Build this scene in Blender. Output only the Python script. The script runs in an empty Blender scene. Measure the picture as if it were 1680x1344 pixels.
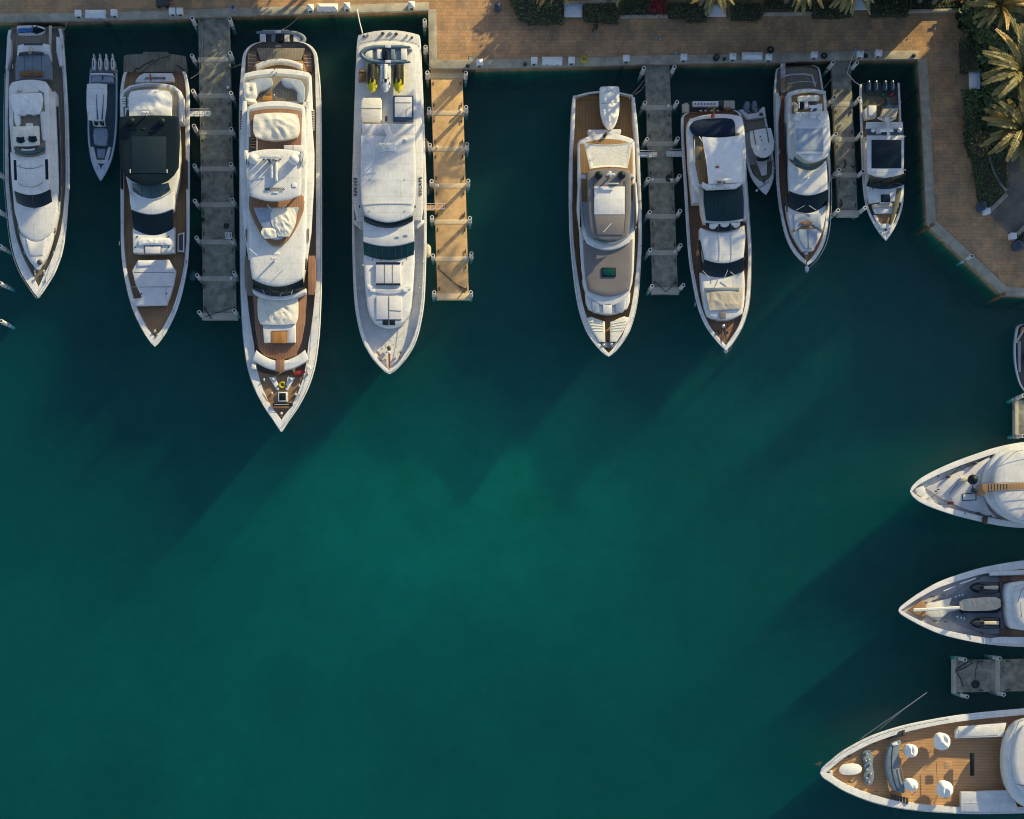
import bpy, bmesh, math, random
from mathutils import Vector, Matrix, noise
random.seed(7)
R = math.radians
scene = bpy.context.scene
COL = scene.collection

# ------------------------------------------------------------------ camera (looking straight down)
CAM_H, FPX, CX, CY = 185.0, 2775.0, 720.0, 950.0     # height, focal length in photo pixels, point below the camera
cam_d = bpy.data.cameras.new("camera")
cam = bpy.data.objects.new("camera", cam_d)
COL.objects.link(cam)
cam.location = (0, 0, CAM_H)
cam_d.sensor_fit = 'HORIZONTAL'
cam_d.sensor_width = 36.0
cam_d.lens = 36.0 * FPX / 1680.0
cam_d.shift_x = (840 - CX) / 1680.0
cam_d.shift_y = (CY - 672) / 1680.0
cam_d.clip_start = 1.0
cam_d.clip_end = 5000.0
scene.camera = cam

# ------------------------------------------------------------------ sky, sun, exposure
SUN_EL, SUN_AZ = R(19.0), R(45.0)
world = bpy.data.worlds.new("World")
scene.world = world
world.use_nodes = True
wn = world.node_tree
sky = wn.nodes.new("ShaderNodeTexSky")
sky.sky_type = 'NISHITA'
sky.sun_disc = False
sky.sun_elevation = SUN_EL
sky.sun_rotation = SUN_AZ
bg = wn.nodes["Background"]
bg.inputs["Strength"].default_value = 0.15
wn.links.new(sky.outputs[0], bg.inputs["Color"])
sun_d = bpy.data.lights.new("sun", 'SUN')
sun_d.energy = 5.0
sun_d.angle = R(0.6)
sun_d.color = (1.0, 0.82, 0.40)
sun = bpy.data.objects.new("sun", sun_d)
COL.objects.link(sun)
to_sun = Vector((math.sin(SUN_AZ) * math.cos(SUN_EL), math.cos(SUN_AZ) * math.cos(SUN_EL), math.sin(SUN_EL)))
sun.rotation_euler = to_sun.to_track_quat('Z', 'Y').to_euler()
sun.location = to_sun * 400
vs = scene.view_settings
vs.view_transform = 'Standard'
vs.look = 'None'
vs.exposure = 0.42
vs.gamma = 1.0
vs.use_curve_mapping = False
scene.cycles.max_bounces = 8
scene.cycles.use_denoising = True
scene.cycles.filter_width = 1.1

# ------------------------------------------------------------------ materials
def new_mat(name):
    m = bpy.data.materials.new(name)
    m.use_nodes = True
    return m, m.node_tree, m.node_tree.nodes["Principled BSDF"]

def surf(name, col, rough=0.5, metal=0.0, var=0.10, vscale=1.2, bump=0.0, bscale=20.0, coat=0.0, stretch=None, dark=None, spec=0.5):
    """base colour with a soft procedural variation (dirt, wear) and optional fine bump"""
    m, t, p = new_mat(name)
    n = t.nodes
    tc = n.new("ShaderNodeTexCoord")
    src = tc.outputs["Object"]
    if stretch:
        mp = n.new("ShaderNodeMapping")
        mp.inputs["Scale"].default_value = stretch
        t.links.new(src, mp.inputs[0]); src = mp.outputs[0]
    nz = n.new("ShaderNodeTexNoise")
    nz.inputs["Scale"].default_value = vscale
    nz.inputs["Detail"].default_value = 6
    nz.inputs["Roughness"].default_value = 0.65
    t.links.new(src, nz.inputs["Vector"])
    rp = n.new("ShaderNodeValToRGB")
    d = dark or tuple(c * (1 - 2.2 * var) for c in col)
    rp.color_ramp.elements[0].position = 0.30
    rp.color_ramp.elements[0].color = (*[max(0, c) for c in d], 1)
    rp.color_ramp.elements[1].position = 0.68
    rp.color_ramp.elements[1].color = (*[min(1, c * (1 + 0.5 * var)) for c in col], 1)
    t.links.new(nz.outputs[0], rp.inputs[0])
    t.links.new(rp.outputs[0], p.inputs["Base Color"])
    p.inputs["Roughness"].default_value = rough
    p.inputs["Metallic"].default_value = metal
    p.inputs["Specular IOR Level"].default_value = spec
    p.inputs["Coat Weight"].default_value = coat
    if bump:
        bz = n.new("ShaderNodeTexNoise")
        bz.inputs["Scale"].default_value = bscale
        bz.inputs["Detail"].default_value = 5
        t.links.new(src, bz.inputs["Vector"])
        bp = n.new("ShaderNodeBump")
        bp.inputs["Strength"].default_value = bump
        bp.inputs["Distance"].default_value = 0.1
        t.links.new(bz.outputs[0], bp.inputs["Height"])
        t.links.new(bp.outputs[0], p.inputs["Normal"])
    return m

def planks(name, c1, c2, gap, pitch=0.16, horiz=False, rough=0.6):
    """teak planking running along the hull, with caulked seams and patchy weathering"""
    m, t, p = new_mat(name)
    n = t.nodes
    tc = n.new("ShaderNodeTexCoord")
    mp = n.new("ShaderNodeMapping")
    mp.inputs["Scale"].default_value = (0.25, 1, 1) if horiz else (1, 0.25, 1)
    t.links.new(tc.outputs["Object"], mp.inputs[0])
    nz = n.new("ShaderNodeTexNoise"); nz.inputs["Scale"].default_value = 3.0; nz.inputs["Detail"].default_value = 8
    nz.inputs["Roughness"].default_value = 0.7
    t.links.new(mp.outputs[0], nz.inputs["Vector"])
    nz2 = n.new("ShaderNodeTexNoise"); nz2.inputs["Scale"].default_value = 0.45; nz2.inputs["Detail"].default_value = 4
    t.links.new(tc.outputs["Object"], nz2.inputs["Vector"])
    av = n.new("ShaderNodeMath"); av.operation = 'MULTIPLY_ADD'; av.inputs[1].default_value = 0.5
    sc2 = n.new("ShaderNodeMath"); sc2.operation = 'MULTIPLY'; sc2.inputs[1].default_value = 0.5
    t.links.new(nz2.outputs[0], sc2.inputs[0])
    t.links.new(nz.outputs[0], av.inputs[0]); t.links.new(sc2.outputs[0], av.inputs[2])
    rp = n.new("ShaderNodeValToRGB")
    rp.color_ramp.elements[0].position = 0.33; rp.color_ramp.elements[0].color = (*c1, 1)
    rp.color_ramp.elements[1].position = 0.66; rp.color_ramp.elements[1].color = (*c2, 1)
    t.links.new(av.outputs[0], rp.inputs[0])
    sep = n.new("ShaderNodeSeparateXYZ"); t.links.new(tc.outputs["Object"], sep.inputs[0])
    dv = n.new("ShaderNodeMath"); dv.operation = 'DIVIDE'; dv.inputs[1].default_value = pitch
    t.links.new(sep.outputs["Y" if horiz else "X"], dv.inputs[0])
    fr = n.new("ShaderNodeMath"); fr.operation = 'FRACT'; t.links.new(dv.outputs[0], fr.inputs[0])
    lt = n.new("ShaderNodeMath"); lt.operation = 'LESS_THAN'; lt.inputs[1].default_value = 0.16
    t.links.new(fr.outputs[0], lt.inputs[0])
    mx = n.new("ShaderNodeMix"); mx.data_type = 'RGBA'
    t.links.new(lt.outputs[0], mx.inputs[0]); t.links.new(rp.outputs[0], mx.inputs[6]); mx.inputs[7].default_value = (*gap, 1)
    t.links.new(mx.outputs[2], p.inputs["Base Color"])
    p.inputs["Roughness"].default_value = rough
    return m

def panels(m, w=2.6, h=1.7, seam=.80, tone=.965, rough=.08):
    """hairline panel joints and faintly different non-skid panels on painted decks and roofs"""
    t = m.node_tree; n = t.nodes; p = n["Principled BSDF"]
    src = p.inputs["Base Color"].links[0].from_socket
    tc = n.new("ShaderNodeTexCoord")
    br = n.new("ShaderNodeTexBrick"); br.inputs["Scale"].default_value = 1.0
    br.inputs["Brick Width"].default_value = w; br.inputs["Row Height"].default_value = h
    br.inputs["Mortar Size"].default_value = .022; br.inputs["Mortar Smooth"].default_value = .2
    br.inputs["Color1"].default_value = (1, 1, 1, 1); br.inputs["Color2"].default_value = (tone, tone, tone, 1); br.inputs["Mortar"].default_value = (seam, seam, seam, 1)
    t.links.new(tc.outputs["Object"], br.inputs["Vector"])
    # run-off streaks and scuffs
    mp = n.new("ShaderNodeMapping"); mp.inputs["Scale"].default_value = (2.2, .7, 1); t.links.new(tc.outputs["Object"], mp.inputs[0])
    nz = n.new("ShaderNodeTexNoise"); nz.inputs["Scale"].default_value = 2.2; nz.inputs["Detail"].default_value = 9; nz.inputs["Roughness"].default_value = .72
    t.links.new(mp.outputs[0], nz.inputs["Vector"])
    rp = n.new("ShaderNodeValToRGB"); rp.color_ramp.elements[0].position = .30; rp.color_ramp.elements[0].color = (.80, .79, .77, 1); rp.color_ramp.elements[1].position = .50; rp.color_ramp.elements[1].color = (1, 1, 1, 1)
    t.links.new(nz.outputs[0], rp.inputs[0])
    m1 = n.new("ShaderNodeMix"); m1.data_type = 'RGBA'; m1.blend_type = 'MULTIPLY'; m1.inputs[0].default_value = 1
    t.links.new(src, m1.inputs[6]); t.links.new(br.outputs[0], m1.inputs[7])
    m2 = n.new("ShaderNodeMix"); m2.data_type = 'RGBA'; m2.blend_type = 'MULTIPLY'; m2.inputs[0].default_value = 1
    t.links.new(m1.outputs[2], m2.inputs[6]); t.links.new(rp.outputs[0], m2.inputs[7])
    t.links.new(m2.outputs[2], p.inputs["Base Color"])
    return m
M = {}
M['gel'] = panels(surf('white_gelcoat', (.71, .71, .72), .30, var=.08, vscale=.7, coat=.2))
M['gel2'] = panels(surf('offwhite_gelcoat', (.66, .66, .68), .4, var=.08, vscale=.9), 1.9, 1.3)
M['nonskid'] = panels(surf('grey_nonskid_deck', (.68, .68, .69), .7, var=.08, vscale=1.5, bump=.2, bscale=30), 1.6, 1.6, .75, .93)
M['lav'] = surf('pale_grey_upholstery', (.62, .61, .64), .8, var=.07, vscale=1.4, bump=.15, bscale=9)
M['blue'] = surf('blue_grey_upholstery', (.30, .36, .46), .8, var=.10, vscale=1.4, bump=.15, bscale=9)
M['slate'] = surf('slate_grey_upholstery', (.17, .22, .27), .8, var=.10, vscale=1.4)
M['canvas'] = surf('cream_canvas_cover', (.72, .69, .62), .85, var=.06, vscale=1.1, bump=.3, bscale=5)
M['canvasw'] = surf('white_canvas_cover', (.76, .76, .76), .8, var=.05, vscale=1.0, bump=.25, bscale=5)
M['greyd'] = panels(surf('pale_mauve_deck', (.46, .43, .44), .6, var=.08), 1.6, 1.6, .8, .95)
M['tan'] = surf('tan_canvas_cover', (.56, .47, .35), .85, var=.08, vscale=1.3, bump=.3, bscale=6)
M['beige'] = surf('beige_canvas_cover', (.50, .44, .36), .85, var=.08, vscale=1.3, bump=.3, bscale=6)
M['mauve'] = surf('mauve_grey_paint', (.18, .165, .165), .35, var=.07, vscale=.9, coat=.2)
M['greyp'] = surf('grey_paint', (.30, .33, .36), .4, var=.08)
M['navy'] = surf('navy_cover', (.006, .020, .045), .75, spec=.2, var=.12, bump=.2, bscale=6)
M['navyp'] = surf('navy_gelcoat', (.03, .07, .15), .25, var=.1, coat=.4)
M['black'] = surf('black_gelcoat', (.004, .014, .022), .5, var=.15, spec=.2)
M['blackr'] = surf('black_rubber', (.02, .022, .024), .7, var=.1)
M['glass'] = surf('tinted_glass', (.004, .014, .022), .10, var=.1, spec=.35)
M['glassb'] = surf('blue_tinted_glass', (.030, .075, .095), .12, var=.12, spec=.35)
M['roofglass'] = surf('dark_teal_roof', (.012, .040, .046), .35, var=.2, spec=.2, stretch=(6, .3, 1))
M['glassg'] = surf('green_tinted_glass', (.004, .055, .055), .10, var=.1, spec=.35)
M['teak'] = planks('teak_deck', (.22, .125, .060), (.36, .215, .105), (.10, .06, .035))
M['teakg'] = planks('weathered_teak_deck', (.15, .13, .10), (.27, .235, .185), (.08, .07, .06))
M['teakd'] = planks('oiled_teak_deck', (.235, .13, .048), (.38, .22, .085), (.10, .055, .028))
M['teakr'] = planks('red_teak_deck', (.20, .095, .055), (.32, .17, .10), (.09, .05, .03))
M['teakh'] = planks('honey_teak_deck', (.40, .225, .105), (.56, .335, .17), (.20, .105, .055), horiz=True)
M['wood'] = surf('varnished_wood', (.42, .20, .06), .35, var=.18, vscale=2.5, stretch=(1, .2, 1))
M['brownwood'] = surf('brown_wood', (.20, .10, .04), .5, var=.18, vscale=2.5)
M['olive'] = surf('olive_deck_mat', (.13, .125, .085), .8, var=.12)
M['chrome'] = surf('stainless_steel', (.62, .63, .64), .25, metal=.9, var=.05)
M['alu'] = surf('grey_aluminium', (.55, .57, .60), .45, metal=.4, var=.08)
M['dgrey'] = surf('dark_grey_fitting', (.05, .055, .06), .5, var=.12)
M['yellow'] = surf('yellow_plastic', (.62, .52, .02), .35, var=.12)
M['red'] = surf('red_fabric', (.33, .02, .025), .6, var=.15)
M['orange'] = surf('orange_plastic', (.55, .20, .04), .5, var=.1)
M['bottom'] = surf('red_antifouling', (.23, .04, .03), .6, var=.15)
M['rope'] = surf('pale_rope', (.42, .38, .27), .9, var=.1)
M['roped'] = surf('dark_rope', (.03, .035, .035), .9, var=.1)
M['plast'] = surf('white_plastic', (.74, .75, .77), .45, var=.06, bump=.1)
M['sleeve'] = surf('white_pile_sleeve', (.70, .69, .68), .5, var=.12, vscale=1.5, stretch=(1, 1, .4))
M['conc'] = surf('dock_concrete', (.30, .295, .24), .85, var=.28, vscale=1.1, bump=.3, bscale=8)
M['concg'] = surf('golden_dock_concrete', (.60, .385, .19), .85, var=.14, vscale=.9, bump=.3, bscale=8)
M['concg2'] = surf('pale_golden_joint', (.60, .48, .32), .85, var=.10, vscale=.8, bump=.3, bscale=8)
M['teakst'] = planks('algae_stained_teak', (.045, .065, .03), (.27, .235, .185), (.08, .07, .06))
M['conc2'] = surf('dock_concrete_joint', (.46, .43, .37), .85, var=.10, vscale=.8, bump=.3, bscale=8)
M['cope'] = surf('coping_concrete', (.42, .385, .31), .85, var=.20, vscale=.8, bump=.2, bscale=8)
M['steel'] = surf('galvanised_steel', (.35, .36, .37), .5, metal=.5, var=.1)
M['bark'] = surf('palm_bark', (.22, .17, .12), .9, var=.2, vscale=3)
M['hedge'] = surf('hedge_leaves', (.062, .11, .038), .6, var=.3, vscale=2.0)
M['hedge2'] = surf('light_hedge_leaves', (.135, .18, .045), .6, var=.3, vscale=2.0)
M['frond'] = surf('palm_frond', (.25, .19, .06), .5, var=.35, vscale=1.4, dark=(.06, .075, .025))
M['frondy'] = surf('yellowed_palm_frond', (.44, .28, .07), .5, var=.3, vscale=1.0)
M['soil'] = surf('planting_soil', (.045, .04, .028), .95, var=.2)
M['redleaf'] = surf('red_flowers', (.32, .02, .03), .6, var=.3)
M['skin'] = surf('skin', (.35, .2, .14), .6)
M['cloth'] = surf('dark_clothes', (.012, .016, .024), .9)
M['blackink'] = surf('black_lettering', (.015, .015, .03), .5)

# ------------------------------------------------------------------ geometry helpers
def W(px, py, z=0.0):
    k = (CAM_H - z) / FPX
    return Vector(((px - CX) * k, (CY - py) * k, z))

ORG = {}
def tag(o, label=None, cat=None, group=None, kind=None):
    if label: o["label"] = label
    if cat: o["category"] = cat
    if group: o["group"] = group
    if kind: o["kind"] = kind
    return o

def thing(name, loc, label, cat, group=None, rotz=0.0):
    o = bpy.data.objects.new(name, None)
    o.empty_display_size = 0.5
    COL.objects.link(o)
    o.location = loc
    o.rotation_euler = (0, 0, rotz)
    ORG[o] = Vector(loc) if rotz == 0 else Vector((0, 0, 0))
    return tag(o, label, cat, group)

def link(name, bm, m, parent=None, angle=38, local=False):
    """one mesh object; vertices are given in world space and moved into the parent's space"""
    bmesh.ops.remove_doubles(bm, verts=bm.verts, dist=1e-5)
    bmesh.ops.recalc_face_normals(bm, faces=bm.faces)
    off = Vector((0, 0, 0))
    if parent is not None and not local:
        off = ORG[parent]
        bmesh.ops.translate(bm, verts=bm.verts, vec=-off)
    for f in bm.faces: f.smooth = True
    lim = R(angle)
    for e in bm.edges:
        if len(e.link_faces) == 2 and e.calc_face_angle(0) > lim: e.smooth = False
    me = bpy.data.meshes.new(name)
    bm.to_mesh(me); bm.free()
    for mm in (m if isinstance(m, (list, tuple)) else [m]): me.materials.append(mm)
    o = bpy.data.objects.new(name, me)
    COL.objects.link(o)
    if parent is not None: o.parent = parent
    ORG[o] = off
    return o

def area2(p):
    return sum(p[i][0] * p[(i + 1) % len(p)][1] - p[(i + 1) % len(p)][0] * p[i][1] for i in range(len(p))) / 2

def ccw(p):
    return list(p) if area2(p) > 0 else list(p)[::-1]

def chaikin(p, it=1, closed=True, r=0.25):
    for _ in range(it):
        q = []
        n = len(p)
        for i in range(n if closed else n - 1):
            a, b = p[i], p[(i + 1) % n]
            q.append((a[0] * (1 - r) + b[0] * r, a[1] * (1 - r) + b[1] * r))
            q.append((a[0] * r + b[0] * (1 - r), a[1] * r + b[1] * (1 - r)))
        p = q
    return p

def inset(p, d):
    n = len(p); out = []
    for i in range(n):
        a, b, c = p[i - 1], p[i], p[(i + 1) % n]
        e1 = Vector((b[0] - a[0], b[1] - a[1])); e2 = Vector((c[0] - b[0], c[1] - b[1]))
        if e1.length < 1e-6 or e2.length < 1e-6: out.append((b[0], b[1])); continue
        e1.normalize(); e2.normalize()
        n1 = Vector((-e1.y, e1.x)); n2 = Vector((-e2.y, e2.x))
        s = n1 + n2
        k = s.length
        s = s / k if k > 1e-4 else n1
        ch = max(0.5, s.dot(n1))
        out.append((b[0] + s.x * d / ch, b[1] + s.y * d / ch))
    return out

def loft(bm, rings, cap0=False, cap1=True, closed=True):
    vr = [[bm.verts.new(v) for v in r] for r in rings]
    n = len(vr[0])
    for a, b in zip(vr, vr[1:]):
        for i in range(n if closed else n - 1):
            j = (i + 1) % n
            try: bm.faces.new((a[i], a[j], b[j], b[i]))
            except ValueError: pass
    if cap0: bm.faces.new(vr[0][::-1])
    if cap1: bm.faces.new(vr[-1])
    return vr

def slab_bm(bm, pts, z0, z1, bev=0.04, crown=0.0, flare=0.0):
    """closed solid on a world-space outline: walls, rounded edge, optional crowned top"""
    p = ccw(pts)
    q = inset(p, -flare) if flare else p
    rings = [[(x, y, z0) for x, y in q]]
    rings.append([(x, y, z1 - bev) for x, y in p])
    if bev:
        rings.append([(x, y, z1 - bev * .3) for x, y in inset(p, bev * .3)])
        rings.append([(x, y, z1) for x, y in inset(p, bev)])
    if crown:
        base = rings[-1]
        cx = sum(v[0] for v in base) / len(base); cy = sum(v[1] for v in base) / len(base)
        for f in (.12, .3, .6):
            rings.append([(cx + (x - cx) * (1 - f), cy + (y - cy) * (1 - f), z1 + crown * (1 - (1 - f / .6) ** 2)) for x, y, _ in base])
    loft(bm, rings, True, True)

def box_bm(bm, x0, y0, z0, x1, y1, z1, bev=0.0):
    slab_bm(bm, [(x0, y0), (x1, y0), (x1, y1), (x0, y1)], z0, z1, bev)

def tube_bm(bm, pts, r, n=6, cap=True):
    pts = [Vector(p) for p in pts]
    rings = []
    for i, p in enumerate(pts):
        d = (pts[min(i + 1, len(pts) - 1)] - pts[max(i - 1, 0)])
        d = d.normalized() if d.length > 1e-6 else Vector((0, 0, 1))
        a = d.cross(Vector((0, 0, 1)))
        if a.length < 1e-3: a = Vector((1, 0, 0))
        a.normalize(); b = d.cross(a)
        rr = r[i] if isinstance(r, (list, tuple)) else r
        rings.append([p + (a * math.cos(2 * math.pi * k / n) + b * math.sin(2 * math.pi * k / n)) * rr for k in range(n)])
    loft(bm, rings, cap, cap)

def ell_pts(cx, cy, rx, ry, n=18, a0=0.0):
    return [(cx + rx * math.cos(a0 + 2 * math.pi * i / n), cy + ry * math.sin(a0 + 2 * math.pi * i / n)) for i in range(n)]

def dome_bm(bm, c, rx, ry, h, base=0.0, n=18):
    c = Vector(c)
    rings = []
    if base: rings.append([(x, y, c.z) for x, y in ell_pts(c.x, c.y, rx * .85, ry * .85, n)])
    for k in range(6):
        a = k / 6 * math.pi / 2
        rings.append([(x, y, c.z + base + h * math.sin(a)) for x, y in ell_pts(c.x, c.y, rx * math.cos(a), ry * math.cos(a), n)])
    loft(bm, rings, True, True)

def text_obj(name, s, size, loc, rotz, m, parent, sx=1.0, space=1.0, bold=.008):
    cu = bpy.data.curves.new(name, 'FONT')
    cu.body = s; cu.size = size; cu.align_x = 'CENTER'; cu.align_y = 'CENTER'; cu.extrude = 0.004; cu.space_character = space; cu.offset = bold
    tmp = bpy.data.objects.new(name, cu)
    COL.objects.link(tmp)
    dg = bpy.context.evaluated_depsgraph_get()
    me = bpy.data.meshes.new_from_object(tmp.evaluated_get(dg))
    COL.objects.unlink(tmp); bpy.data.objects.remove(tmp)
    me.name = name
    me.transform(Matrix.Translation(Vector(loc) - ORG[parent]) @ Matrix.Rotation(rotz, 4, 'Z') @ Matrix.Diagonal((sx, 1, 1, 1)))
    me.materials.clear(); me.materials.append(m)
    o = bpy.data.objects.new(name, me)
    COL.objects.link(o); o.parent = parent
    ORG[o] = ORG[parent]
    return o

def copy_thing(src, loc, rotz=None, label=None, group=None):
    c = src.copy(); COL.objects.link(c); c.location = loc
    if rotz is not None: c.rotation_euler = (0, 0, rotz)
    if label: c["label"] = label
    if group: c["group"] = group
    for ch in list(src.children):
        k = ch.copy(); COL.objects.link(k); k.parent = c
        for g in list(ch.children):
            d = g.copy(); COL.objects.link(d); d.parent = k
    return c

def lerp_tab(tab, v):
    if v <= tab[0][0]: return tab[0][1]
    for (a, x), (b, y) in zip(tab, tab[1:]):
        if v <= b: return x + (y - x) * (v - a) / (b - a)
    return tab[-1][1]

def smooth_tab(tab, v):
    """Catmull-Rom through the table"""
    n = len(tab)
    if v <= tab[0][0]: return tab[0][1]
    if v >= tab[-1][0]: return tab[-1][1]
    for i in range(n - 1):
        if v <= tab[i + 1][0]:
            x0, y0 = tab[i]; x1, y1 = tab[i + 1]
            h = x1 - x0; t = (v - x0) / h
            m0 = (y1 - tab[i - 1][1]) / (x1 - tab[i - 1][0]) if i > 0 else (y1 - y0) / h
            m1 = (tab[i + 2][1] - y0) / (tab[i + 2][0] - x0) if i + 2 < n else (y1 - y0) / h
            return ((2 * t ** 3 - 3 * t * t + 1) * y0 + (t ** 3 - 2 * t * t + t) * h * m0 + (-2 * t ** 3 + 3 * t * t) * y1 + (t ** 3 - t * t) * h * m1)

# ------------------------------------------------------------------ boats
class Boat:
    """A boat traced along its centre line A-B (photo pixels at sheer height zs); v runs along it, u across it."""
    def __init__(s, name, label, cat, A, B, zs, horiz=False, group=None):
        s.A, s.B, s.zs, s.h = Vector(A), Vector(B), zs, horiz
        d = (s.B - s.A); s.c = 0 if horiz else 1
        s.d = d; s.n = Vector((-d.y, d.x)).normalized()
        if (s.n.x < 0 and not horiz) or (s.n.y < 0 and horiz): s.n = -s.n
        mid = (s.A + s.B) / 2
        s.root = thing(name, W(mid.x, mid.y, zs).to_2d().to_3d(), label, cat, group)
    def px(s, v, u, z):
        t = (v - s.A[s.c]) / s.d[s.c]
        q = s.A + s.d * t + s.n * u
        k = (CAM_H - s.zs) / (CAM_H - z) - 1
        if s.h: q.y += (s.A.y + s.d.y * t - CY) * k
        else: q.x += (s.A.x + s.d.x * t - CX) * k
        return (q.x, q.y)
    def P(s, v, u, z): return W(*s.px(v, u, z), z)
    def mi(s, prof, z):
        return [s.px(v, -u, z) for v, u in prof] + [s.px(v, u, z) for v, u in reversed(prof)]
    def sl(s, z, va, hwa, ca, vb, hwb, cb, mids=(), n=9, off=0.0):
        a = [(va + ca * (1 - (2 * i / (n - 1) - 1) ** 2), hwa * (2 * i / (n - 1) - 1)) for i in range(n)]
        b = [(vb + cb * (1 - (2 * i / (n - 1) - 1) ** 2), hwb * (2 * i / (n - 1) - 1)) for i in range(n)]
        o = a + [(v, u) for v, u in mids] + b[::-1] + [(v, -u) for v, u in reversed(mids)]
        return [s.px(v, u + off, z) for v, u in o]
    tr = 0.
    # hull -----------------------------------------------------------------
    def hull(s, prof, z0, z1, cap, deck_m, drop=0.25, m=None, n=54, over=18, boot=True, flare=.9, deck=True, stripe=None, tr=0.):
        m = m or M['gel']
        vs_ = [p[0] for p in prof]
        bow_last = prof[-1][1] < prof[0][1]
        v0, v1 = vs_[0], vs_[-1]
        ts = [i / n for i in range(n + 1)]
        # denser stations towards the bow
        ts = [.5 - .5 * math.cos(math.pi * t) for t in ts]
        capf = cap if isinstance(cap, (list, tuple)) else [(v0, cap)]
        bm = bmesh.new(); bd = bmesh.new()
        secs = []; dk = []
        for t in ts:
            v = v0 + (v1 - v0) * t
            hw = max(.3, smooth_tab(prof, v))
            f = t if bow_last else 1 - t          # 0 stern .. 1 bow
            z = z0 + (z1 - z0) * f ** 1.6
            s.zf = (z0, z1, v0, v1, bow_last)
            cw = lerp_tab(capf, v)
            hi = max(0.02, hw - cw)
            sg = 1 if bow_last else -1
            vw = v - sg * over * f ** 5
            ww = hw * flare * (1 - .55 * f ** 4)
            row = []
            for sd in (-1, 1):
                pts = [s.P(v, sd * hi, z - drop - .05), s.P(v, sd * hi, z), s.P(v, sd * (hi + (hw - hi) * .5), z + .02), s.P(v, sd * max(hi, hw - .8), z), s.P(v, sd * hw, z - .12)]
                zz = z - .12
                for g in (.35, .7):
                    e = g ** .7
                    pts.append(s.P(v + (vw - v) * g, sd * (hw + (ww - hw) * e), zz * (1 - g) + .25 * g))
                pts.append(s.P(vw, sd * ww, .25)); pts.append(s.P(vw, sd * ww * .93, -.4))
                row.append(pts)
            secs.append(row)
            dk.append((v, hi, z - drop))
        for sd in (0, 1):
            loft(bm, [r[sd] for r in secs], False, False, closed=False)
        for row in (secs[0], secs[-1]):
            a, b = row[0], row[1]
            for i in range(1, len(a) - 1):
                try: bm.faces.new([bm.verts.new(p) for p in (a[i], a[i + 1], b[i + 1], b[i])])
                except ValueError: pass
        for f in bm.faces:
            f.material_index = 1 if (boot and max(v.co.z for v in f.verts) < .26) else (2 if stripe and .3 < f.calc_center_median().z < z0 - .2 else 0)
        s.hull_o = link('hull', bm, [m, M['bottom'], stripe or m], s.root)
        if deck:
            loft(bd, [[s.P(v, -h, z), s.P(v, -h * .5, z + .03), s.P(v, 0, z + .04), s.P(v, h * .5, z + .03), s.P(v, h, z)] for v, h, z in dk], False, False, closed=False)
            link('deck', bd, deck_m, s.root)
        return s
    def sheer(s, v):
        z0, z1, v0, v1, bl = s.zf
        f = (v - v0) / (v1 - v0)
        f = f if bl else 1 - f
        return z0 + (z1 - z0) * max(0, f) ** 1.6
    # generic closed part ---------------------------------------------------
    def part(s, name, pts, z, m, h=.3, bev=.05, crown=0., rnd=0, parent=None, flare=0., r=.25):
        if rnd: pts = chaikin(pts, rnd, r=r)
        w = [W(x, y, z).to_2d() for x, y in pts]
        bm = bmesh.new()
        slab_bm(bm, [(p.x, p.y) for p in w], z - h, z, bev, crown, flare)
        return link(name, bm, m, parent or s.root)
    def box(s, name, x0, y0, x1, y1, z, m, h=.3, bev=.05, parent=None, rnd=0, crown=0.):
        return s.part(name, [(x0, y0), (x1, y0), (x1, y1), (x0, y1)], z, m, h, bev, crown, rnd, parent)
    def house(s, pts, zd, zr, over=.25, band=(.35, .8), roof_m=None, wall_m=None, rnd=0, crown=.12, glass=None, rt=.22, bev=.1, name='roof'):
        """superstructure: walls, tinted window band, overhanging roof"""
        if rnd: pts = chaikin(pts, rnd)
        p = ccw([tuple(W(x, y, zr).to_2d()) for x, y in pts])
        H = zr - rt - zd
        inn = inset(p, over)
        b1 = bmesh.new(); slab_bm(b1, inset(inn, -.12), zd - .3, zd + H * band[0], .02)
        link('house_wall', b1, wall_m or M['gel'], s.root)
        b2 = bmesh.new(); slab_bm(b2, inn, zd + H * band[0] - .05, zd + H * band[1], 0)
        link('side_window', b2, glass or M['glass'], s.root)
        b3 = bmesh.new(); slab_bm(b3, p, zd + H * band[1], zr, bev, crown)
        return link(name, b3, roof_m or M['gel'], s.root)
    def visor(s, name, va, hwa, ca, za, vb, hwb, cb, zb, m, n=13, th=.06, parent=None, mull=0, off=0.):
        """curved sloping pane between edge a (roof) and edge b (sill)"""
        bm = bmesh.new()
        rows = []
        for f in (0, .5, 1):
            row = []
            for i in range(n):
                k = 2 * i / (n - 1) - 1
                va_, vb_ = va + ca * (1 - k * k), vb + cb * (1 - k * k)
                z = za + (zb - za) * f + .10 * math.sin(math.pi * f)
                row.append(s.P(va_ + (vb_ - va_) * f, (hwa + (hwb - hwa) * f) * k + off, z))
            rows.append(row)
        t = [[p - Vector((0, 0, th)) for p in r] for r in rows]
        ring = [rows[0] + rows[1][-1:] + rows[2][::-1] + rows[1][:1], t[0] + t[1][-1:] + t[2][::-1] + t[1][:1]]
        loft(bm, rows, False, False, False); loft(bm, t, False, False, False)
        loft(bm, ring, False, False, True)
        o = link(name, bm, m, parent or s.root)
        if mull:
            for j in range(1, mull):
                k = 2 * j / mull - 1
                pts = []
                for f in (0, .5, 1):
                    va_, vb_ = va + ca * (1 - k * k), vb + cb * (1 - k * k)
                    z = za + (zb - za) * f + .10 * math.sin(math.pi * f) + .03
                    pts.append(s.P(va_ + (vb_ - va_) * f, (hwa + (hwb - hwa) * f) * k + off, z))
                b = bmesh.new(); tube_bm(b, pts, .05, 5); link('mullion', b, M['dgrey'], o)
        return o
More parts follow.
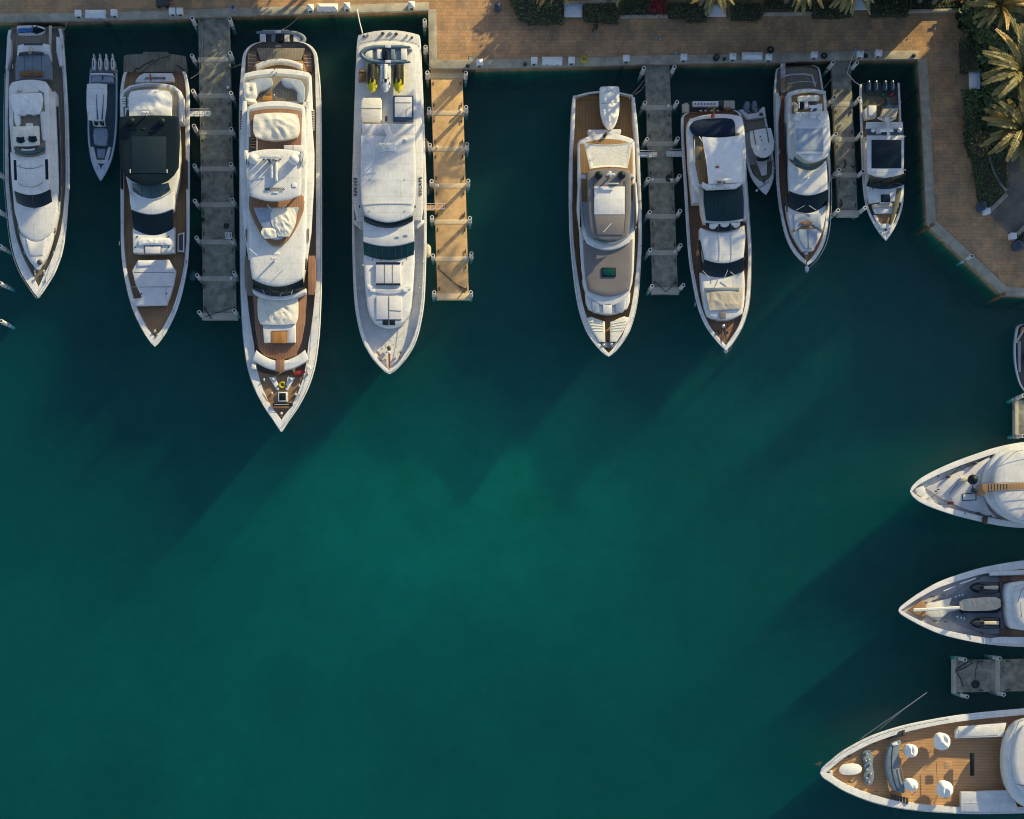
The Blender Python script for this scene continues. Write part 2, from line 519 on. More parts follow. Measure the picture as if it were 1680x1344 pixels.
    def cover(s, name, prof, z, m, crown=.2, wr=.08, h=.4, nv=34, nu=22, seed=0., freq=1.25, off=0., parent=None, dip=0., c0=0., c1=0.):
        """draped canvas: a wrinkled sheet with hanging edges"""
        bm = bmesh.new(); grid = []
        v0, v1 = prof[0][0], prof[-1][0]
        for i in range(nv + 1):
            v = v0 + (v1 - v0) * i / nv; hw = smooth_tab(prof, v); row = []
            for j in range(nu + 1):
                k = 2 * j / nu - 1
                vv = v + (c0 * (1 - i / nv) + c1 * i / nv) * (1 - k * k)
                q = s.P(vv, hw * k + off, z)
                e = min(1, 3.0 * min(i / nv, 1 - i / nv, j / nu, 1 - j / nu) + .12)
                f = .45 * noise.noise(Vector((q.x * freq * .9 + seed, q.y * freq * .9, seed)))
                wq = Vector((q.x * 1.6 + q.y * .5, q.y * .7 - q.x * .3, seed * 3)) * freq
                f += 1.25 * (1 - 2.2 * abs(noise.noise(wq + noise.noise_vector(wq * .5) * .6)))  # creased ridges
                sag = (1 - k * k) * math.sin(math.pi * i / nv)
                q.z += .7 * crown * (1 - k * k) * min(1, 4 * min(i / nv, 1 - i / nv)) - dip * sag + .6 * wr * f * e
                row.append(q)
            grid.append(row)
        g = loft(bm, grid, False, False, False)
        edge = g[0][:] + [r[-1] for r in g[1:]] + g[-1][-2::-1] + [r[0] for r in g[-2:0:-1]]
        low = [bm.verts.new((v.co.x, v.co.y, v.co.z - h)) for v in edge]
        for i in range(len(edge)):
            j = (i + 1) % len(edge)
            bm.faces.new((edge[i], edge[j], low[j], low[i]))
        bm.faces.new(low)
        return link(name, bm, m, parent or s.root, angle=60)
    def dome(s, name, cx, cy, r, z, m, hf=.9, base=.25, parent=None):
        c = W(cx, cy, z); r = r * (CAM_H - z) / FPX
        bm = bmesh.new(); dome_bm(bm, c, r, r, r * hf, base)
        return link(name, bm, m, parent or s.root)
    def ball(s, name, cx, cy, rx, ry, z, m, h=.3, parent=None):
        return s.part(name, ell_pts(cx, cy, rx, ry, 16), z, m, h, bev=.06, crown=.12, parent=parent)
    def tube(s, name, pts, r, m, parent=None):
        bm = bmesh.new(); tube_bm(bm, pts, r); return link(name, bm, m, parent or s.root)
    def line(s, name, pp, z, r, m, parent=None):
        return s.tube(name, [W(x, y, z) for x, y in pp], r, m, parent)
    def rail(s, prof, va, vb, h=.8, off=-.6, push=0., tipv=None, r=.028, both=True, m=None):
        """stainless rail following the sheer"""
        bm = bmesh.new()
        n = 26
        left = []; right = []
        for i in range(n + 1):
            v = va + (vb - va) * i / n
            hw = max(.3, smooth_tab(prof, v) + off) + push * i / n
            z = s.sheer(v) + h
            left.append(s.P(v, -hw, z)); right.append(s.P(v, hw, z))
        if tipv is not None:
            p = s.P(tipv, 0, s.sheer(vb) + h)
            tube_bm(bm, left + [p] + right[::-1], r)
        else:
            tube_bm(bm, left, r); tube_bm(bm, right, r)
        for i in range(0, n + 1, 2):
            for q in (left[i], right[i]): tube_bm(bm, [q - Vector((0, 0, h)), q], r * .8, 5)
        return link('bow_rail' if tipv is not None else 'side_rail', bm, m or M['chrome'], s.root)
    def cleats(s, lst, z):
        for x, y in lst:
            bm = bmesh.new(); c = W(x, y, z)
            tube_bm(bm, [c + Vector((0, -.22, .12)), c + Vector((0, .22, .12))], .045)
            box_bm(bm, c.x - .05, c.y - .1, z - .05, c.x + .05, c.y + .1, z + .1)
            link('cleat', bm, M['chrome'], s.root)
    def mast(s, x, y, z, h=1.6, w=.9):
        """antenna cluster: post, crossbar, open-array radar, whips"""
        c = W(x, y, z); bm = bmesh.new()
        tube_bm(bm, [c, c + Vector((0, 0, h))], [.12, .07])
        tube_bm(bm, [c + Vector((-w, 0, h * .7)), c + Vector((w, 0, h * .7))], .05)
        for k in (-1, -.4, .5, 1): tube_bm(bm, [c + Vector((k * w, 0, h * .7)), c + Vector((k * w, 0, h * .7 + .7 + .4 * abs(k)))], .03)
        box_bm(bm, c.x - w * .8, c.y - .12, c.z + h, c.x + w * .8, c.y + .12, c.z + h + .16, .04)
        link('antenna_mast', bm, M['gel'], s.root)
# ------------------------------------------------------------------ water
def water_material():
    """turbid green water: a rippled reflecting surface over a light-scattering volume"""
    m = bpy.data.materials.new('harbour_water'); m.use_nodes = True
    t = m.node_tree; n = t.nodes
    n.remove(n["Principled BSDF"]); out = n["Material Output"]
    tc = n.new("ShaderNodeTexCoord")
    r1 = n.new("ShaderNodeTexNoise"); r1.inputs["Scale"].default_value = 1.1; r1.inputs["Detail"].default_value = 7; r1.inputs["Roughness"].default_value = .62
    mp2 = n.new("ShaderNodeMapping"); mp2.inputs["Rotation"].default_value = (0, 0, R(20)); mp2.inputs["Scale"].default_value = (1.5, .8, 1)
    t.links.new(tc.outputs["Object"], mp2.inputs[0]); t.links.new(mp2.outputs[0], r1.inputs["Vector"])
    bp = n.new("ShaderNodeBump"); bp.inputs["Strength"].default_value = 1.0; bp.inputs["Distance"].default_value = .22
    t.links.new(r1.outputs[0], bp.inputs["Height"])
    fr = n.new("ShaderNodeFresnel"); fr.inputs[0].default_value = 1.33; t.links.new(bp.outputs[0], fr.inputs["Normal"])
    gl = n.new("ShaderNodeBsdfGlossy"); gl.inputs["Roughness"].default_value = .10; t.links.new(bp.outputs[0], gl.inputs["Normal"])
    tr = n.new("ShaderNodeBsdfTransparent"); tr.inputs[0].default_value = (.90, .97, .96, 1)
    mx = n.new("ShaderNodeMixShader")
    ge = n.new("ShaderNodeNewGeometry"); ou = n.new("ShaderNodeMath"); ou.operation = 'SUBTRACT'; ou.inputs[0].default_value = 1
    t.links.new(ge.outputs["Backfacing"], ou.inputs[1])
    mu = n.new("ShaderNodeMath"); mu.operation = 'MULTIPLY'; t.links.new(fr.outputs[0], mu.inputs[0]); t.links.new(ou.outputs[0], mu.inputs[1])
    t.links.new(mu.outputs[0], mx.inputs[0]); t.links.new(tr.outputs[0], mx.inputs[1]); t.links.new(gl.outputs[0], mx.inputs[2])
    t.links.new(mx.outputs[0], out.inputs["Surface"])
    sc = n.new("ShaderNodeVolumeScatter"); sc.inputs["Color"].default_value = (.012, .60, .67, 1); sc.inputs["Density"].default_value = WATER_S
    ab = n.new("ShaderNodeVolumeAbsorption"); ab.inputs["Color"].default_value = (0, .852, .862, 1); ab.inputs["Density"].default_value = WATER_A
    ad = n.new("ShaderNodeAddShader"); t.links.new(sc.outputs[0], ad.inputs[0]); t.links.new(ab.outputs[0], ad.inputs[1])
    t.links.new(ad.outputs[0], out.inputs["Volume"])
    return m
WATER_S, WATER_A = .044, .66
scene.cycles.volume_bounces = 4
scene.cycles.transparent_max_bounces = 12
bm = bmesh.new()
box_bm(bm, -900, -900, -10, 900, 900, 0.0)
tag(link('water', bm, water_material()), kind='structure')
# sandy bed with darker weed patches
bed = surf('sandy_seabed', (.40, .37, .26), .9, var=.3, vscale=.05, dark=(.16, .16, .11))
def bed_z(x, y):  # mounds invented to brighten the open water above them
    c = W(725, 835); d = W(1180, 640); f = W(330, 1180)
    n1 = noise.noise(Vector((x * .045, y * .045, 3.1))); n2 = noise.noise(Vector((x * .13, y * .13, 7.7)))
    g = 1.0 * math.exp(-(((x - c.x) / 22) ** 2 + ((y - c.y) / 17) ** 2)) + .35 * math.exp(-(((x - d.x) / 16) ** 2 + ((y - d.y) / 8) ** 2)) + .45 * math.exp(-(((x - f.x) / 26) ** 2 + ((y - f.y) / 16) ** 2))
    return -7.7 + 3.5 * g + .9 * n1 + .35 * n2
bm = bmesh.new(); N = 90; S_ = 150.0
gr = [[Vector((-S_ + 2 * S_ * i / N, -S_ + 2 * S_ * k / N, min(-2.3, bed_z(-S_ + 2 * S_ * i / N, -S_ + 2 * S_ * k / N)))) for i in range(N + 1)] for k in range(N + 1)]
loft(bm, gr, False, False, False)
tag(link('seabed', bm, bed, angle=180), kind='structure')

# ------------------------------------------------------------------ quay, promenade
def paver_material(name, c1, c2, mortar, scale=2.4, rot=0.0):
    m, t, p = new_mat(name)
    n = t.nodes
    tc = n.new("ShaderNodeTexCoord")
    mp = n.new("ShaderNodeMapping"); mp.inputs["Rotation"].default_value = (0, 0, rot)
    t.links.new(tc.outputs["Object"], mp.inputs[0])
    br = n.new("ShaderNodeTexBrick")
    br.inputs["Scale"].default_value = scale
    br.inputs["Color1"].default_value = (*c1, 1); br.inputs["Color2"].default_value = (*c2, 1); br.inputs["Mortar"].default_value = (*mortar, 1)
    br.inputs["Mortar Size"].default_value = .025; br.inputs["Bias"].default_value = -.1
    br.inputs["Brick Width"].default_value = .9; br.inputs["Row Height"].default_value = .9
    t.links.new(mp.outputs[0], br.inputs["Vector"])
    nz = n.new("ShaderNodeTexNoise"); nz.inputs["Scale"].default_value = .35; nz.inputs["Detail"].default_value = 7; nz.inputs["Roughness"].default_value = .65
    t.links.new(tc.outputs["Object"], nz.inputs["Vector"])
    # replaced patches of pavers: big blocks of slightly different tone
    b2 = n.new("ShaderNodeTexBrick"); b2.inputs["Scale"].default_value = .42; b2.inputs["Mortar Size"].default_value = 0
    b2.inputs["Color1"].default_value = (.76, .79, .84, 1); b2.inputs["Color2"].default_value = (1.28, 1.10, .94, 1); b2.inputs["Row Height"].default_value = .5
    t.links.new(mp.outputs[0], b2.inputs["Vector"])
    m1 = n.new("ShaderNodeMix"); m1.data_type = 'RGBA'; m1.blend_type = 'MULTIPLY'; m1.inputs[0].default_value = .75
    t.links.new(br.outputs[0], m1.inputs[6]); t.links.new(b2.outputs[0], m1.inputs[7])
    rp = n.new("ShaderNodeValToRGB"); rp.color_ramp.elements[0].color = (.55, .53, .52, 1); rp.color_ramp.elements[1].color = (1.15, 1.12, 1.08, 1)
    rp.color_ramp.elements[0].position = .25; rp.color_ramp.elements[1].position = .75
    t.links.new(nz.outputs[0], rp.inputs[0])
    m2 = n.new("ShaderNodeMix"); m2.data_type = 'RGBA'; m2.blend_type = 'MULTIPLY'; m2.inputs[0].default_value = 1
    t.links.new(m1.outputs[2], m2.inputs[6]); t.links.new(rp.outputs[0], m2.inputs[7])
    t.links.new(m2.outputs[2], p.inputs["Base Color"])
    p.inputs["Roughness"].default_value = .85
    return m
M['paver'] = paver_material('promenade_pavers', (.52, .335, .19), (.40, .27, .165), (.21, .155, .11))
M['paver2'] = paver_material('patio_pavers', (.25, .225, .20), (.20, .185, .165), (.14, .13, .12), 2.0, R(40))

QZ = 1.5
edge = [(-400, 43), (0, 34), (110, 33), (310, 27.5), (325, 26.5), (375, 24.5), (560, 19.5), (704, 15), (706, 113), (758, 111), (1000, 106),
        (1057, 103.5), (1098, 103), (1273, 100.5), (1363, 97), (1396, 96), (1508, 95.5), (1514.5, 193), (1515.5, 230), (1523, 366.5),
        (1647, 482.5), (1680, 484.5), (2300, 500)]
top = [W(x, y, QZ).to_2d() for x, y in edge]
land = [(p.x, p.y) for p in top] + [(880, top[-1].y), (880, 880), (-880, 880), (-880, top[0].y)]
bm = bmesh.new(); slab_bm(bm, land, -11, QZ, 0)
tag(link('promenade', bm, M['paver']), kind='structure')
w = [W(x, y, QZ).to_2d() for x, y in ((842, -8), (1579, -8), (1579, -160), (842, -160))]
bm = bmesh.new(); bm.faces.new([bm.verts.new((p.x, p.y, QZ + .004)) for p in w]); tag(link('garden_ground', bm, surf('planted_ground', (.06, .085, .035), .95, var=.35, vscale=.8)), kind='structure')
# concrete coping strip along the water, 8 cm proud of the pavers
def coping(pts, w, name='quay_coping', z=QZ + .08, m=None, side=1, drop=.5, kind='structure', overhang=.12):
    c = [W(x, y, z).to_2d() for x, y in pts]
    q = [(p.x, p.y) for p in c]
    def off(d):
        out = []
        for i, p in enumerate(q):
            a = Vector(q[max(i - 1, 0)]); b = Vector(q[min(i + 1, len(q) - 1)])
            e1 = (Vector(p) - a); e2 = (b - Vector(p))
            e1 = e1.normalized() if e1.length > 1e-6 else e2.normalized(); e2 = e2.normalized() if e2.length > 1e-6 else e1
            nn = Vector((-e1.y - e2.y, e1.x + e2.x)); nn.normalize(); k = max(.6, nn.dot(Vector((-e1.y, e1.x))))
            out.append((p[0] + nn.x * d / k, p[1] + nn.y * d / k))
        return out
    bm = bmesh.new(); slab_bm(bm, off(-overhang * side) + off(w * side)[::-1], z - drop, z, .02)
    o = link(name, bm, m or M['cope'])
    if kind: tag(o, kind=kind)
    return o
coping(edge[:8], .75)
coping([(704.2, 15.6), (706, 112.6)], .75)
coping([(706.3, 110.6)] + [(758, 110.4), (1000, 105.6), (1057, 103.2), (1098, 102.6), (1273, 100), (1363, 96.6), (1396, 95.6), (1507.6, 95)], .80, z=QZ + .084)
coping(edge[16:20], .85, z=QZ + .088)
coping(edge[19:], .80, z=QZ + .092)

# ------------------------------------------------------------------ docks
DZ = 1.05
def dock(quad, joints, axis, label, end, m1=None, m2=None):
    """finger dock: deck slab, pale joints, end block"""
    w = [W(x, y, DZ).to_2d() for x, y in quad]
    c = sum(w, Vector((0, 0))) / 4
    r = thing('finger_dock', (c.x, c.y, 0), label, 'dock', 'concrete finger docks')
    bm = bmesh.new(); slab_bm(bm, [(p.x, p.y) for p in w], .35, DZ, .04); link('deck_slab', bm, m1 or M['conc'], r)
    q = [Vector(v) for v in quad]      # order: near-left, near-right, far-right, far-left (near = shore)
    def at(v, ax):
        a, b = (q[0], q[3]), (q[1], q[2])
        f = lambda s: s[0] + (s[1] - s[0]) * ((v - s[0][ax]) / (s[1][ax] - s[0][ax]))
        return f(a), f(b)
    for v, hw in [(j, 4.0) for j in joints] + [end]:
        a0, b0 = at(v - hw, axis); a1, b1 = at(v + hw, axis)
        g = (b0 - a0).normalized() * 1.6
        p = [W(x[0], x[1], DZ + .03).to_2d() for x in (a0 - g, b0 + g, b1 + g, a1 - g)]
        bm = bmesh.new(); slab_bm(bm, [(k.x, k.y) for k in p], .30, DZ + .03, .02); link('joint_slab', bm, m2 or M['conc2'], r)
    if len(quad) == 4:               # black mooring cleats along both edges
        vs_ = joints + [end[0]]
        for v0, v1 in zip(vs_, vs_[1:]):
            for fr in (.22, .8):
                for sd, (pa) in zip((1, -1), at(v0 + (v1 - v0) * fr, axis)):
                    pb = at(v0 + (v1 - v0) * fr, axis)[1 if sd == 1 else 0]
                    q0 = pa + (pb - pa).normalized() * 3.2; cc = W(q0[0], q0[1], DZ)
                    bm = bmesh.new(); dx, dy = ((0, .22) if axis == 1 else (.22, 0))
                    tube_bm(bm, [cc + Vector((-dx, -dy, .12)), cc + Vector((dx, dy, .12))], .05); box_bm(bm, cc.x - .07, cc.y - .07, DZ, cc.x + .07, cc.y + .07, DZ + .1)
                    link('cleat', bm, M['dgrey'], r)
    for v in joints:        # buried float tanks under the deck
        a0, b0 = at(v, axis); cc = W(*((a0 + b0) / 2), .4)
        bm = bmesh.new(); box_bm(bm, cc.x - 1.2, cc.y - 1.2, -.5, cc.x + 1.2, cc.y + 1.2, .36, 0); link('float_tank', bm, M['dgrey'], r)
    return r
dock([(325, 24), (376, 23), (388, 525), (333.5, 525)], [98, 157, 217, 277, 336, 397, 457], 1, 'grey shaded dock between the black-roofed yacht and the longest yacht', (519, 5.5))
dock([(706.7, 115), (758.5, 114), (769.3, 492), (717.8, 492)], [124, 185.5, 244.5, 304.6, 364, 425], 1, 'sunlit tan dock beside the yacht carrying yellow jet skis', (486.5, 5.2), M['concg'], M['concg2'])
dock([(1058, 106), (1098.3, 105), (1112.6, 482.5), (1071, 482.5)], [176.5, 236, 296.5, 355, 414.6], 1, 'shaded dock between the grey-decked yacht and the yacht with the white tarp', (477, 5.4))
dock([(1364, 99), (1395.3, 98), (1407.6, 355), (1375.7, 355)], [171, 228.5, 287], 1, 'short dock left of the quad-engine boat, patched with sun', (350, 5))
dock([(1900, 1078), (1900, 1130), (1564, 1136.5), (1564, 1083)], [1637, 1709, 1781], 0, 'dark mottled dock at the right edge below the bow with two jet skis', (1566.5, 2.5))
dock([(1900, 652), (1900, 708), (1668, 711.5), (1663.5, 657)], [1740, 1812], 0, 'narrow grey dock cut by the right edge above the blunt white bow', (1668, 3))
dock([(-300, 27), (-250, 27), (-28, 540), (-80, 540)], [98, 217], 1, 'dock just outside the left edge of the picture', (536, 5))

# mooring piles --------------------------------------------------------
PZ = 3.0
pile0 = thing('mooring_pile', (0, 0, 0), 'x', 'mooring pile', 'white sleeved mooring piles')
bm = bmesh.new()
loft(bm, [[(x, y, z) for x, y in ell_pts(0, 0, r, r, 14)] for z, r in ((-2, .19), (PZ - .03, .215), (PZ, .205), (PZ, .135), (PZ - .5, .13))], True, False)
link('pile_sleeve', bm, M['sleeve'], pile0, local=True)
bm = bmesh.new(); loft(bm, [[(x, y, z) for x, y in ell_pts(0, 0, .133, .133, 12)] for z in (PZ - .45, PZ - .02)], False, True)
link('pile_core', bm, M['blackr'], pile0, local=True)
bm = bmesh.new()
loft(bm, [[(x, y, z) for x, y in ell_pts(0, 0, r, r, 14)] for z, r in ((.75, .23), (.75, .27), (.98, .27), (.98, .23))], True, True)
link('pile_hoop', bm, M['steel'], pile0, local=True)
bm = bmesh.new(); box_bm(bm, .18, -.10, .72, .55, .10, .9, .02)
link('pile_bracket', bm, M['steel'], pile0, local=True)
used_pile = [False]
ORD = ['first', 'second', 'third', 'fourth', 'fifth', 'sixth', 'seventh', 'eighth', 'ninth', 'tenth']
def piles(pts, text, ang, tilt=(0, 0)):
    for i, (x, y) in enumerate(pts):
        lab = f'white pile, {ORD[i]} from the {text}'
        w = W(x, y, PZ); w.z = 0
        if not used_pile[0]:
            used_pile[0] = True; o = pile0; o.location = w; o['label'] = lab
        else: o = copy_thing(pile0, w, label=lab)
        o.rotation_euler = (R(random.uniform(-.9, .9) + tilt[0]), R(random.uniform(-.9, .9) + tilt[1]), ang)
piles([(315.6, 30), (315.3, 91), (316.6, 149), (318, 207), (319, 272.5), (320, 330), (321.7, 390), (323.5, 452), (326, 512)], 'quay, left of the dock by the black-roofed yacht', 0)
piles([(376.6, 31), (377, 87.5), (378.5, 153), (378.6, 211), (379, 268.6), (381, 327.5), (380.5, 393.6), (383, 447), (383.8, 509)], 'quay, beside the longest yacht', math.pi)
piles([(696.8, 33), (698, 77)], 'corner on the quay wall beside the jet ski yacht', 0)
piles([(701.5, 119), (703.7, 178), (705, 238), (707.6, 297), (709, 356), (711, 418.7), (712, 480)], 'shore, left side of the sunlit tan dock', 0)
piles([(764, 119), (765, 175), (766.5, 237), (768, 297), (771, 358), (773.5, 416), (773, 480)], 'shore, right side of the sunlit tan dock', math.pi)
piles([(1056.6, 111.6), (1058, 169), (1061.4, 228), (1064, 293), (1066, 348), (1067, 410.5), (1070.7, 469.6)], 'quay, beside the yacht with the grey foredeck', 0)
piles([(1107, 109), (1110.5, 167), (1112.7, 227), (1115, 288), (1116.4, 346), (1117, 403), (1121, 467.7)], 'quay, left of the yacht with the white tarp', math.pi)
piles([(1366.7, 102.7), (1369.5, 159), (1372, 220), (1376.5, 279), (1375.5, 345)], 'quay, left side of the short right-hand dock', 0)
piles([(1406, 102), (1410, 161.5), (1413, 220), (1416, 281), (1419, 341)], 'quay, beside the quad-engine boat', math.pi)
piles([(1584, 1082), (1641, 1080)], 'dock end, upper side of the dark mottled dock', -math.pi / 2, (0, 0))
piles([(1587, 1143), (1647.6, 1140)], 'dock end, lower side of the dark mottled dock', math.pi / 2)
piles([(1679, 651)], 'end, upper side of the dock above the blunt bow', -math.pi / 2, (0, -2))
piles([(1680, 713)], 'end, lower side of the dock above the blunt bow', math.pi / 2, (0, -2))
piles([(-2, 283), (-1, 345), (1, 403), (2, 464), (3, 527)], 'top of the row peeking in at the left edge', math.pi, (0, 2))
o = copy_thing(pile0, W(1594.5, 420, PZ).to_2d().to_3d(), label='lone white pile leaning on the diagonal quay wall', rotz=R(40))
# old timber piles at the quay corners
for (x, y, lab) in ((1531, 368, 'weathered timber pile at the bend of the right quay'), (1649, 482, 'timber pile at the lower corner of the diagonal quay')):
    c = W(x, y, 1.9)
    r = thing('timber_pile', (c.x, c.y, 0), lab, 'timber pile', 'timber piles on the quay')
    bm = bmesh.new(); tube_bm(bm, [c - Vector((.9, .5, 3.2)), c - Vector((.3, .2, 1.0)), c], [.22, .20, .19], 10); link('post', bm, M['brownwood'], r)
    bm = bmesh.new(); tube_bm(bm, [c - Vector((.14, .09, .45)), c - Vector((.1, .07, .3))], .23, 10); link('band', bm, M['steel'], r)

# quay furniture ---------------------------------------------------------
def pedestal(x, y, lab, s=1.0):
    c = W(x, y, 2.5)
    r = thing('power_pedestal', (c.x, c.y, QZ + .08), lab, 'power pedestal', 'white power pedestals on the quay')
    a = .31 * s
    bm = bmesh.new(); box_bm(bm, c.x - a, c.y - a, QZ + .05, c.x + a, c.y + a, 2.35, .03); link('cabinet', bm, M['plast'], r)
    bm = bmesh.new()
    loft(bm, [[(c.x + i * k, c.y + j * k, z) for i, j in ((-1, -1), (1, -1), (1, 1), (-1, 1))] for k, z in ((a + .04, 2.35), (a + .04, 2.42), (.05, 2.62))], True, True)
    link('pyramid_cap', bm, M['plast'], r, angle=10)
    bm = bmesh.new(); box_bm(bm, c.x - a * .5, c.y - a - .05, 1.75, c.x + a * .5, c.y - a + .01, 2.15, .01); link('socket_panel', bm, M['dgrey'], r)
    return r
def dockbox(x, y, w, h, lab):
    c = W(x, y, 2.2); k = (CAM_H - 2.2) / FPX / 2
    r = thing('dock_box', (c.x, c.y, QZ + .08), lab, 'dock box', 'white dock boxes on the quay')
    a, b = w * k, h * k
    bm = bmesh.new(); box_bm(bm, c.x - a, c.y - b, QZ + .06, c.x + a, c.y + b, 2.0, .03); link('bin', bm, M['plast'], r)
    bm = bmesh.new()
    rings = [[(c.x + i * (a + .03), c.y + j * (b + .03), z) for i, j in ((-1, -1), (1, -1), (1, 1), (-1, 1))] for z in (2.0, 2.06)]
    rings.append([(c.x + i * (a - .25), c.y + j * .05, 2.28) for i, j in ((-1, -1), (1, -1), (1, 1), (-1, 1))])
    loft(bm, rings, True, True); link('hipped_lid', bm, M['plast'], r, angle=10)
    for sx in (-.5, .5):
        bm = bmesh.new(); box_bm(bm, c.x + sx * a - .08, c.y - b - .05, 1.85, c.x + sx * a + .08, c.y - b + .01, 2.05, .01); link('latch', bm, M['chrome'], r)
for x, y, lab in ((127.5, 21, 'white pedestal left of the far left dock box'), (186.5, 20, 'white pedestal right of the far left dock box'),
                  (282, 17.5, 'left one of the twin white pedestals before the first dock'), (294.5, 17.5, 'right one of the twin white pedestals before the first dock'),
                  (509, 11.5, 'white pedestal left of the dock box behind the longest yacht'), (569, 9, 'white pedestal right of the dock box behind the longest yacht'),
                  (675, 7, 'white pedestal nearest the sunlit promenade corner'), (787, 101.5, 'white flat pedestal right of the square manhole by the tan dock'),
                  (876.5, 98.5, 'white pedestal left of the dock box with a hipped lid in sun'), (938, 98, 'sunlit white pedestal beside the yellow hose coil'),
                  (1028, 95, 'white pedestal just left of the third dock'), (1122.5, 93, 'white pedestal just right of the third dock'),
                  (1203, 92, 'white pedestal left of the right-hand dock box'), (1262, 93, 'white pedestal with a black hose coil behind it'),
                  (1337, 89, 'white pedestal behind the small flybridge yacht'), (1412, 88, 'white pedestal at the head of the short dock with a white cable'),
                  (1442.5, 86, 'last white pedestal on the right, behind the engines')):
    pedestal(x, y, lab)
for x, y, w, h, lab in ((156, 22, 33, 12, 'long white dock box at the far left of the quay'), (537, 11, 33, 11, 'long white dock box behind the longest yacht'),
                        (906, 99, 33, 12, 'white dock box with a sunlit lid ridge at mid promenade'), (1235, 91, 33, 11, 'white dock box left of the black hose coil')):
    dockbox(x, y, w, h, lab)
def small(name, x, y, r, z, h, m, lab, cat):
    c = W(x, y, z); r *= (CAM_H - z) / FPX
    t = thing(name, (c.x, c.y, QZ), lab, cat)
    bm = bmesh.new(); slab_bm(bm, [tuple(v) for v in ell_pts(c.x, c.y, r, r, 16)], z - h, z, .04); link('body', bm, m, t)
    bm = bmesh.new(); slab_bm(bm, [tuple(v) for v in ell_pts(c.x, c.y, r * .62, r * .62, 14)], z - .02, z + .05, .02, .04); link('lid', bm, M['dgrey'], t)
small('cable_reel', 1176, 93, 5, 2.2, .7, M['blackr'], 'black round cable reel on the coping', 'cable reel')
small('bollard', 1189, 96, 2.6, 2.0, .5, M['blackr'], 'small black bollard right of the cable reel', 'bollard')
small('bollard', 767.5, 107, 3, 1.9, .35, M['blackr'], 'small black bollard near the tan dock head', 'bollard')
small('bollard', 861.5, 105, 3, 1.9, .35, M['blackr'], 'small black bollard left of the pedestal at mid promenade', 'bollard')
small('bollard', 1500, 90.5, 3, 1.9, .35, M['blackr'], 'small black bollard at the inner right quay corner', 'bollard')
small('litter_bin', 1612.5, 337.5, 7.5, 2.6, 1.05, M['navyp'], 'round dark blue litter bin at the tip of the right hedge', 'litter bin')
small('litter_bin', 1672, 402, 8, 2.6, 1.05, M['navyp'], 'round dark blue litter bin below the patio wall', 'litter bin')
small('litter_bin', 817, 9, 6, 2.6, 1.05, M['navyp'], 'round dark litter bin by the left end of the hedge', 'litter bin')
small('water_meter', 382, 12, 4.5, 2.4, .9, M['blue'], 'round blue grey drum at the head of the first dock', 'drum')
def coil(x, y, r, m, lab, name='hose_coil', z0=QZ + .1, turns=4):
    c = W(x, y, z0); rr = r * (CAM_H - z0) / FPX
    bm = bmesh.new(); pts = []
    for i in range(turns * 14 + 1):
        a = i / 14 * 2 * math.pi; k = 1 - .11 * (i / 14 % 4) + .05 * math.sin(a * 1.3)
        pts.append(c + Vector((math.cos(a) * rr * k, math.sin(a) * rr * k, .03 * (i / 14))))
    tube_bm(bm, pts, .045, 5)
    t = thing(name, c, lab, 'hose')
    link('coil', bm, m, t)
coil(958, 98, 6.2, M['yellow'], 'yellow hose coiled on the quay')
coil(1264, 82, 5.5, M['blackr'], 'black hose coiled behind a white pedestal')
coil(1352, 92, 5, M['blackr'], 'black cable coil behind the small flybridge yacht')
coil(1420, 92, 3.5, M['blackr'], 'black cable coil at the head of the short dock')
for x, y, lab in ((772.5, 96, 'square iron manhole near the tan dock head'), (1109, 87, 'square iron manhole near the third dock'), (1404, 81, 'square iron manhole near the short dock'), (1083.5, 64, 'square paving inset on the mid promenade')):
    c = W(x, y, QZ); t = thing('manhole_cover', c, lab, 'manhole')
    bm = bmesh.new(); box_bm(bm, c.x - .24, c.y - .24, QZ - .1, c.x + .24, c.y + .24, QZ + .012, 0); link('frame', bm, M['dgrey'], t)
    bm = bmesh.new(); box_bm(bm, c.x - .19, c.y - .19, QZ - .1, c.x + .19, c.y + .19, QZ + .02, 0); link('lid', bm, M['greyp'], t)

def cart(x, y, lab):
    c = W(x, y, QZ); t = thing('luggage_cart', c, lab, 'cart')
    bm = bmesh.new(); box_bm(bm, c.x - .75, c.y - .5, QZ + .3, c.x + .6, c.y + .5, QZ + .75, .05); link('tub', bm, M['dgrey'], t)
    for sx in (-.5, .4):
        for sy in (-.55, .55):
            bm = bmesh.new(); tube_bm(bm, [(c.x + sx, c.y + sy - .04, QZ + .2), (c.x + sx, c.y + sy + .04, QZ + .2)], .2, 12); link('wheel', bm, M['blackr'], t)
    for sy in (-.4, 0, .4):
        bm = bmesh.new(); tube_bm(bm, [(c.x + .6, c.y + sy, QZ + .6), (c.x + 1.2, c.y + sy, QZ + .95)], .04); link('handle_bar', bm, M['blackr'], t)
cart(269, 5, 'dark luggage cart on the shaded quay above the twin pedestals')
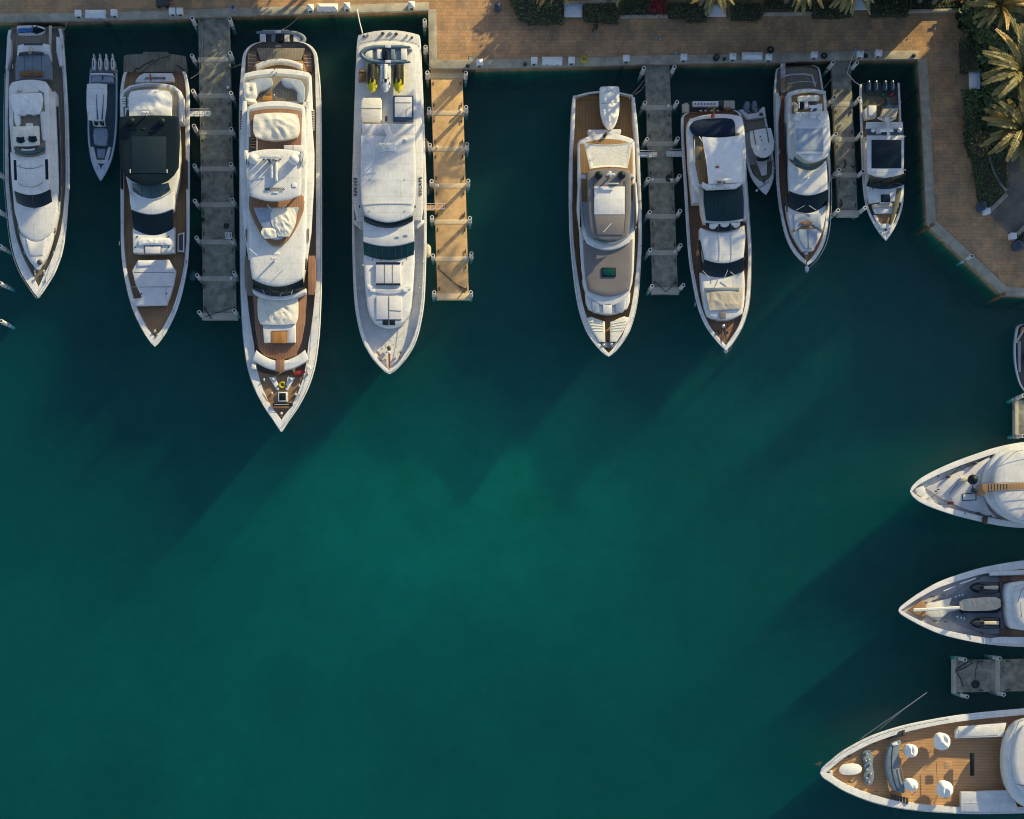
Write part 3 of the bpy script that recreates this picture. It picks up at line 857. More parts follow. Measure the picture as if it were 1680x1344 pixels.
# gangways ------------------------------------------------------------------
def gangway(x0, x1, y, w, lab, m, rails=M['chrome'], z0=1.25, z1=2.2):
    a, b = W(x0, y, z0), W(x1, y, z1)
    r = thing('gangway', (a + b) / 2, lab, 'gangway', 'gangways to the docks')
    k = w * .5 * 180 / FPX
    bm = bmesh.new(); loft(bm, [[(p.x, p.y - k, p.z - .06), (p.x, p.y + k, p.z - .06), (p.x, p.y + k, p.z), (p.x, p.y - k, p.z)] for p in (a, b)], True, True); link('plank', bm, m, r)
    for s in (-1, 1):
        bm = bmesh.new()
        up = Vector((0, s * k, .75))
        tube_bm(bm, [a + up, b + up], .035)
        for i in range(5):
            p = a + (b - a) * (i / 4); tube_bm(bm, [p + Vector((0, s * k, 0)), p + up], .025, 5)
        link('handrail', bm, rails, r)
    bm = bmesh.new()
    for i in range(9):
        p = a + (b - a) * ((i + .5) / 9)
        box_bm(bm, p.x - .04, p.y - k * .9, p.z, p.x + .04, p.y + k * .9, p.z + .03)
    link('tread_bars', bm, M['alu'], r)
gangway(346, 309, 186.5, 9, 'pale metal gangway from the first dock to the black-roofed yacht', M['alu'])
gangway(731, 697, 341, 9, 'orange wooden gangway from the tan dock to the jet ski yacht', M['wood'])
gangway(1078, 1049, 254, 8.5, 'narrow metal gangway to the yacht with the grey foredeck', M['alu'])
gangway(1093, 1122, 252.5, 9.5, 'metal gangway to the yacht with the white tarp', M['alu'])

# small things left on docks ----------------------------------------------
def rope(pts, lab, m=None, r=.035, name='mooring_rope', sag=0.0):
    q = [W(*p) for p in pts]
    out = []
    for a, b in zip(q, q[1:]):
        for i in range(6):
            f = i / 6; v = a + (b - a) * f; v.z -= sag * math.sin(math.pi * f); out.append(v)
    out.append(q[-1])
    bm = bmesh.new(); tube_bm(bm, out, r, 5)
    o = link(name, bm, m or M['rope']); return tag(o, lab, 'rope', 'ropes and cables')
Dk = DZ + .06
rope([(312, 23, 1.7), (322, 28, 1.2), (331, 40, Dk), (332.5, 70, Dk), (330, 98, Dk), (331, 111, Dk), (324, 122, 1.4), (313, 129, 1.5)], 'yellow green cable snaking down the first dock', M['rope'], .04)
rope([(379, 22, 1.7), (376, 31, 1.6), (376, 60, Dk), (374, 95, Dk), (373, 108, Dk), (382, 111, .8), (394, 106, 1.8), (397, 104, 2.2)], 'thin yellow cable from the first dock to the longest yacht', M['rope'])
rope([(498, 17, 1.6), (484, 34, .8), (470, 45, .8), (457, 52, 1.3)], 'slack pale line from the quay to the grey tender', M['rope'], sag=.1)
rope([(586, 15, 1.7), (590, 36, 2.0), (595, 55, 3.0)], 'thick striped shore cable to the jet ski yacht', M['plast'], .06)
rope([(1056, 132, 1.3), (1049, 142, 1.2), (1038, 154, 2.2)], 'upper of two pale lines at the stern of the grey-decked yacht', M['rope'], .03)
rope([(1058, 138, 1.3), (1052, 148, 1.2), (1041, 156, 2.2)], 'lower of two pale lines at the stern of the grey-decked yacht', M['rope'], .03)
rope([(1403, 84, 1.7), (1398, 95, 1.7), (1392, 112, Dk), (1390, 121, Dk), (1396, 127, 1.1), (1402, 134, .9), (1411, 140, 1.3)], 'white cable looping from the short dock to the quad-engine boat', M['plast'], .04)
rope([(1353, 144, 2.0), (1362, 132, 1.3), (1368, 126, 1.2)], 'thin line from the small flybridge yacht to the short dock', M['rope'], .025)
rope([(100, 52, 2.2), (108, 46, 1.6), (109, 34, 1.6)], 'yellowish line from the far left yacht to the quay', M['rope'], .03)
rope([(115, 34, 1.6), (110, 60, .9), (101, 80, 2.3)], 'thin dark line from the far left yacht to the quay', M['roped'], .025)
rope([(697, 92, 2.6), (701, 105, 1.6), (708, 112, 1.6)], 'dark stern line by the tan dock head', M['roped'], .03)
rope([(718, 440, Dk), (738, 458, Dk), (762, 478, Dk), (764, 474, Dk), (752, 469, Dk)], 'dark rope lying across the end of the tan dock', M['roped'], .045)
rope([(762, 476, Dk), (756, 484, Dk + .05), (750, 491, Dk + .05)], 'short dark rope end on the tan dock tip', M['roped'], .04)
rope([(336, 506, Dk), (342, 515, Dk + .05), (347, 523, Dk + .05)], 'thick dark rope at the tip of the first dock', M['roped'], .06)
rope([(380, 505, Dk), (360, 512, Dk), (344, 517, Dk + .05), (337, 520, Dk + .05)], 'dark rope strung across the tip of the first dock', M['roped'], .035)
rope([(1074, 461, Dk), (1086, 472, Dk + .04), (1092, 479, Dk + .04), (1104, 468, Dk), (1110, 455, Dk)], 'dark rope in a V on the tip of the third dock', M['roped'], .035)
rope([(1385, 262, Dk), (1388, 270, Dk), (1384, 276, Dk)], 'dark rope curl by a pile on the short dock', M['roped'], .07)
rope([(1379, 327, Dk), (1382, 335, Dk), (1378, 341, Dk)], 'dark rope curl near the tip of the short dock', M['roped'], .07)
rope([(1385, 324, Dk), (1391, 321, Dk), (1398, 323, Dk)], 'loose rope lying across the short dock', M['roped'], .03)
rope([(1396, 272, Dk), (1400, 275, Dk), (1403, 272, Dk)], 'dark rope heap at the right of the short dock', M['roped'], .06)
rope([(1567, 1100, Dk), (1583, 1089, Dk), (1594, 1083, Dk)], 'upper dark rope on the mottled dock', M['roped'], .05)
rope([(1567, 1103, Dk), (1586, 1094, Dk), (1596, 1087, Dk)], 'lower dark rope on the mottled dock', M['roped'], .05)
rope([(1571, 1104, Dk), (1577, 1116, Dk), (1580, 1126, Dk)], 'straight dark rope at the tip of the mottled dock', M['roped'], .05)
rope([(1604, 1084, Dk), (1601, 1100, Dk), (1600, 1117, Dk)], 'dark line leading to the round hose coil', M['roped'], .025)
coil(1600, 1123, 6.2, M['roped'], 'dark rope coiled flat on the mottled dock', 'rope_coil', Dk, 8)
coil(1097.5, 293, 5.5, M['roped'], 'black rope coil on the third dock', 'rope_coil', Dk, 7)
coil(333, 361, 3, M['roped'], 'small black rope coil on the first dock', 'rope_coil', Dk, 4)
coil(371, 371, 4, M['roped'], 'black rope heap beside the number sign', 'rope_coil', Dk, 4)
coil(713, 355, 2.6, M['roped'], 'small dark rope coil at the left of the tan dock', 'rope_coil', Dk, 4)
coil(760, 354, 2.6, M['brownwood'], 'small brown rope coil at the right of the tan dock', 'rope_coil', Dk, 4)
coil(714, 476, 2.6, M['roped'], 'small dark rope coil at the tan dock tip', 'rope_coil', Dk, 4)
# number plate on the first dock
c = W(375, 386.5, Dk + .1)
r = thing('number_sign', c, 'white square sign with number 11 on the first dock', 'sign')
bm = bmesh.new(); box_bm(bm, c.x - .36, c.y - .36, DZ, c.x + .36, c.y + .36, DZ + .12, .01); link('plate', bm, M['plast'], r)
text_obj('numerals', '11', .72, (c.x, c.y - .02, DZ + .13), 0, M['blackink'], r)
# white dock lights near the joints
for i, (x, y, lab) in enumerate(((372, 97, 'white dock light on the first dock near the quay'), (755.5, 181, 'white dock light on the second joint of the tan dock'), (717, 241, 'white dock light on the left of the tan dock'),
                  (717.5, 304, 'white dock light on the fourth joint of the tan dock'), (763, 423, 'white dock light near the shaded end of the tan dock'), (1071, 294, 'white dock light left on the third dock'),
                  (1102.5, 294.5, 'white dock light beside the black rope coil'), (1108, 412, 'white dock light low on the third dock'), (1379, 285.5, 'white dock light on the short dock'), (1097, 173, 'white dock light high on the third dock'),
                  (379, 456, 'white dock light low on the first dock'), (757, 241, 'small light on the third joint of the tan dock'), (374, 142.5, 'lit dock light at the tip of the sun wedge'))):
    c = W(x, y, DZ + .6)
    t = thing('dock_light', (c.x, c.y, DZ), lab, 'dock light', 'white dock lights')
    bm = bmesh.new(); tube_bm(bm, [(c.x, c.y, DZ), (c.x, c.y, DZ + .45)], .12, 10); link('post', bm, M['plast'], t)
    bm = bmesh.new(); dome_bm(bm, (c.x, c.y, DZ + .42), .18, .18, .2); link('cap', bm, M['plast'], t)
# submerged-looking round buoy fender
c = W(315.5, 451, .25)
t = thing('buoy', (c.x, c.y, 0), 'round teal buoy floating left of the first dock', 'buoy')
bm = bmesh.new(); dome_bm(bm, (c.x, c.y, -.25), .5, .6, .45); link('float', bm, surf('teal_plastic', (.02, .12, .17), .5), t)
bm = bmesh.new(); tube_bm(bm, [(c.x - .1, c.y, .2), (c.x, c.y, .3), (c.x + .1, c.y, .2)], .03); link('ring', bm, M['chrome'], t)

# ------------------------------------------------------------------ planting
def leaf_cards(bm, rnd, n, fn, s0, s1, flat=.5):
    for _ in range(n):
        p, up = fn(rnd)
        s = rnd.uniform(s0, s1)
        a = rnd.uniform(0, 6.283); t = rnd.uniform(-flat, flat)
        d = Vector((math.cos(a), math.sin(a), t)).normalized()
        e = d.cross(up + Vector((rnd.uniform(-.5, .5), rnd.uniform(-.5, .5), 0))).normalized()
        bm.faces.new([bm.verts.new(v) for v in (p - e * s * .22, p + d * s * .5 - e * s * .3, p + d * s, p + d * s * .5 + e * s * .3)])

def in_poly(x, y, p):
    c = False; j = len(p) - 1
    for i in range(len(p)):
        if (p[i][1] > y) != (p[j][1] > y) and x < (p[j][0] - p[i][0]) * (y - p[i][1]) / (p[j][1] - p[i][1] + 1e-12) + p[i][0]: c = not c
        j = i
    return c
def hedge(pts, lab, h=1.0, dens=60, lite=.18, seed=1, red=None, name='hedge', cat='hedge', leaf=(.12, .28), mats=None):
    z = QZ + h
    w = [tuple(W(x, y, z).to_2d()) for x, y in pts]
    cx = sum(p[0] for p in w) / len(w); cy = sum(p[1] for p in w) / len(w)
    t = thing(name, (cx, cy, QZ), lab, cat, 'clipped hedges along the promenade' if cat == 'hedge' else None)
    bm = bmesh.new(); slab_bm(bm, inset(ccw(w), .12), QZ - .05, z - .18, .05); link('hedge_core', bm, M['soil'], t)
    rnd = random.Random(seed)
    x0, x1 = min(p[0] for p in w), max(p[0] for p in w); y0, y1 = min(p[1] for p in w), max(p[1] for p in w)
    A = abs(area2(w)); n = int(A * dens)
    def top(r):
        while True:
            x, y = r.uniform(x0, x1), r.uniform(y0, y1)
            if in_poly(x, y, w): return Vector((x, y, z - .25 + .22 * noise.noise(Vector((x * .8, y * .8, seed))) + r.uniform(0, .22))), Vector((0, 0, 1))
    def side(r):
        i = r.randrange(len(w)); f = r.random(); a, b = Vector(w[i]), Vector(w[(i + 1) % len(w)])
        p = a + (b - a) * f
        return Vector((p.x, p.y, r.uniform(QZ, z))), Vector((r.uniform(-1, 1), r.uniform(-1, 1), .5))
    ms = mats or ('hedge', 'hedge2')
    bm = bmesh.new(); leaf_cards(bm, rnd, int(n * (1 - lite)), top, *leaf); leaf_cards(bm, rnd, int(n * .35), side, *leaf); link('leaves', bm, M[ms[0]], t)
    bm = bmesh.new(); leaf_cards(bm, rnd, max(8, int(n * lite)), top, *leaf); link('young_leaves', bm, M[ms[1]], t)
    if red:
        bm = bmesh.new(); rc = W(*red, z)
        leaf_cards(bm, rnd, 320, lambda r: (Vector((rc.x + r.gauss(0, .45), rc.y + r.gauss(0, .5), z + r.uniform(0, .4))), Vector((0, 0, 1))), .15, .32); link('red_blossom', bm, M['redleaf'], t)
    return t
hedge([(826, -30), (840, 2), (848, 14), (852, 30), (868, 31), (869, 38), (925, 37), (925, -2), (880, -30)], 'dark hedge with a stepped left end beside the litter bin', 1.0, seed=2, lite=.35)
hedge([(957, 6), (1015, 6), (1015, 35), (1000, 36), (972, 34), (957, 30)], 'hedge right of the first white bench, by a palm trunk', 1.0, seed=3, lite=.4)
hedge([(1022, -16), (1092, -16), (1092, 22), (1022, 22)], 'planter bed with red blossoms behind a pale kerb', .7, seed=4, red=(1080, 9), lite=.05)
hedge([(1096, 2), (1128, 2), (1128, 27), (1118, 29), (1098, 28)], 'light green hedge right of the red blossoms', 1.0, seed=5, lite=.35)
hedge([(1126, 2), (1162, 2), (1162, 32), (1126, 33)], 'dark square hedge left of the second white bench', 1.15, seed=6, lite=.08)
hedge([(1200, 2), (1250, 2), (1250, 25), (1243, 31), (1200, 31)], 'dark hedge right of the second white bench', 1.15, seed=7, lite=.05)
hedge([(1256, -16), (1333, -16), (1333, 15), (1256, 13)], 'low planting behind the pale kerb left of the third bench', .6, seed=8, lite=.2)
hedge([(1335, 2), (1400, 2), (1400, 25), (1375, 28), (1335, 27)], 'bushy hedge left of the third white bench', 1.1, seed=9, lite=.2)
hedge([(1429, -8), (1490, -8), (1490, 25), (1429, 25)], 'dark square hedge right of the third white bench', 1.1, seed=10, lite=.08)
hedge([(1493, -16), (1576, -16), (1578, 12), (1493, 13)], 'dark planting behind the long pale kerb at the corner', .6, seed=11, lite=.1)
hedge([(1577, 62), (1606, 60), (1609, 116), (1579, 117)], 'dark boxy hedge above the white bench on the right', 1.2, seed=12, lite=.05)
hedge([(1583, 148), (1640, 148), (1650, 200), (1640, 250), (1620, 252), (1600, 262), (1590, 246), (1586, 225)], 'wide planting bed below the right bench', .7, seed=13, lite=.15, name='planting_bed', cat='plants', leaf=(.2, .5))
hedge([(1594, 252), (1618, 252), (1628, 284), (1647, 315), (1616, 345), (1606, 322), (1602, 290)], 'tapering hedge ending at the litter bin', 1.0, seed=14, lite=.12)
hedge([(1624, 248), (1655, 240), (1654, 300), (1651, 309), (1634, 284)], 'dark shrubs inside the curved kerb', .8, seed=15, lite=.06)
hedge([(1668, 388), (1700, 366), (1700, 400), (1676, 399)], 'dark hedge at the right edge behind the lower patio wall', .9, seed=16, lite=.1)
hedge([(1588, -10), (1640, -20), (1685, -10), (1690, 60), (1650, 95), (1612, 96), (1606, 58), (1585, 34), (1581, 14)], 'big spiky leaved shrubs in the upper right corner', 1.6, 34, seed=17, lite=.16, name='shrubs', cat='plants', leaf=(.4, .95))
hedge([(1612, 100), (1690, 90), (1700, 235), (1652, 240), (1640, 190), (1615, 150)], 'dense dark undergrowth below the palms', .8, 30, seed=18, lite=.1, name='undergrowth', cat='plants', leaf=(.3, .7))
hedge([(1594, 216), (1622, 214), (1626, 240), (1610, 256), (1592, 244)], 'round bush with small yellow leaves by the path', 1.3, 90, seed=19, lite=.3, name='shrub', cat='plants', mats=('hedge', 'frondy'))
hedge([(1620, 165), (1640, 160), (1648, 185), (1634, 200), (1618, 190)], 'low spiky bush with bright leaf tips', 1.5, 40, seed=20, lite=.2, name='shrub', cat='plants', leaf=(.4, .9), mats=('hedge', 'frondy'))
def kerb(pts, w, lab, z=QZ + .45, m=None, name='kerb_wall', side=1):
    o = coping(pts, w, name, z, m or M['cope'], side, z - QZ + .1, None, 0)
    tag(o, lab, 'kerb', 'pale kerbs round the planting')
kerb([(1017, 24.5), (1096, 23)], .28, 'pale kerb below the red blossoms', side=-1)
kerb([(1253, 20), (1334, 19)], .28, 'pale kerb left of the third white bench', side=-1)
kerb([(1491, 15.5), (1580, 13.5)], .28, 'long pale kerb at the top right corner', side=-1)
kerb([(1583.5, 36), (1586, 60)], .28, 'short pale kerb above the boxy right hedge', side=1)
kerb([(1611, 84), (1612, 108)], .5, 'short pale path edge beside the boxy right hedge', side=1)
kerb([(840, -6), (856, 8.5), (870, 9.5), (1015, 4.5)], .35, 'teal shaded kerb running behind the left hedges', z=QZ + .6, side=1)
kerb([(1618, 244), (1622, 262), (1629, 283), (1639, 301), (1649, 315)], .42, 'curved pale kerb between the two right hedges', side=1)
kerb([(1618, 347), (1650, 316)], .45, 'straight patio wall with a white end post', z=QZ + .7, side=-1)
kerb([(1661, 389), (1684, 366)], .45, 'lower patio wall at the right edge', z=QZ + .7, side=-1)
# patio
w = [W(x, y, QZ + .004).to_2d() for x, y in ((1620, 348), (1652, 317), (1656, 250), (1700, 230), (2300, 230), (2300, 372), (1700, 372), (1660, 390))]
bm = bmesh.new(); bm.faces.new([bm.verts.new((p.x, p.y, QZ + .004)) for p in w]); tag(link('patio', bm, M['paver2']), kind='structure')
for x, y, lab in ((1620, 346, 'white end post of the straight patio wall'), (1663, 387, 'white end post of the lower patio wall')):
    c = W(x, y, QZ + .9); bm = bmesh.new(); box_bm(bm, c.x - .3, c.y - .3, QZ, c.x + .3, c.y + .3, QZ + .9, .03)
    t = thing('end_post', c, lab, 'post'); link('post_block', bm, M['plast'], t)
    bm = bmesh.new(); box_bm(bm, c.x - .33, c.y - .33, QZ + .9, c.x + .33, c.y + .33, QZ + .96, .01); link('cap', bm, M['plast'], t)
def bench(x0, y0, x1, y1, lab, vert=False):
    z = QZ + .5
    a, b = W(x0, y1, z), W(x1, y0, z)
    t = thing('bench', ((a.x + b.x) / 2, (a.y + b.y) / 2, QZ), lab, 'bench', 'white slab benches')
    bm = bmesh.new(); box_bm(bm, a.x, a.y, z - .12, b.x, b.y, z, .03); link('seat', bm, M['plast'], t)
    for f in (.15, .85):
        bm = bmesh.new()
        if vert: y = a.y + (b.y - a.y) * f; box_bm(bm, a.x + .15, y - .15, QZ, b.x - .15, y + .15, z - .12)
        else: x = a.x + (b.x - a.x) * f; box_bm(bm, x - .15, a.y + .15, QZ, x + .15, b.y - .15, z - .12)
        link('leg', bm, M['plast'], t)
    bm = bmesh.new()
    if vert: box_bm(bm, b.x - .25, a.y, z, b.x - .05, b.y, z + .35, .04)
    else: box_bm(bm, a.x, b.y - .25, z, b.x, b.y - .05, z + .35, .04)
    link('backrest', bm, M['blue'], t)
bench(925.5, 7, 955.5, 28, 'white slab bench between the two left hedges')
bench(1160.5, 8, 1191, 27, 'white slab bench half under palm fronds')
bench(1401, -3, 1428.5, 16, 'white slab bench between hedges at the top right')
bench(1590, 115, 1607.5, 147, 'white slab bench in the right planting, turned sideways', True)

# person walking in dark clothes
def person(px, py, ang, lab):
    c = W(px, py, QZ)
    t = thing('person', c, lab, 'person', rotz=ang)
    me = bpy.data.meshes.new('body')
    J = [(0, 0, .95), (0, .02, 1.2), (0, .04, 1.42), (0, .06, 1.53), (0, .09, 1.66), (0, .10, 1.74),
         (.19, .03, 1.40), (.27, -.10, 1.15), (.27, .06, .93), (-.19, .03, 1.40), (-.27, .14, 1.16), (-.26, .30, 1.0),
         (.10, .0, .90), (.11, .20, .52), (.11, .22, .08), (.11, .36, .04), (-.10, 0, .90), (-.11, -.06, .50), (-.11, -.36, .14), (-.11, -.28, .03)]
    E = [(0, 1), (1, 2), (2, 3), (3, 4), (4, 5), (2, 6), (6, 7), (7, 8), (2, 9), (9, 10), (10, 11), (0, 12), (12, 13), (13, 14), (14, 15), (0, 16), (16, 17), (17, 18), (18, 19)]
    rad = [.15, .14, .16, .06, .10, .09, .075, .055, .04, .075, .055, .04, .10, .075, .05, .04, .10, .075, .05, .04]
    me.from_pydata(J, E, [])
    o = bpy.data.objects.new('body', me); COL.objects.link(o)
    sk = o.modifiers.new('skin', 'SKIN'); o.modifiers.new('sub', 'SUBSURF').levels = 2
    o.modifiers['sub'].render_levels = 2
    for v, r_ in zip(me.skin_vertices[0].data, rad): v.radius = (r_, r_)
    me.skin_vertices[0].data[0].use_root = True
    me.materials.append(M['cloth']); o.parent = t
    bm = bmesh.new(); dome_bm(bm, (0, .085, 1.66), .115, .125, .13); link('hair', bm, M['blackr'], t, local=True)
    bm = bmesh.new(); dome_bm(bm, (0, .20, 1.60), .06, .03, .08); link('face', bm, M['skin'], t, local=True)
    bm = bmesh.new(); box_bm(bm, -.17, -.22, 1.02, .17, -.08, 1.42, .05); link('backpack', bm, M['navy'], t, local=True)
person(975.5, 49, R(150), 'person in dark clothes walking on the shaded promenade')

# palms ---------------------------------------------------------------------
def frond_mesh(name, L, droop, seed, mats, wid=.17, n=40):
    rnd = random.Random(seed); bm = bmesh.new()
    pts = []
    for i in range(13):
        f = i / 12; pts.append(Vector((L * (f - .12 * f * f * droop), 0, L * (.42 * f - (.42 + .42 * droop) * f * f))))
    tube_bm(bm, pts, [.028 * (1 - i / 14) for i in range(13)], 5)
    nf = len(bm.faces)
    for i in range(2, n * 2):
        f = i / (n * 2); k = f * 12; a = int(k); p = pts[a] + (pts[min(a + 1, 12)] - pts[a]) * (k - a)
        d = (pts[min(a + 1, 12)] - pts[max(a - 1, 0)]).normalized()
        ln = wid * L * (.35 + .65 * math.sin(math.pi * min(1, f * .9 + .1))) * .62 * rnd.uniform(.85, 1.1)
        for sd in (-1, 1):
            o = (d * .75 + Vector((0, sd, .25 + rnd.uniform(-.2, .15)))).normalized()
            q = p + o * ln + Vector((0, 0, -.18 * ln))
            e = d * (.020 + .012 * rnd.random())
            m = (p + q) / 2 + Vector((0, 0, .06 * ln))
            bm.faces.new([bm.verts.new(v) for v in (p - e * .6, m - e, q, m + e)])
    bm.normal_update()
    me = bpy.data.meshes.new(name); bm.to_mesh(me); bm.free()
    for m_ in mats: me.materials.append(m_)
    return me
FR = [frond_mesh('frond_a', 1.0, .7, 1, [M['frond']]), frond_mesh('frond_b', 1.0, 1.1, 2, [M['frond']]), frond_mesh('frond_c', 1.0, .4, 3, [M['frondy']])]
def palm(px, py, h, L, lab, seed, nf=26, lean=(0, 0), ground=False):
    """palm with a leaning ringed trunk and a crown of fronds; px,py mark the crown centre"""
    z = QZ + h
    c = W(px, py, z)
    if ground: c = W(px, py, QZ); c.z = z
    base = Vector((c.x - lean[0], c.y - lean[1], QZ))
    t = thing('palm_tree', base, lab, 'palm tree', 'palms around the promenade')
    rnd = random.Random(seed)
    bm = bmesh.new()
    tube_bm(bm, [base + (c - base) * f + Vector((0, 0, 0)) - Vector((lean[0], lean[1], 0)) * .25 * math.sin(math.pi * f) for f in [i / 14 for i in range(15)]],
            [.24 - .09 * (i / 14) + (.02 if i % 2 else 0) + (.12 if i == 0 else 0) for i in range(15)], 9)
    link('trunk', bm, M['bark'], t)
    cb = bmesh.new()
    for i in range(nf):
        f = i / nf
        az = i * 2.39996 + rnd.uniform(-.2, .2); el = 1.15 - 1.55 * f + rnd.uniform(-.12, .12)
        src = FR[2] if rnd.random() < .2 else FR[0 if f < .5 else 1]
        s = L * rnd.uniform(.82, 1.08) * (.75 + .25 * math.sin(math.pi * min(1, f + .25)))
        mw = Matrix.Translation(c) @ Matrix.Rotation(az, 4, 'Z') @ Matrix.Rotation(-el * .75, 4, 'Y') @ Matrix.Rotation(rnd.uniform(-.3, .3), 4, 'X') @ Matrix.Diagonal((s, s, s, 1))
        fm = src.copy(); fm.transform(mw)
        k = len(cb.faces); cb.from_mesh(fm); bpy.data.meshes.remove(fm)
        cb.faces.ensure_lookup_table()
        if src is FR[2]:
            for q in cb.faces[k:]: q.material_index = 1
    me = bpy.data.meshes.new('crown'); bmesh.ops.translate(cb, verts=cb.verts, vec=-base); cb.to_mesh(me); cb.free()
    me.materials.append(M['frond']); me.materials.append(M['frondy'])
    o = bpy.data.objects.new('crown', me); COL.objects.link(o); o.parent = t; ORG[o] = base
    return t
# ================================================================== jet skis, tenders
def jetski(loc, rotz, lab, hull_m, deck_m, seat_m, group=None, L=3.2, cover=None, side_m=None):
    """nose towards -y before rotation"""
    t = thing('jet_ski', loc, lab, 'jet ski', group, rotz)
    def sec(y, w, z0, z1): return [(-w * .55, y, z0), (-w, y, z0 + .22), (-w * .93, y, z0 + .36), (-w * .45, y, z1), (0, y, z1 + .04), (w * .45, y, z1), (w * .93, y, z0 + .36), (w, y, z0 + .22), (w * .55, y, z0)]
    bm = bmesh.new()
    loft(bm, [sec(y, w, z0, z1) for y, w, z0, z1 in ((1.6, .56, 0, .36), (1.0, .60, 0, .36), (.2, .62, 0, .40), (-.6, .60, .02, .50), (-1.1, .48, .06, .55), (-1.45, .28, .14, .50), (-1.62, .08, .22, .44))], True, True)
    link('hull', bm, hull_m, t, local=True)
    if cover:
        bm = bmesh.new()
        loft(bm, [[(-w, y, z - .12), (-w * .8, y, z), (-w * .2, y, z + h), (w * .2, y, z + h), (w * .8, y, z), (w, y, z - .12)] for y, w, z, h in ((1.3, .28, .40, .20), (.5, .34, .46, .34), (0, .38, .5, .22), (-.5, .46, .55, .48), (-.9, .40, .58, .25), (-1.3, .22, .52, .05))], True, True)
        link('cover', bm, cover, t, local=True, angle=30)
        return t
    bm = bmesh.new()
    loft(bm, [[(-w, y, z - .25), (-w, y, z), (-w * .5, y, z + .09), (w * .5, y, z + .09), (w, y, z), (w, y, z - .25)] for y, w, z in ((1.35, .20, .58), (.9, .21, .70), (.35, .19, .66), (-.25, .17, .72))], True, True)
    sd = link('seat', bm, seat_m, t, local=True)
    bm = bmesh.new()
    loft(bm, [[(-w, y, .42), (-w * .8, y, z - .08), (0, y, z), (w * .8, y, z - .08), (w, y, .42)] for y, w, z in ((-.28, .30, .82), (-.6, .36, .84), (-1.0, .30, .74), (-1.5, .08, .54))], True, True)
    link('hood', bm, deck_m, t, local=True)
    for s in (-1, 1):
        bm = bmesh.new(); loft(bm, [[(s * x0, y, .38), (s * x1, y, .38), (s * x1, y, z), (s * x0, y, z)] for y, x0, x1, z in ((1.4, .27, .52, .44), (.2, .27, .56, .50), (-.7, .40, .55, .58))], True, True)
        link('gunwale', bm, side_m or deck_m, t, local=True)
    bm = bmesh.new(); tube_bm(bm, [(-.40, -.18, .92), (-.15, -.34, .90), (.15, -.34, .90), (.40, -.18, .92)], .045); link('handlebar', bm, M['blackr'], t, local=True)
    bm = bmesh.new(); box_bm(bm, -.13, -.62, .82, .13, -.36, .93, .03); link('windscreen', bm, M['black'], t, local=True)
    for s in (-1, 1):
        bm = bmesh.new(); box_bm(bm, s * .42 - .05, -.72, .68, s * .42 + .05, -.60, .80, .02); link('mirror', bm, M['blackr'], t, local=True)
    return t

def rib(name, lab, cat, cx, cy, L, Wd, z, ang, tube_m, seat_m, floor_m, group=None, engine=False):
    """inflatable tender; nose towards +x before rotation; L and Wd in metres"""
    c = W(cx, cy, z)
    t = thing(name, (c.x, c.y, z - .9), lab, cat, group, ang)
    r = .23; a, b = L / 2, Wd / 2 - r
    pts = [(-a, -b, .55), (a * .35, -b, .55), (a * .62, -b * .85, .60), (a * .85, -b * .5, .66), (a * .98, 0, .70), (a * .85, b * .5, .66), (a * .62, b * .85, .60), (a * .35, b, .55), (-a, b, .55)]
    cc = chaikin([(p[0], p[1]) for p in pts], 2, closed=False)
    bm = bmesh.new(); tube_bm(bm, [(-a - .12, -b, .55)] + [(x, y, .55 + .14 * max(0, x / a) ** 2) for x, y in cc] + [(-a - .12, b, .55)], [r * .5] + [r] * len(cc) + [r * .5], 10)
    link('inflatable_tube', bm, tube_m, t, local=True)
    bm = bmesh.new(); slab_bm(bm, [(-a * .92, -b), (a * .35, -b), (a * .75, -b * .6), (a * .95, 0), (a * .75, b * .6), (a * .35, b), (-a * .92, b)], .05, .42, .02); link('floor', bm, floor_m, t, local=True)
    bm = bmesh.new(); box_bm(bm, -a * .9, -b * .75, .4, -a * .66, b * .75, .72, .06); link('stern_seat', bm, seat_m, t, local=True)
    bm = bmesh.new(); box_bm(bm, -a * .12, -b * .6, .4, a * .06, b * .6, .95, .05); link('console', bm, M['black'], t, local=True)
    bm = bmesh.new(); box_bm(bm, a * .12, -b * .62, .4, a * .32, b * .62, .78, .06); link('helm_seat', bm, M['canvas'], t, local=True)
    bm = bmesh.new(); box_bm(bm, -a * .42, -b * .7, .4, -a * .25, b * .7, .7, .06); link('bench_seat', bm, M['slate'], t, local=True)
    bm = bmesh.new(); slab_bm(bm, [(a * .5, -b * .6), (a * .72, -b * .4), (a * .82, 0), (a * .72, b * .4), (a * .5, b * .6)], .4, .68, .04); link('bow_cushion', bm, seat_m, t, local=True)
    bm = bmesh.new(); tube_bm(bm, [(-.04 * a - .1, -.3, .98), (-.04 * a - .28, 0, 1.06), (-.04 * a - .1, .3, .98)], .03); link('steering_wheel', bm, M['blackr'], t, local=True)
    for s in (-1, 1):
        bm = bmesh.new(); box_bm(bm, -a * .25, s * b - .14, .76, -a * .02, s * b + .14, .80, .02); link('grab_pad', bm, M['lav'], t, local=True)
        bm = bmesh.new(); tube_bm(bm, [(-a * .8, s * (b + r), .56), (a * .3, s * (b + r), .56)], .045); link('rubbing_strake', bm, M['lav'], t, local=True)
    return t

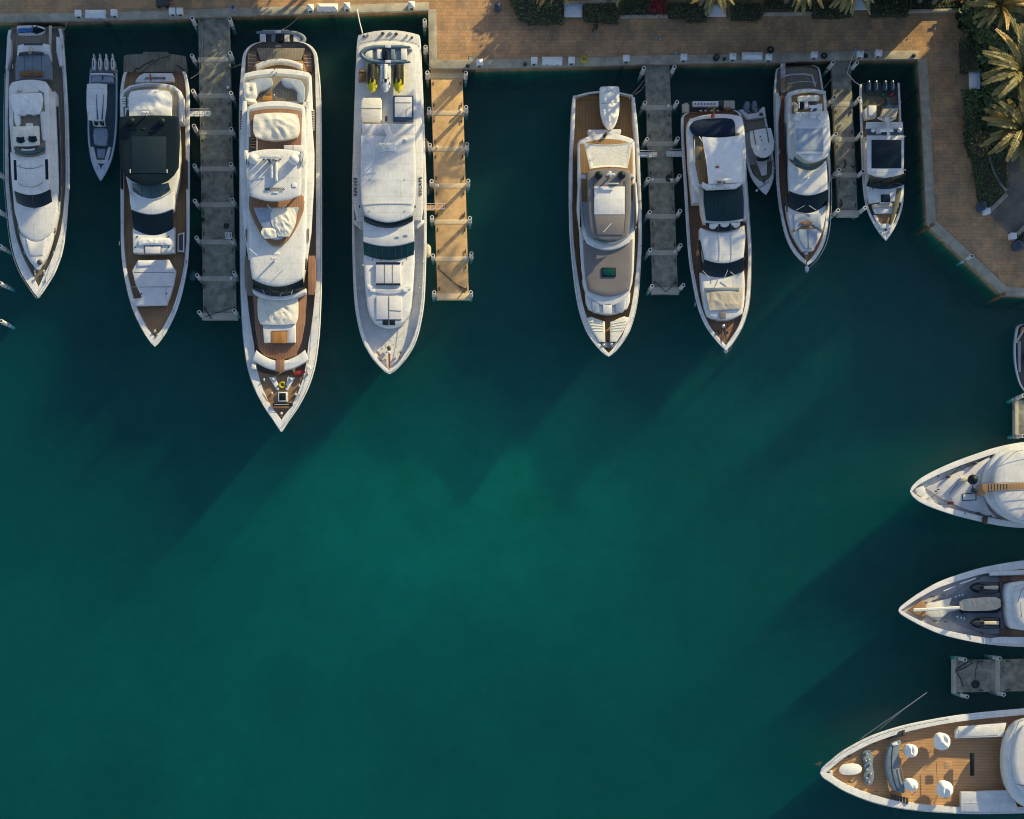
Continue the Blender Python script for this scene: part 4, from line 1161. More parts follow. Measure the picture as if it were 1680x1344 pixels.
# ================================================================== A: far left yacht with the jet ski on its platform
PA = [(48, 43.5), (60, 46), (110, 49), (180, 52), (250, 53), (300, 53), (340, 50), (383, 46), (418, 39.5), (440, 31.5), (452, 26), (470, 14.5), (480, 8), (486, 3.6), (489, 1)]
a = Boat('motor_yacht', 'far left white yacht with a blue jet ski on its stern and wood side decks', 'yacht', (54.5, 48), (65, 489), 2.6, group='yachts moored stern to the quay')
a.hull(PA, 1.9, 3.2, [(48, 5), (300, 6.5), (350, 7), (383, 9), (418, 14), (440, 16), (452, 17), (466, 14), (470, 16), (489, 20)], M['teakg'], .5)
a.part('swim_platform', a.mi([(44, 41), (46, 43.5), (68, 45)], 1.0), 1.0, M['teakg'], .5)
a.part('bulwark', [(92, 60), (98, 60), (101, 84), (103, 108), (97, 108), (92, 84)], 2.6, M['gel2'], .9, .12)
a.part('bulwark', [(11.5, 63), (17, 63), (18, 90), (12, 115), (8.5, 112), (10, 90)], 2.6, M['gel2'], .9, .12)
a.part('garage_hatch', a.sl(2.7, 74, 26, -4, 100, 28.5, 2, n=7), 2.7, M['gel'], 1.2, .08)
a.box('vent', 39, 70.5, 70, 74, 2.76, M['dgrey'], .3, .01)
a.part('sunpad', a.sl(3.1, 90, 26, -4, 131, 29.5, 0, mids=[(105, 29.5)], n=9), 3.1, M['slate'], .9, .1)
for k in (40, 54, 68):
    a.line('seam', [(k, 92), (k, 128)], 3.11, .015, M['dgrey'])
a.part('backrest', a.sl(3.35, 86, 20, -2, 90.5, 20, -2, off=-2), 3.35, M['dgrey'], .4, .03)
a.box('cockpit_table', 32, 116.5, 71, 125, 3.3, M['brownwood'], .12, .03)
t_ = a.box('hardtop_shade', 28, 126, 68, 147, 4.6, M['dgrey'], .2, .05, rnd=1)
a.box('hatch', 42.5, 138, 51.5, 148, 4.7, M['lav'], .12, .02)
a.tube('boarding_lines', [W(47, 88, 3.5), W(50, 77, 3.4), W(53.5, 80, 3.4), W(49, 90, 3.5)], .06, M['rope'])
# deckhouse and flybridge
a.part('lower_house', a.sl(3.9, 150, 36, 0, 380, 27, 16, mids=[(240, 38), (300, 38.5), (345, 35.5)], n=9, off=1.5), 3.9, M['gel'], 1.9, .25)
for s in (-1, 1):
    a.part('side_window', [a.px(v, s * u, 3.6) for v, u in ((175, 39.4), (240, 40.6), (300, 40.8), (330, 39), (300, 42), (240, 41.6), (175, 40.2))], 3.6, M['glass'], .7, .01)
a.part('flybridge_coaming', a.sl(5.0, 134, 28, -4, 257, 30.5, 12, mids=[(142, 33), (200, 34)], n=11, off=-1), 5.0, M['gel'], 1.3, .2)
a.part('flybridge_sole', a.sl(5.02, 152, 25, 0, 252, 25, 6, mids=[(200, 26.5)], off=-1), 5.03, M['teakg'], .1, .01)
a.cover('lounge_cover', [(153, 24), (160, 26), (176, 24), (187, 20)], 5.45, M['canvasw'], .1, .16, .4, off=-3, seed=3)
a.part('cover_tail', [(22, 176), (32, 180), (33, 207), (24, 207)], 5.4, M['canvasw'], .35, .1, rnd=1)
a.box('stool', 33, 181, 41.5, 189, 5.55, M['lav'], .5, .06); a.box('stool', 51, 179, 59, 188, 5.55, M['lav'], .5, .06)
a.box('helm_seat', 42, 202, 53, 208, 5.5, M['canvas'], .4, .05)
a.cover('console_cover', [(207, 21), (216, 21.5), (238, 21)], 5.6, M['canvas'], .25, .12, .5, off=-5, seed=11, c1=2)
a.visor('console_screen', 224, 6, 1, 5.98, 232, 7, 3, 5.86, M['glass'], off=-13); a.visor('console_screen', 223, 6, 1, 5.98, 231, 7.5, 3, 5.86, M['glass'], off=7)
a.part('chaise', a.sl(5.4, 186, 5, -3, 228, 3, 3, off=23), 5.4, M['lav'], .4, .1)
a.visor('windscreen', 241, 25, 6, 5.6, 246, 25.5, 8.5, 5.15, M['glassb'], off=-.5)
a.part('instrument_bar', a.sl(5.7, 243, 11, 1.5, 246, 11, 1.5, off=-2), 5.7, M['alu'], .1, .03)
for x in (29, 33, 64, 66): a.ball('horn', x, 148, 1.4, 1.8, 5.4, M['chrome'], .3)
# coachroof with skylights and windscreen
a.part('coachroof', a.sl(5.05, 248, 33, 9, 310, 30.5, 9, mids=[(280, 32.5), (300, 31.5)], n=11, off=-1), 5.05, M['gel'], 1.2, .15, .12)
for sx, off in ((-1, -27), (1, 27)): a.part('skylight', [a.px(v, off * .95 + w, 5.12) for v, w in ((262, -2.4), (262, 2.6), (295, 2.6), (295, -2.0))], 5.13, M['glass'], .1, .01)
for v, c_ in ((271, 6), (300, 7)): a.tube('roof_seam', [a.P(v + c_ * (1 - k * k), 21 * k - 1, 5.19) for k in (-1, -.6, -.2, .2, .6, 1)], .02, M['dgrey'])
a.visor('windshield', 303, 30, 10, 5.0, 335, 29, 9.5, 3.75, M['glass'], off=0, mull=2)
a.part('dash_rim', a.sl(3.75, 336, 30, 9, 374, 28.5, 12, mids=[(355, 29.5)], n=11), 3.75, M['gel'], 1.3, .2)
for s in (-1, 1): a.tube('wiper', [a.P(340, 6 * s, 3.95), a.P(327, 10 * s, 4.3)], .03, M['dgrey'])
a.visor('deck_skylight', 372, 14, 2, 3.72, 381, 13, 3, 3.4, M['glassb'], off=1)
a.part('walkway', a.sl(3.3, 374, 31, 14, 380, 31, 15, n=11), 3.32, M['teakg'], .4, .01)
a.part('foredeck_pod', a.sl(3.7, 380, 28, 11, 436, 5, 6, mids=[(390, 26.5), (405, 22), (420, 16), (430, 10)], n=9), 3.7, M['gel'], 1.0, .2, .1)
a.part('sunpad', a.sl(3.84, 390, 17, 7, 418, 11, 2, n=7, off=1), 3.86, M['lav'], .15, .06)
a.ball('hatch', 64.8, 430, 4.2, 4.4, 3.82, M['dgrey'], .2)
for x in (57, 72): a.ball('windlass', x, 445, 2, 3, 3.1, M['chrome'], .3); a.ball('windlass', x + .5, 450, 1.8, 2, 3.1, M['chrome'], .3)
a.cleats([(57, 459), (75, 461), (21, 110), (14, 255), (18, 342), (40, 415), (88, 415)], 3.1)
a.rail(PA, 120, 478, .75, -1.5, push=1.0, tipv=491)
a.box('passerelle', 80, 42, 84.5, 92, 2.0, M['beige'], .12, .02)
jetski(W(53, 52.5, 1.05), R(90), 'blue and black jet ski parked across the far left stern', M['gel'], M['black'], surf('blue_plastic', (.03, .16, .46), .35), side_m=M['gel'])

# ================================================================== B: slim centre console between the two left yachts
PB = [(114, 22.5), (130, 23.2), (150, 24), (200, 24.5), (230, 23), (250, 20), (265, 16.5), (280, 10.5), (290, 5.2), (295, 2), (297, .6)]
b = Boat('centre_console_boat', 'slim pale blue open boat with four white outboards between two left yachts', 'boat', (169.5, 114), (166, 297), 1.0)
b.hull(PB, .95, 1.35, [(114, 3), (230, 3.2), (262, 3.5), (272, 12), (280, 11)], surf('dark_teal_sole', (.05, .10, .13), .7), .35, flare=.85, over=8, m=surf('pale_blue_gelcoat', (.50, .58, .70), .3, var=.05), boot=False)
for i, x in enumerate((153.2, 163.2, 173.7, 184)):
    e = b.part('outboard_engine', chaikin([(x - 3.4, 103), (x - 2.2, 94), (x + 2.2, 94), (x + 3.4, 103), (x + 2.6, 114), (x - 2.6, 114)], 2), 1.75, M['gel'], 1.3, .18, .06)
    b.part('tiller', [(x - .9, 88), (x + .9, 88), (x + .9, 96), (x - .9, 96)], 1.2, M['gel'], .9, .05, parent=e)
    b.part('cowl_vent', [(x - .8, 99), (x + .5, 98), (x + .9, 109), (x - .5, 110)], 1.84, M['dgrey'], .12, .01, parent=e)
b.part('transom', b.mi([(112, 22), (119, 22.5)], 1.1), 1.1, M['slate'], .6, .04)
b.part('stern_seat', b.sl(1.5, 123, 17, -1, 135, 19, 0), 1.5, M['blue'], .8, .08)
b.part('seat_back', b.sl(1.75, 120.5, 18.5, -1, 123.5, 18.5, -1), 1.75, M['gel'], .9, .06)
b.box('cup_rest', 167, 124, 169.5, 131, 1.55, M['dgrey'], .3, .01)
b.part('hardtop', b.sl(3.0, 138, 16.4, -1, 197, 13.8, 1.5, mids=[(150, 17), (175, 16.6)], off=-4), 3.0, M['gel'], .14, .05, .05)
for x0, x1 in ((157.7, 160), (170, 167.3)): b.part('roof_stripe', [(x0 - .2, 154), (x0 + .3, 154), (x1 + 1.2, 196), (x1 - 1.2, 196)], 3.09, M['navyp'], .06, .01)
for v, u in ((145, -17), (145, 9), (192, -15), (192, 7)): b.tube('hardtop_post', [b.P(v, u, .7), b.P(v, u * .95, 2.9)], .05, M['chrome'])
b.ball('radar_dome', 164, 142, 1.2, 1.6, 3.1, M['gel'], .1)
b.visor('windshield', 197.5, 10.5, 1, 2.4, 207, 10, 1.5, 1.7, M['gel'], off=-2)
for u in (-6, 3): b.visor('screen_pane', 199, 3.6, .5, 2.45, 206, 3.4, .5, 1.86, M['glass'], off=u)
b.part('lounge_pad', b.sl(1.6, 211, 11, -1, 236, 10, 1.5, mids=[(222, 12)], off=-1), 1.6, M['blue'], .7, .1, .05)
for s in (-1, 1):
    b.part('bow_bench', [b.px(v, s * u - 1, 1.3) for v, u in ((241, 17), (241, 12), (262, 6.5), (262, 0), (268, 0), (268, 10.5), (255, 14.5))], 1.3, M['lav'], .5, .06)
b.part('bow_step', b.sl(1.0, 244, 7, 0, 260, 5.5, 0, off=-1), 1.0, M['blue'], .3, .03)
b.cleats([(160, 277), (171, 277), (150, 118), (189, 118)], 1.2)

# ================================================================== C: black-roofed yacht
PC = [(118, 50), (125, 53), (150, 57), (200, 57), (290, 57), (390, 56.4), (420, 55), (440, 53), (480, 45), (510, 36), (540, 22), (550, 16), (558, 10.5), (565, 5), (568.5, 1)]
c_ = Boat('motor_yacht', 'yacht with a big black hardtop and a stained swim platform', 'yacht', (252, 85), (256, 568), 2.8, group='yachts moored stern to the quay')
c = c_
c.hull(PC, 2.3, 3.6, [(118, 5), (200, 7), (390, 5), (440, 6), (500, 8), (540, 10), (550, 13), (568, 20)], M['teak'], .55)
c.part('swim_platform', [(203, 92), (206, 90), (234, 88), (235, 85), (275, 85), (277, 88), (304, 92), (308, 116), (303, 128), (204, 128), (202, 116)], .9, M['teakst'], .5, .05)
c.part('transom', [(222, 131.5), (228, 124), (236, 119.5), (282, 119.5), (286, 127), (286, 134), (222, 136)], 2.4, M['gel2'], 1.6, .15)
text_obj('lettering', 'MOONLIGHT', .36, W(254.5, 128, 2.46), math.pi, M['blackink'], c.root, 1.05, 1.0, .012)
c.line('chain', [(208, 126), (213, 121), (219, 119), (224, 112), (229, 113), (236, 106), (244, 103), (252, 98)], .95, .05, M['roped']); c.line('stern_line', [(228, 123), (246, 107), (262, 96), (281, 91)], .97, .03, M['roped']); c.line('stern_line', [(289, 106), (303, 116)], .97, .04, M['roped'])
c.tube('ensign_staff', [W(247, 135, 3.2), W(246, 120, 3.6)], .05, M['wood']); c.part('ensign', [(244.6, 121), (247.4, 120), (249, 132), (246, 131)], 3.4, M['red'], .2, .02, rnd=1)
c.part('aft_coaming', c.sl(4.6, 140, 37, -5, 200, 51, 0, mids=[(150, 49), (157, 51.5)], n=9), 4.6, M['gel'], 1.9, .2)
c.part('coaming_recess', c.sl(4.62, 142.5, 33, -4.5, 196, 46, 0, mids=[(151, 44), (159, 46.5)], n=9), 4.63, M['greyp'], .1, .01)
c.part('aft_deck', c.sl(4.66, 146, 32, -4.2, 196, 45, 0, mids=[(153, 43), (160, 45)], n=9), 4.67, M['teakg'], .1, .01)
c.cover('table_cover', [(150, 31), (156, 34.5), (175, 35), (190, 34)], 5.3, M['canvasw'], .25, .10, .6, c0=-3, c1=2, seed=21)
c.box('lounger', 201, 159, 206, 174, 5.0, M['plast'], .3, .06); c.box('lounger', 209, 159, 214.5, 174, 5.0, M['plast'], .3, .06)
for y in (162.5, 166.5, 170.5): c.line('lounger_slat', [(201, y), (214, y)], 5.03, .03, M['dgrey'])
c.part('steps', [(205, 177), (214, 176), (216, 190), (205, 190)], 5.0, M['gel2'], .3, .05); c.part('stair_well', [(208, 180), (212, 180), (212, 190), (206, 190)], 5.03, M['dgrey'], .2, .01)
c.part('hardtop', c.sl(6.0, 191, 47, -2, 262, 49, 0, mids=[(197, 49), (230, 50)], n=9)[:11] + [c.px(v, u, 6.0) for v, u in ((275, 47.5), (287, 40), (296, 30), (302, 17), (304.5, 5), (304.5, -5), (302, -17), (296, -30), (287, -40), (275, -47.5), (262, -49), (230, -50), (197, -49))], 6.0, M['black'], .28, .08, .05)
c.box('sunroof', 215.5, 224, 272.5, 284, 6.09, surf('dark_blue_panel', (.010, .024, .036), .45, spec=.3), .06, .02)
for x in (213.5, 274): c.box('roof_light', x - .8, 278, x + .8, 284, 6.1, M['gel2'], .06, .01)
for x in (216.5, 266): c.dome('radar_dome', x, 200.5, 6.3, 6.1, M['black'], .9)
c.mast(240.5, 189, 6.1, 1.0, .5)
for y in (210, 214): c.box('deck_light', 233 + (y - 210) * 3, y, 238 + (y - 210) * 3, y + 2, 6.12, M['blackr'], .1, .01)
c.part('upper_house', c.sl(4.5, 196, 43, 0, 318, 37, 30, mids=[(260, 45), (290, 43)], n=13), 4.5, M['gel'], 2.0, .2)
c.visor('windscreen', 300, 30, 4, 5.6, 312, 31, 13.5, 4.75, M['glassb'], mull=4)
c.visor('screen_rim', 312, 31.5, 13.5, 4.75, 315, 33, 13.5, 4.68, M['gel'])
c.part('coachroof', c.sl(4.7, 314, 37, 9, 343, 34.5, 9, mids=[(330, 36.5)], n=11), 4.7, M['gel'], 1.6, .15)
c.visor('windshield', 344, 34, 9, 4.6, 375, 32.5, 11, 3.85, M['glass'], mull=0)
c.part('fore_house', c.sl(3.85, 372, 34, 13, 414, 34, 2, mids=[(380, 34.5)], n=11), 3.85, M['gel'], 1.0, .12)
c.part('foredeck_hatch', [(236, 403), (265, 403), (264.5, 417), (237, 417)], 3.9, M['dgrey'], .1, .02); c.part('foredeck_hatch', [(237.5, 404.5), (263.5, 404.5), (263, 416), (238.5, 416)], 3.93, M['gel2'], .1, .02)
c.cover('seat_cover', [(391, 24), (396, 27), (402, 26)], 4.0, M['canvasw'], .08, .14, .2, nv=10, seed=8, off=3)
for x, y in ((225, 388), (276, 388), (222, 405), (277, 405)): c.ball('vent', x, y, 1.5, 1.5, 3.95, M['dgrey'], .1)
c.part('sunpad', [(226, 427), (277, 426), (288, 444), (284, 468), (278, 487), (273, 500), (223, 501.5), (220, 496), (232, 487), (222, 466), (216.5, 444)], 3.75, M['lav'], .7, .12)
for y in (447, 471): c.line('sunpad_seam', [(220, y), (286, y)], 3.76, .02, M['dgrey'])
c.part('headrest', [(226, 428), (255, 429), (250, 435), (226, 437)], 3.9, M['canvasw'], .2, .08)
c.line('grab_rail', [(208, 471), (280, 470)], 4.0, .025, M['chrome']); c.line('grab_rail', [(272, 470), (272, 490)], 4.0, .025, M['chrome'])
for x, y in ((231.5, 482), (273, 481.5)): c.ball('vent', x, y, 1.4, 1.4, 3.85, M['dgrey'], .1)
c.part('step', [(213, 491), (230, 489), (233, 500), (220, 501)], 3.5, M['gel2'], .4, .05)
c.part('deck_well', [(291.5, 384), (302, 381), (302, 413.5), (291, 412.5)], 3.1, M['gel'], .3, .05); c.part('well_opening', [(293.3, 386), (300.3, 383.5), (300.3, 411.5), (293, 410.8)], 3.12, M['dgrey'], .2, .01)
for s, x in ((-1, 198), (1, 300)): c.part('side_rail_panel', [c.px(v, s * u, 3.5) for v, u in ((262, 52.5), (262, 54.5), (308, 54.5), (308, 52.5))], 3.5, M['blackr'], .9, .02)
c.ball('windlass', 254, 543, 2.2, 3.2, 3.7, M['chrome'], .4); c.ball('windlass', 258, 549, 1.5, 2, 3.7, M['chrome'], .4)
c.cleats([(222, 511), (284, 510), (208, 470), (196, 400), (306, 430)], 3.3)
c.rail(PC, 150, 550, .8, -2.5, m=M['chrome'])

# ================================================================== D: longest yacht
PD = [(68.5, 30), (69.5, 37), (72, 45), (76, 51.5), (82, 57), (90, 61), (100, 62.5), (150, 67), (200, 68), (300, 68), (420, 67.5), (470, 67), (540, 64), (570, 61), (600, 56.5), (620, 51), (640, 43.5), (670, 27.5), (690, 13.5), (700, 7), (706, 3), (708.5, 1)]
d = Boat('motor_yacht', 'longest white yacht with three open decks and a grey tender across its stern', 'yacht', (458, 75), (463, 708), 3.6, group='yachts moored stern to the quay')
d.hull(PD, 2.9, 4.6, [(70, 5), (110, 6), (150, 9), (420, 10), (470, 10), (520, 13), (560, 17), (600, 16), (640, 14), (665, 13), (690, 15), (708, 20)], M['teakg'], .75)
d.part('swim_platform', d.sl(1.2, 78, 44, -6, 112, 60, 0, mids=[(84, 56)]), 1.2, M['gel2'], .7, .05)
d.part('beach_deck', [(421, 79), (500, 79), (493, 99), (427, 99)], 3.0, M['teakg'], .6, .02)
d.part('aft_stair', [(406, 85), (420, 84), (425, 100), (417, 117), (406, 118)], 2.6, M['teak'], .5, .02)
d.part('aft_stair', [(498, 84), (510, 85), (512, 118), (502, 117), (497, 100)], 2.6, M['teakr'], .5, .02)
for k in range(4): d.line('stair_nosing', [(407, 90 + 6 * k), (420, 91 + 6 * k)], 2.62, .03, M['gel2']); d.line('stair_nosing', [(499, 91 + 6 * k), (511, 90 + 6 * k)], 2.62, .03, M['gel2'])
d.part('main_deck', d.sl(3.3, 100, 38, 0, 130, 50, 0), 3.3, M['teak'], .4, .02)
d.part('aft_sofa', d.sl(4.1, 105, 39, -9.5, 112, 38.5, -9, n=13, off=0)[:13] + d.sl(4.1, 105, 39, -9.5, 113, 37, -10, n=13)[13:], 4.1, M['gel'], 1.0, .15)
# upper deck (tier one)
d.part('upper_coaming', d.sl(6.2, 119, 52, -7, 262, 50, 0, mids=[(124, 56), (180, 58), (230, 56)], n=13), 6.2, M['gel'], .55, .15)
d.part('house_wall', d.sl(5.7, 128, 50, 0, 262, 49, 0, mids=[(180, 53)]), 5.75, M['gel'], 2.8, .05)
d.part('coaming_groove', d.sl(6.22, 126.5, 51, -6, 163, 49, 0, mids=[(131, 52.5), (150, 52)], n=13), 6.225, M['greyp'], .05, .01)
d.part('upper_deck', d.sl(6.23, 130.5, 49, -5.5, 166, 48, 0, mids=[(136, 50)], n=13, off=0), 6.25, M['teakg'], .05, .01)
d.part('sofa', [(405, 134), (425, 127.5), (443, 127), (447, 131), (447, 139), (440, 146), (424, 151), (422, 160), (404, 160)], 6.75, M['blue'], .55, .1, rnd=1)
d.part('sofa', [(461, 127.5), (480, 128.5), (499, 133), (500.5, 168), (487, 168), (487, 146), (467, 143), (461, 135)], 6.75, M['blue'], .55, .1, rnd=1)
d.cover('seat_cover', [(135, 8), (146, 10), (158, 10), (162, 8)], 6.95, M['canvas'], .05, .2, .4, nv=10, nu=8, off=-43, seed=5)
d.cover('chair_cover', [(162, 8), (166, 10), (170, 8)], 7.0, M['canvas'], .15, .12, .5, nv=8, nu=8, off=-43, seed=9)
d.part('cocktail_table', [(432, 157), (446, 157), (447, 165), (430, 165)], 6.7, M['wood'], .1, .03); d.box('side_chair', 438, 152, 445, 157, 6.65, M['brownwood'], .4, .04)
for x in (450.5, 453): d.ball('deck_lamp', x, 113 + (x - 450.5) * 2.4, 1.1, 1.1, 6.45, M['dgrey'], .15)
d.line('awning_stay', [(449.5, 155), (451.5, 176)], 7.6, .03, M['dgrey']); d.ball('stay_cap', 450, 155.5, 1, 1.2, 7.65, M['plast'], .1)
# flybridge (tier two)
d.part('fly_coaming', d.sl(7.9, 172, 43, -7, 330, 46, 0, mids=[(177, 47.5), (230, 49), (280, 50)], n=13), 7.9, M['gel'], 1.2, .18)
for s in (-1, 1): d.part('side_wing', [d.px(v, s * u, 7.2) for v, u in ((165, 49), (165, 55.5), (250, 61), (300, 60), (380, 55), (425, 48), (425, 42), (300, 46))], 7.2, M['gel'], .8, .12)
d.part('fly_groove', d.sl(7.92, 178.5, 42, -5, 247, 40, 0, mids=[(183, 44)], n=13), 7.925, M['greyp'], .05, .01)
d.part('fly_deck', d.sl(7.93, 182.5, 41, -4.5, 252, 41, 0, mids=[(188, 42.5)], n=13, off=0), 7.95, M['teakr'], .05, .01)
d.cover('table_cover', [(188, 35), (196, 37), (215, 37.5), (224, 34)], 8.65, M['canvas'], .25, .22, .65, off=1.5, c0=-3, c1=6, seed=31, freq=.8)
d.box('lounge_cushion', 465.5, 238, 496, 249, 8.35, M['lav'], .4, .06); d.line('cushion_seam', [(481, 238), (481, 249)], 8.36, .02, M['dgrey'])
d.box('stairwell', 408.5, 225, 421, 250, 8.0, M['dgrey'], .08, .01)
for k in range(4): d.line('stair_tread', [(409.5, 229 + 4 * k), (420, 227 + 5 * k)], 8.05, .06, M['wood'])
d.line('stair_rail', [(421.5, 224), (421.5, 250)], 8.5, .04, M['gel'])
for s, x in ((-1, 395.5), (1, 513)):
    f_ = d.box('boat_grate', x - 2.4, 180, x + 2.4, 214, 6.5, M['gel2'], .2, .04)
    for k in range(8): d.box('grate_bar', x - 1.9, 182 + 4 * k, x + 1.9, 184.4 + 4 * k, 6.54, M['brownwood'], .08, .01, parent=f_)
# hardtop with domes and masts
d.part('hardtop', d.sl(9.6, 249, 41, -5, 321, 40, 8.5, mids=[(256, 43), (300, 43.5)], n=13), 9.6, M['gel'], .35, .12, .1)
for v, u in ((255, -40), (255, 40), (318, -37), (318, 37)): d.tube('hardtop_post', [d.P(v, u, 7.9), d.P(v, u, 9.4)], .12, M['gel'])
d.part('arch_fin', [(399, 245), (408, 247), (407, 268), (404.5, 276), (400, 262)], 9.9, M['gel'], 1.6, .15, rnd=1); d.part('arch_fin', [(494, 247), (502, 244), (501, 262), (495, 272), (492.5, 262)], 9.9, M['gel'], 1.6, .15, rnd=1)
for x, y in ((416.5, 263), (483, 264)): d.dome('satellite_dome', x, y, 8.6, 9.7, M['gel'], 1.15, .5)
d.mast(446, 266, 9.7, 2.2, 1.3); d.mast(451, 262, 9.7, 1.4, .8)
for x, y in ((438.5, 257.5), (449.5, 257), (443.5, 260.5), (441, 262.5), (453, 263), (432, 259), (459, 258)): d.ball('antenna_base', x, y, 1.6, 1.6, 10.4, M['dgrey'], .7)
d.box('radar_scanner', 444, 270, 447.5, 292, 11.0, M['gel'], .2, .06); d.box('mast_fairing', 451, 262, 455, 296, 10.3, M['gel'], .6, .15)
d.box('hatch', 479, 300, 486, 307, 9.74, M['plast'], .1, .03); d.box('hatch', 447, 314.5, 456, 317, 9.75, M['plast'], .15, .03)
text_obj('lettering', 'IMO9909556', .40, W(451, 310.5, 9.78), 0, M['blackink'], d.root, .95, 1.0, .010)
# sunbathing area forward of the hardtop
d.part('sundeck_well', d.sl(8.0, 320, 42, 0, 345, 41, 55, mids=[(335, 42.5)], n=19), 8.02, M['teakr'], .3, .02)
d.part('sundeck_rim', d.sl(8.0, 322, 45, 0, 346, 44, 58, mids=[(335, 45.5)], n=19), 7.98, M['teak'], .3, .05)
d.part('sunpad', d.sl(8.5, 340, 36.5, 0, 343, 36, 50, n=19), 8.5, M['blue'], .5, .12)
d.cover('sunpad_cover', [(342, 17), (352, 21), (368, 19), (388, 9)], 8.55, M['canvas'], .15, .16, .25, off=12, seed=14, freq=1.3)
d.cover('sunpad_cover', [(374, 12), (382, 15), (391, 9)], 8.5, M['canvas'], .1, .14, .2, nv=10, off=-10, seed=15, freq=1.3)
for x0, y0, x1, y1 in ((438, 336, 444.5, 344), (468, 336, 462, 344)): d.line('fold_rail', [(x0, y0), (x1, y1)], 8.9, .05, M['chrome'])
# wheelhouse
d.part('wheelhouse_roof', d.sl(7.6, 332, 48, 0, 456, 42, 13, mids=[(360, 48), (400, 47), (440, 44.5)], n=15), 7.6, M['gel'], .5, .2, .08)
d.part('house_wall', d.sl(7.2, 262, 50, 0, 455, 39, 12, mids=[(360, 47), (420, 45)], n=11), 7.25, M['gel'], 4.0, .05)
for s in (-1, 1): d.part('side_window', [d.px(v, s * u, 6.6) for v, u in ((290, 51), (350, 49.2), (410, 47), (440, 44.5), (440, 42), (290, 47))], 6.6, M['glass'], 1.2, .01)
d.box('roof_hatch', 449, 414, 459.5, 418, 7.72, M['plast'], .1, .02)
d.mast(450.5, 428, 7.7, 1.2, .35)
for x0, y0, x1, y1 in ((409, 408, 421.5, 419), (486, 418, 455, 449)): d.line('whip_antenna', [(x0, y0), (x1, y1)], 8.4, .035, M['plast'])
for s, x in ((-1, 402), (1, 506)): d.part('wing_vent', [d.px(v, s * 51 + w, 7.3) for v, w in ((375, -1), (376, 1), (398, .4), (386, -1.4))], 7.32, M['brownwood'], .1, .01)
d.visor('windshield', 456, 42, 13, 7.2, 475, 40, 11.5, 5.9, M['glass'], mull=3)
for x0, y0, x1, y1 in ((434, 482, 429, 471), (459, 486, 465, 476), (478, 483, 481, 470)): d.line('wiper', [(x0, y0), (x1, y1)], 6.5, .035, M['alu'])
d.part('windshield_sill', d.sl(5.9, 473, 44, 12, 480, 43, 12, n=13), 5.9, M['gel'], 2.0, .15)
# foredeck lounge
for s in (-1, 1): d.part('side_deck', [d.px(v, s * u, 4.3) for v, u in ((420, 46), (420, 57.5), (447, 59), (470, 58), (484, 54), (484, 45))], 4.3, M['teakg'] if s < 0 else M['teakr'], .5, .02)  # left planks greyer, right ones redder: shade put into the colour
d.part('foredeck', [(415, 484), (503, 484), (500, 530), (494, 562), (484, 583), (466, 590), (455, 590), (434, 584), (424, 572), (419, 540)], 4.45, M['teakr'], .5, .02)
d.cover('sunpad_cover', [(486, 31), (492, 33), (520, 32.5), (531, 29)], 5.2, M['canvas'], .2, .2, .6, c1=2, seed=40, off=-3.5)
d.part('sofa', [(431, 532), (485, 532), (484.5, 562), (472, 562), (472, 543), (445, 543), (445, 562), (433, 562)], 5.0, M['lav'], .5, .1)
d.box('coffee_table', 445, 544, 471.5, 563, 5.05, M['wood'], .12, .03); d.line('table_seam', [(471, 545), (471, 562)], 5.06, .02, M['gel'])
d.part('foredeck_coaming', d.sl(4.95, 574, 40, 18, 590, 46, 18, n=13), 4.95, M['gel'], .7, .15)
d.box('passage', 453, 590, 466.5, 610, 5.0, M['teakr'], .3, .02)
for x in (416, 506): d.part('coaming_step', [(x - 3, 597), (x + 3, 599), (x + 4, 606), (x - 4, 605)], 5.05, M['lav'], .3, .08)
# bow mooring deck
d.part('mooring_deck', d.sl(4.15, 604, 49, 12, 676, 4, 9, mids=[(625, 42), (650, 26)], n=11), 4.16, M['teak'], .3, .02)
d.part('mooring_deck_tip', d.mi([(659, 20), (674, 12), (684, 3)], 4.2), 4.2, M['teak'], .2, .02)
for pts in ([(441, 619), (452, 618), (458, 637), (457, 640), (454, 640)], [(472, 618), (484, 619), (472, 640), (469, 640), (468, 637)]):
    w_ = d.part('windlass_pad', pts, 4.35, M['plast'], .25, .05)
    cx, cy = pts[0][0] * .3 + pts[1][0] * .7, 623
    d.ball('capstan', (pts[0][0] + pts[1][0]) / 2 + (1 if cx < 462 else -1), 622.5, 3.2, 3, 4.65, M['alu'], .4, parent=w_)
    d.ball('chain_stopper', pts[3][0] - (1 if cx < 462 else -1), 634, 1.4, 2.2, 4.5, M['dgrey'], .2, parent=w_)
d.box('hatch', 456, 643, 471.5, 659, 4.45, M['gel'], .4, .06); d.box('hatch_opening', 458, 645, 469, 657, 4.47, M['black'], .3, .01)
d.box('anchor_bar', 447, 661, 480, 666, 4.75, M['black'], .3, .08); d.line('bar_rail', [(450, 664), (474, 664)], 4.85, .03, M['alu'])
d.part('red_cover', [(481, 611), (499, 606), (501, 611), (484, 617)], 4.7, M['red'], .4, .1)
d.ball('bollard', 461.5, 678, 2.2, 2.4, 4.5, M['gel'], .3)
for x, y in ((433, 623), (446, 645), (491, 633), (485, 647), (420, 606), (505, 613)): d.ball('fairlead', x, y, 1.6, 2.6, 4.5, M['alu'], .25)
d.part('bow_locker', [(431, 645), (435, 650), (444, 663), (439, 663)], 4.4, M['wood'], .2, .03); d.part('bow_locker', [(489, 646), (493, 646), (482, 664), (479, 662)], 4.4, M['greyp'], .2, .03)
coil(463, 632, 5, M['yellow'], 'yellow hose coil on the bow of the longest yacht', 'hose_coil', 4.2, 6)
d.rail(PD, 120, 690, .5, -1.5, m=M['chrome'])
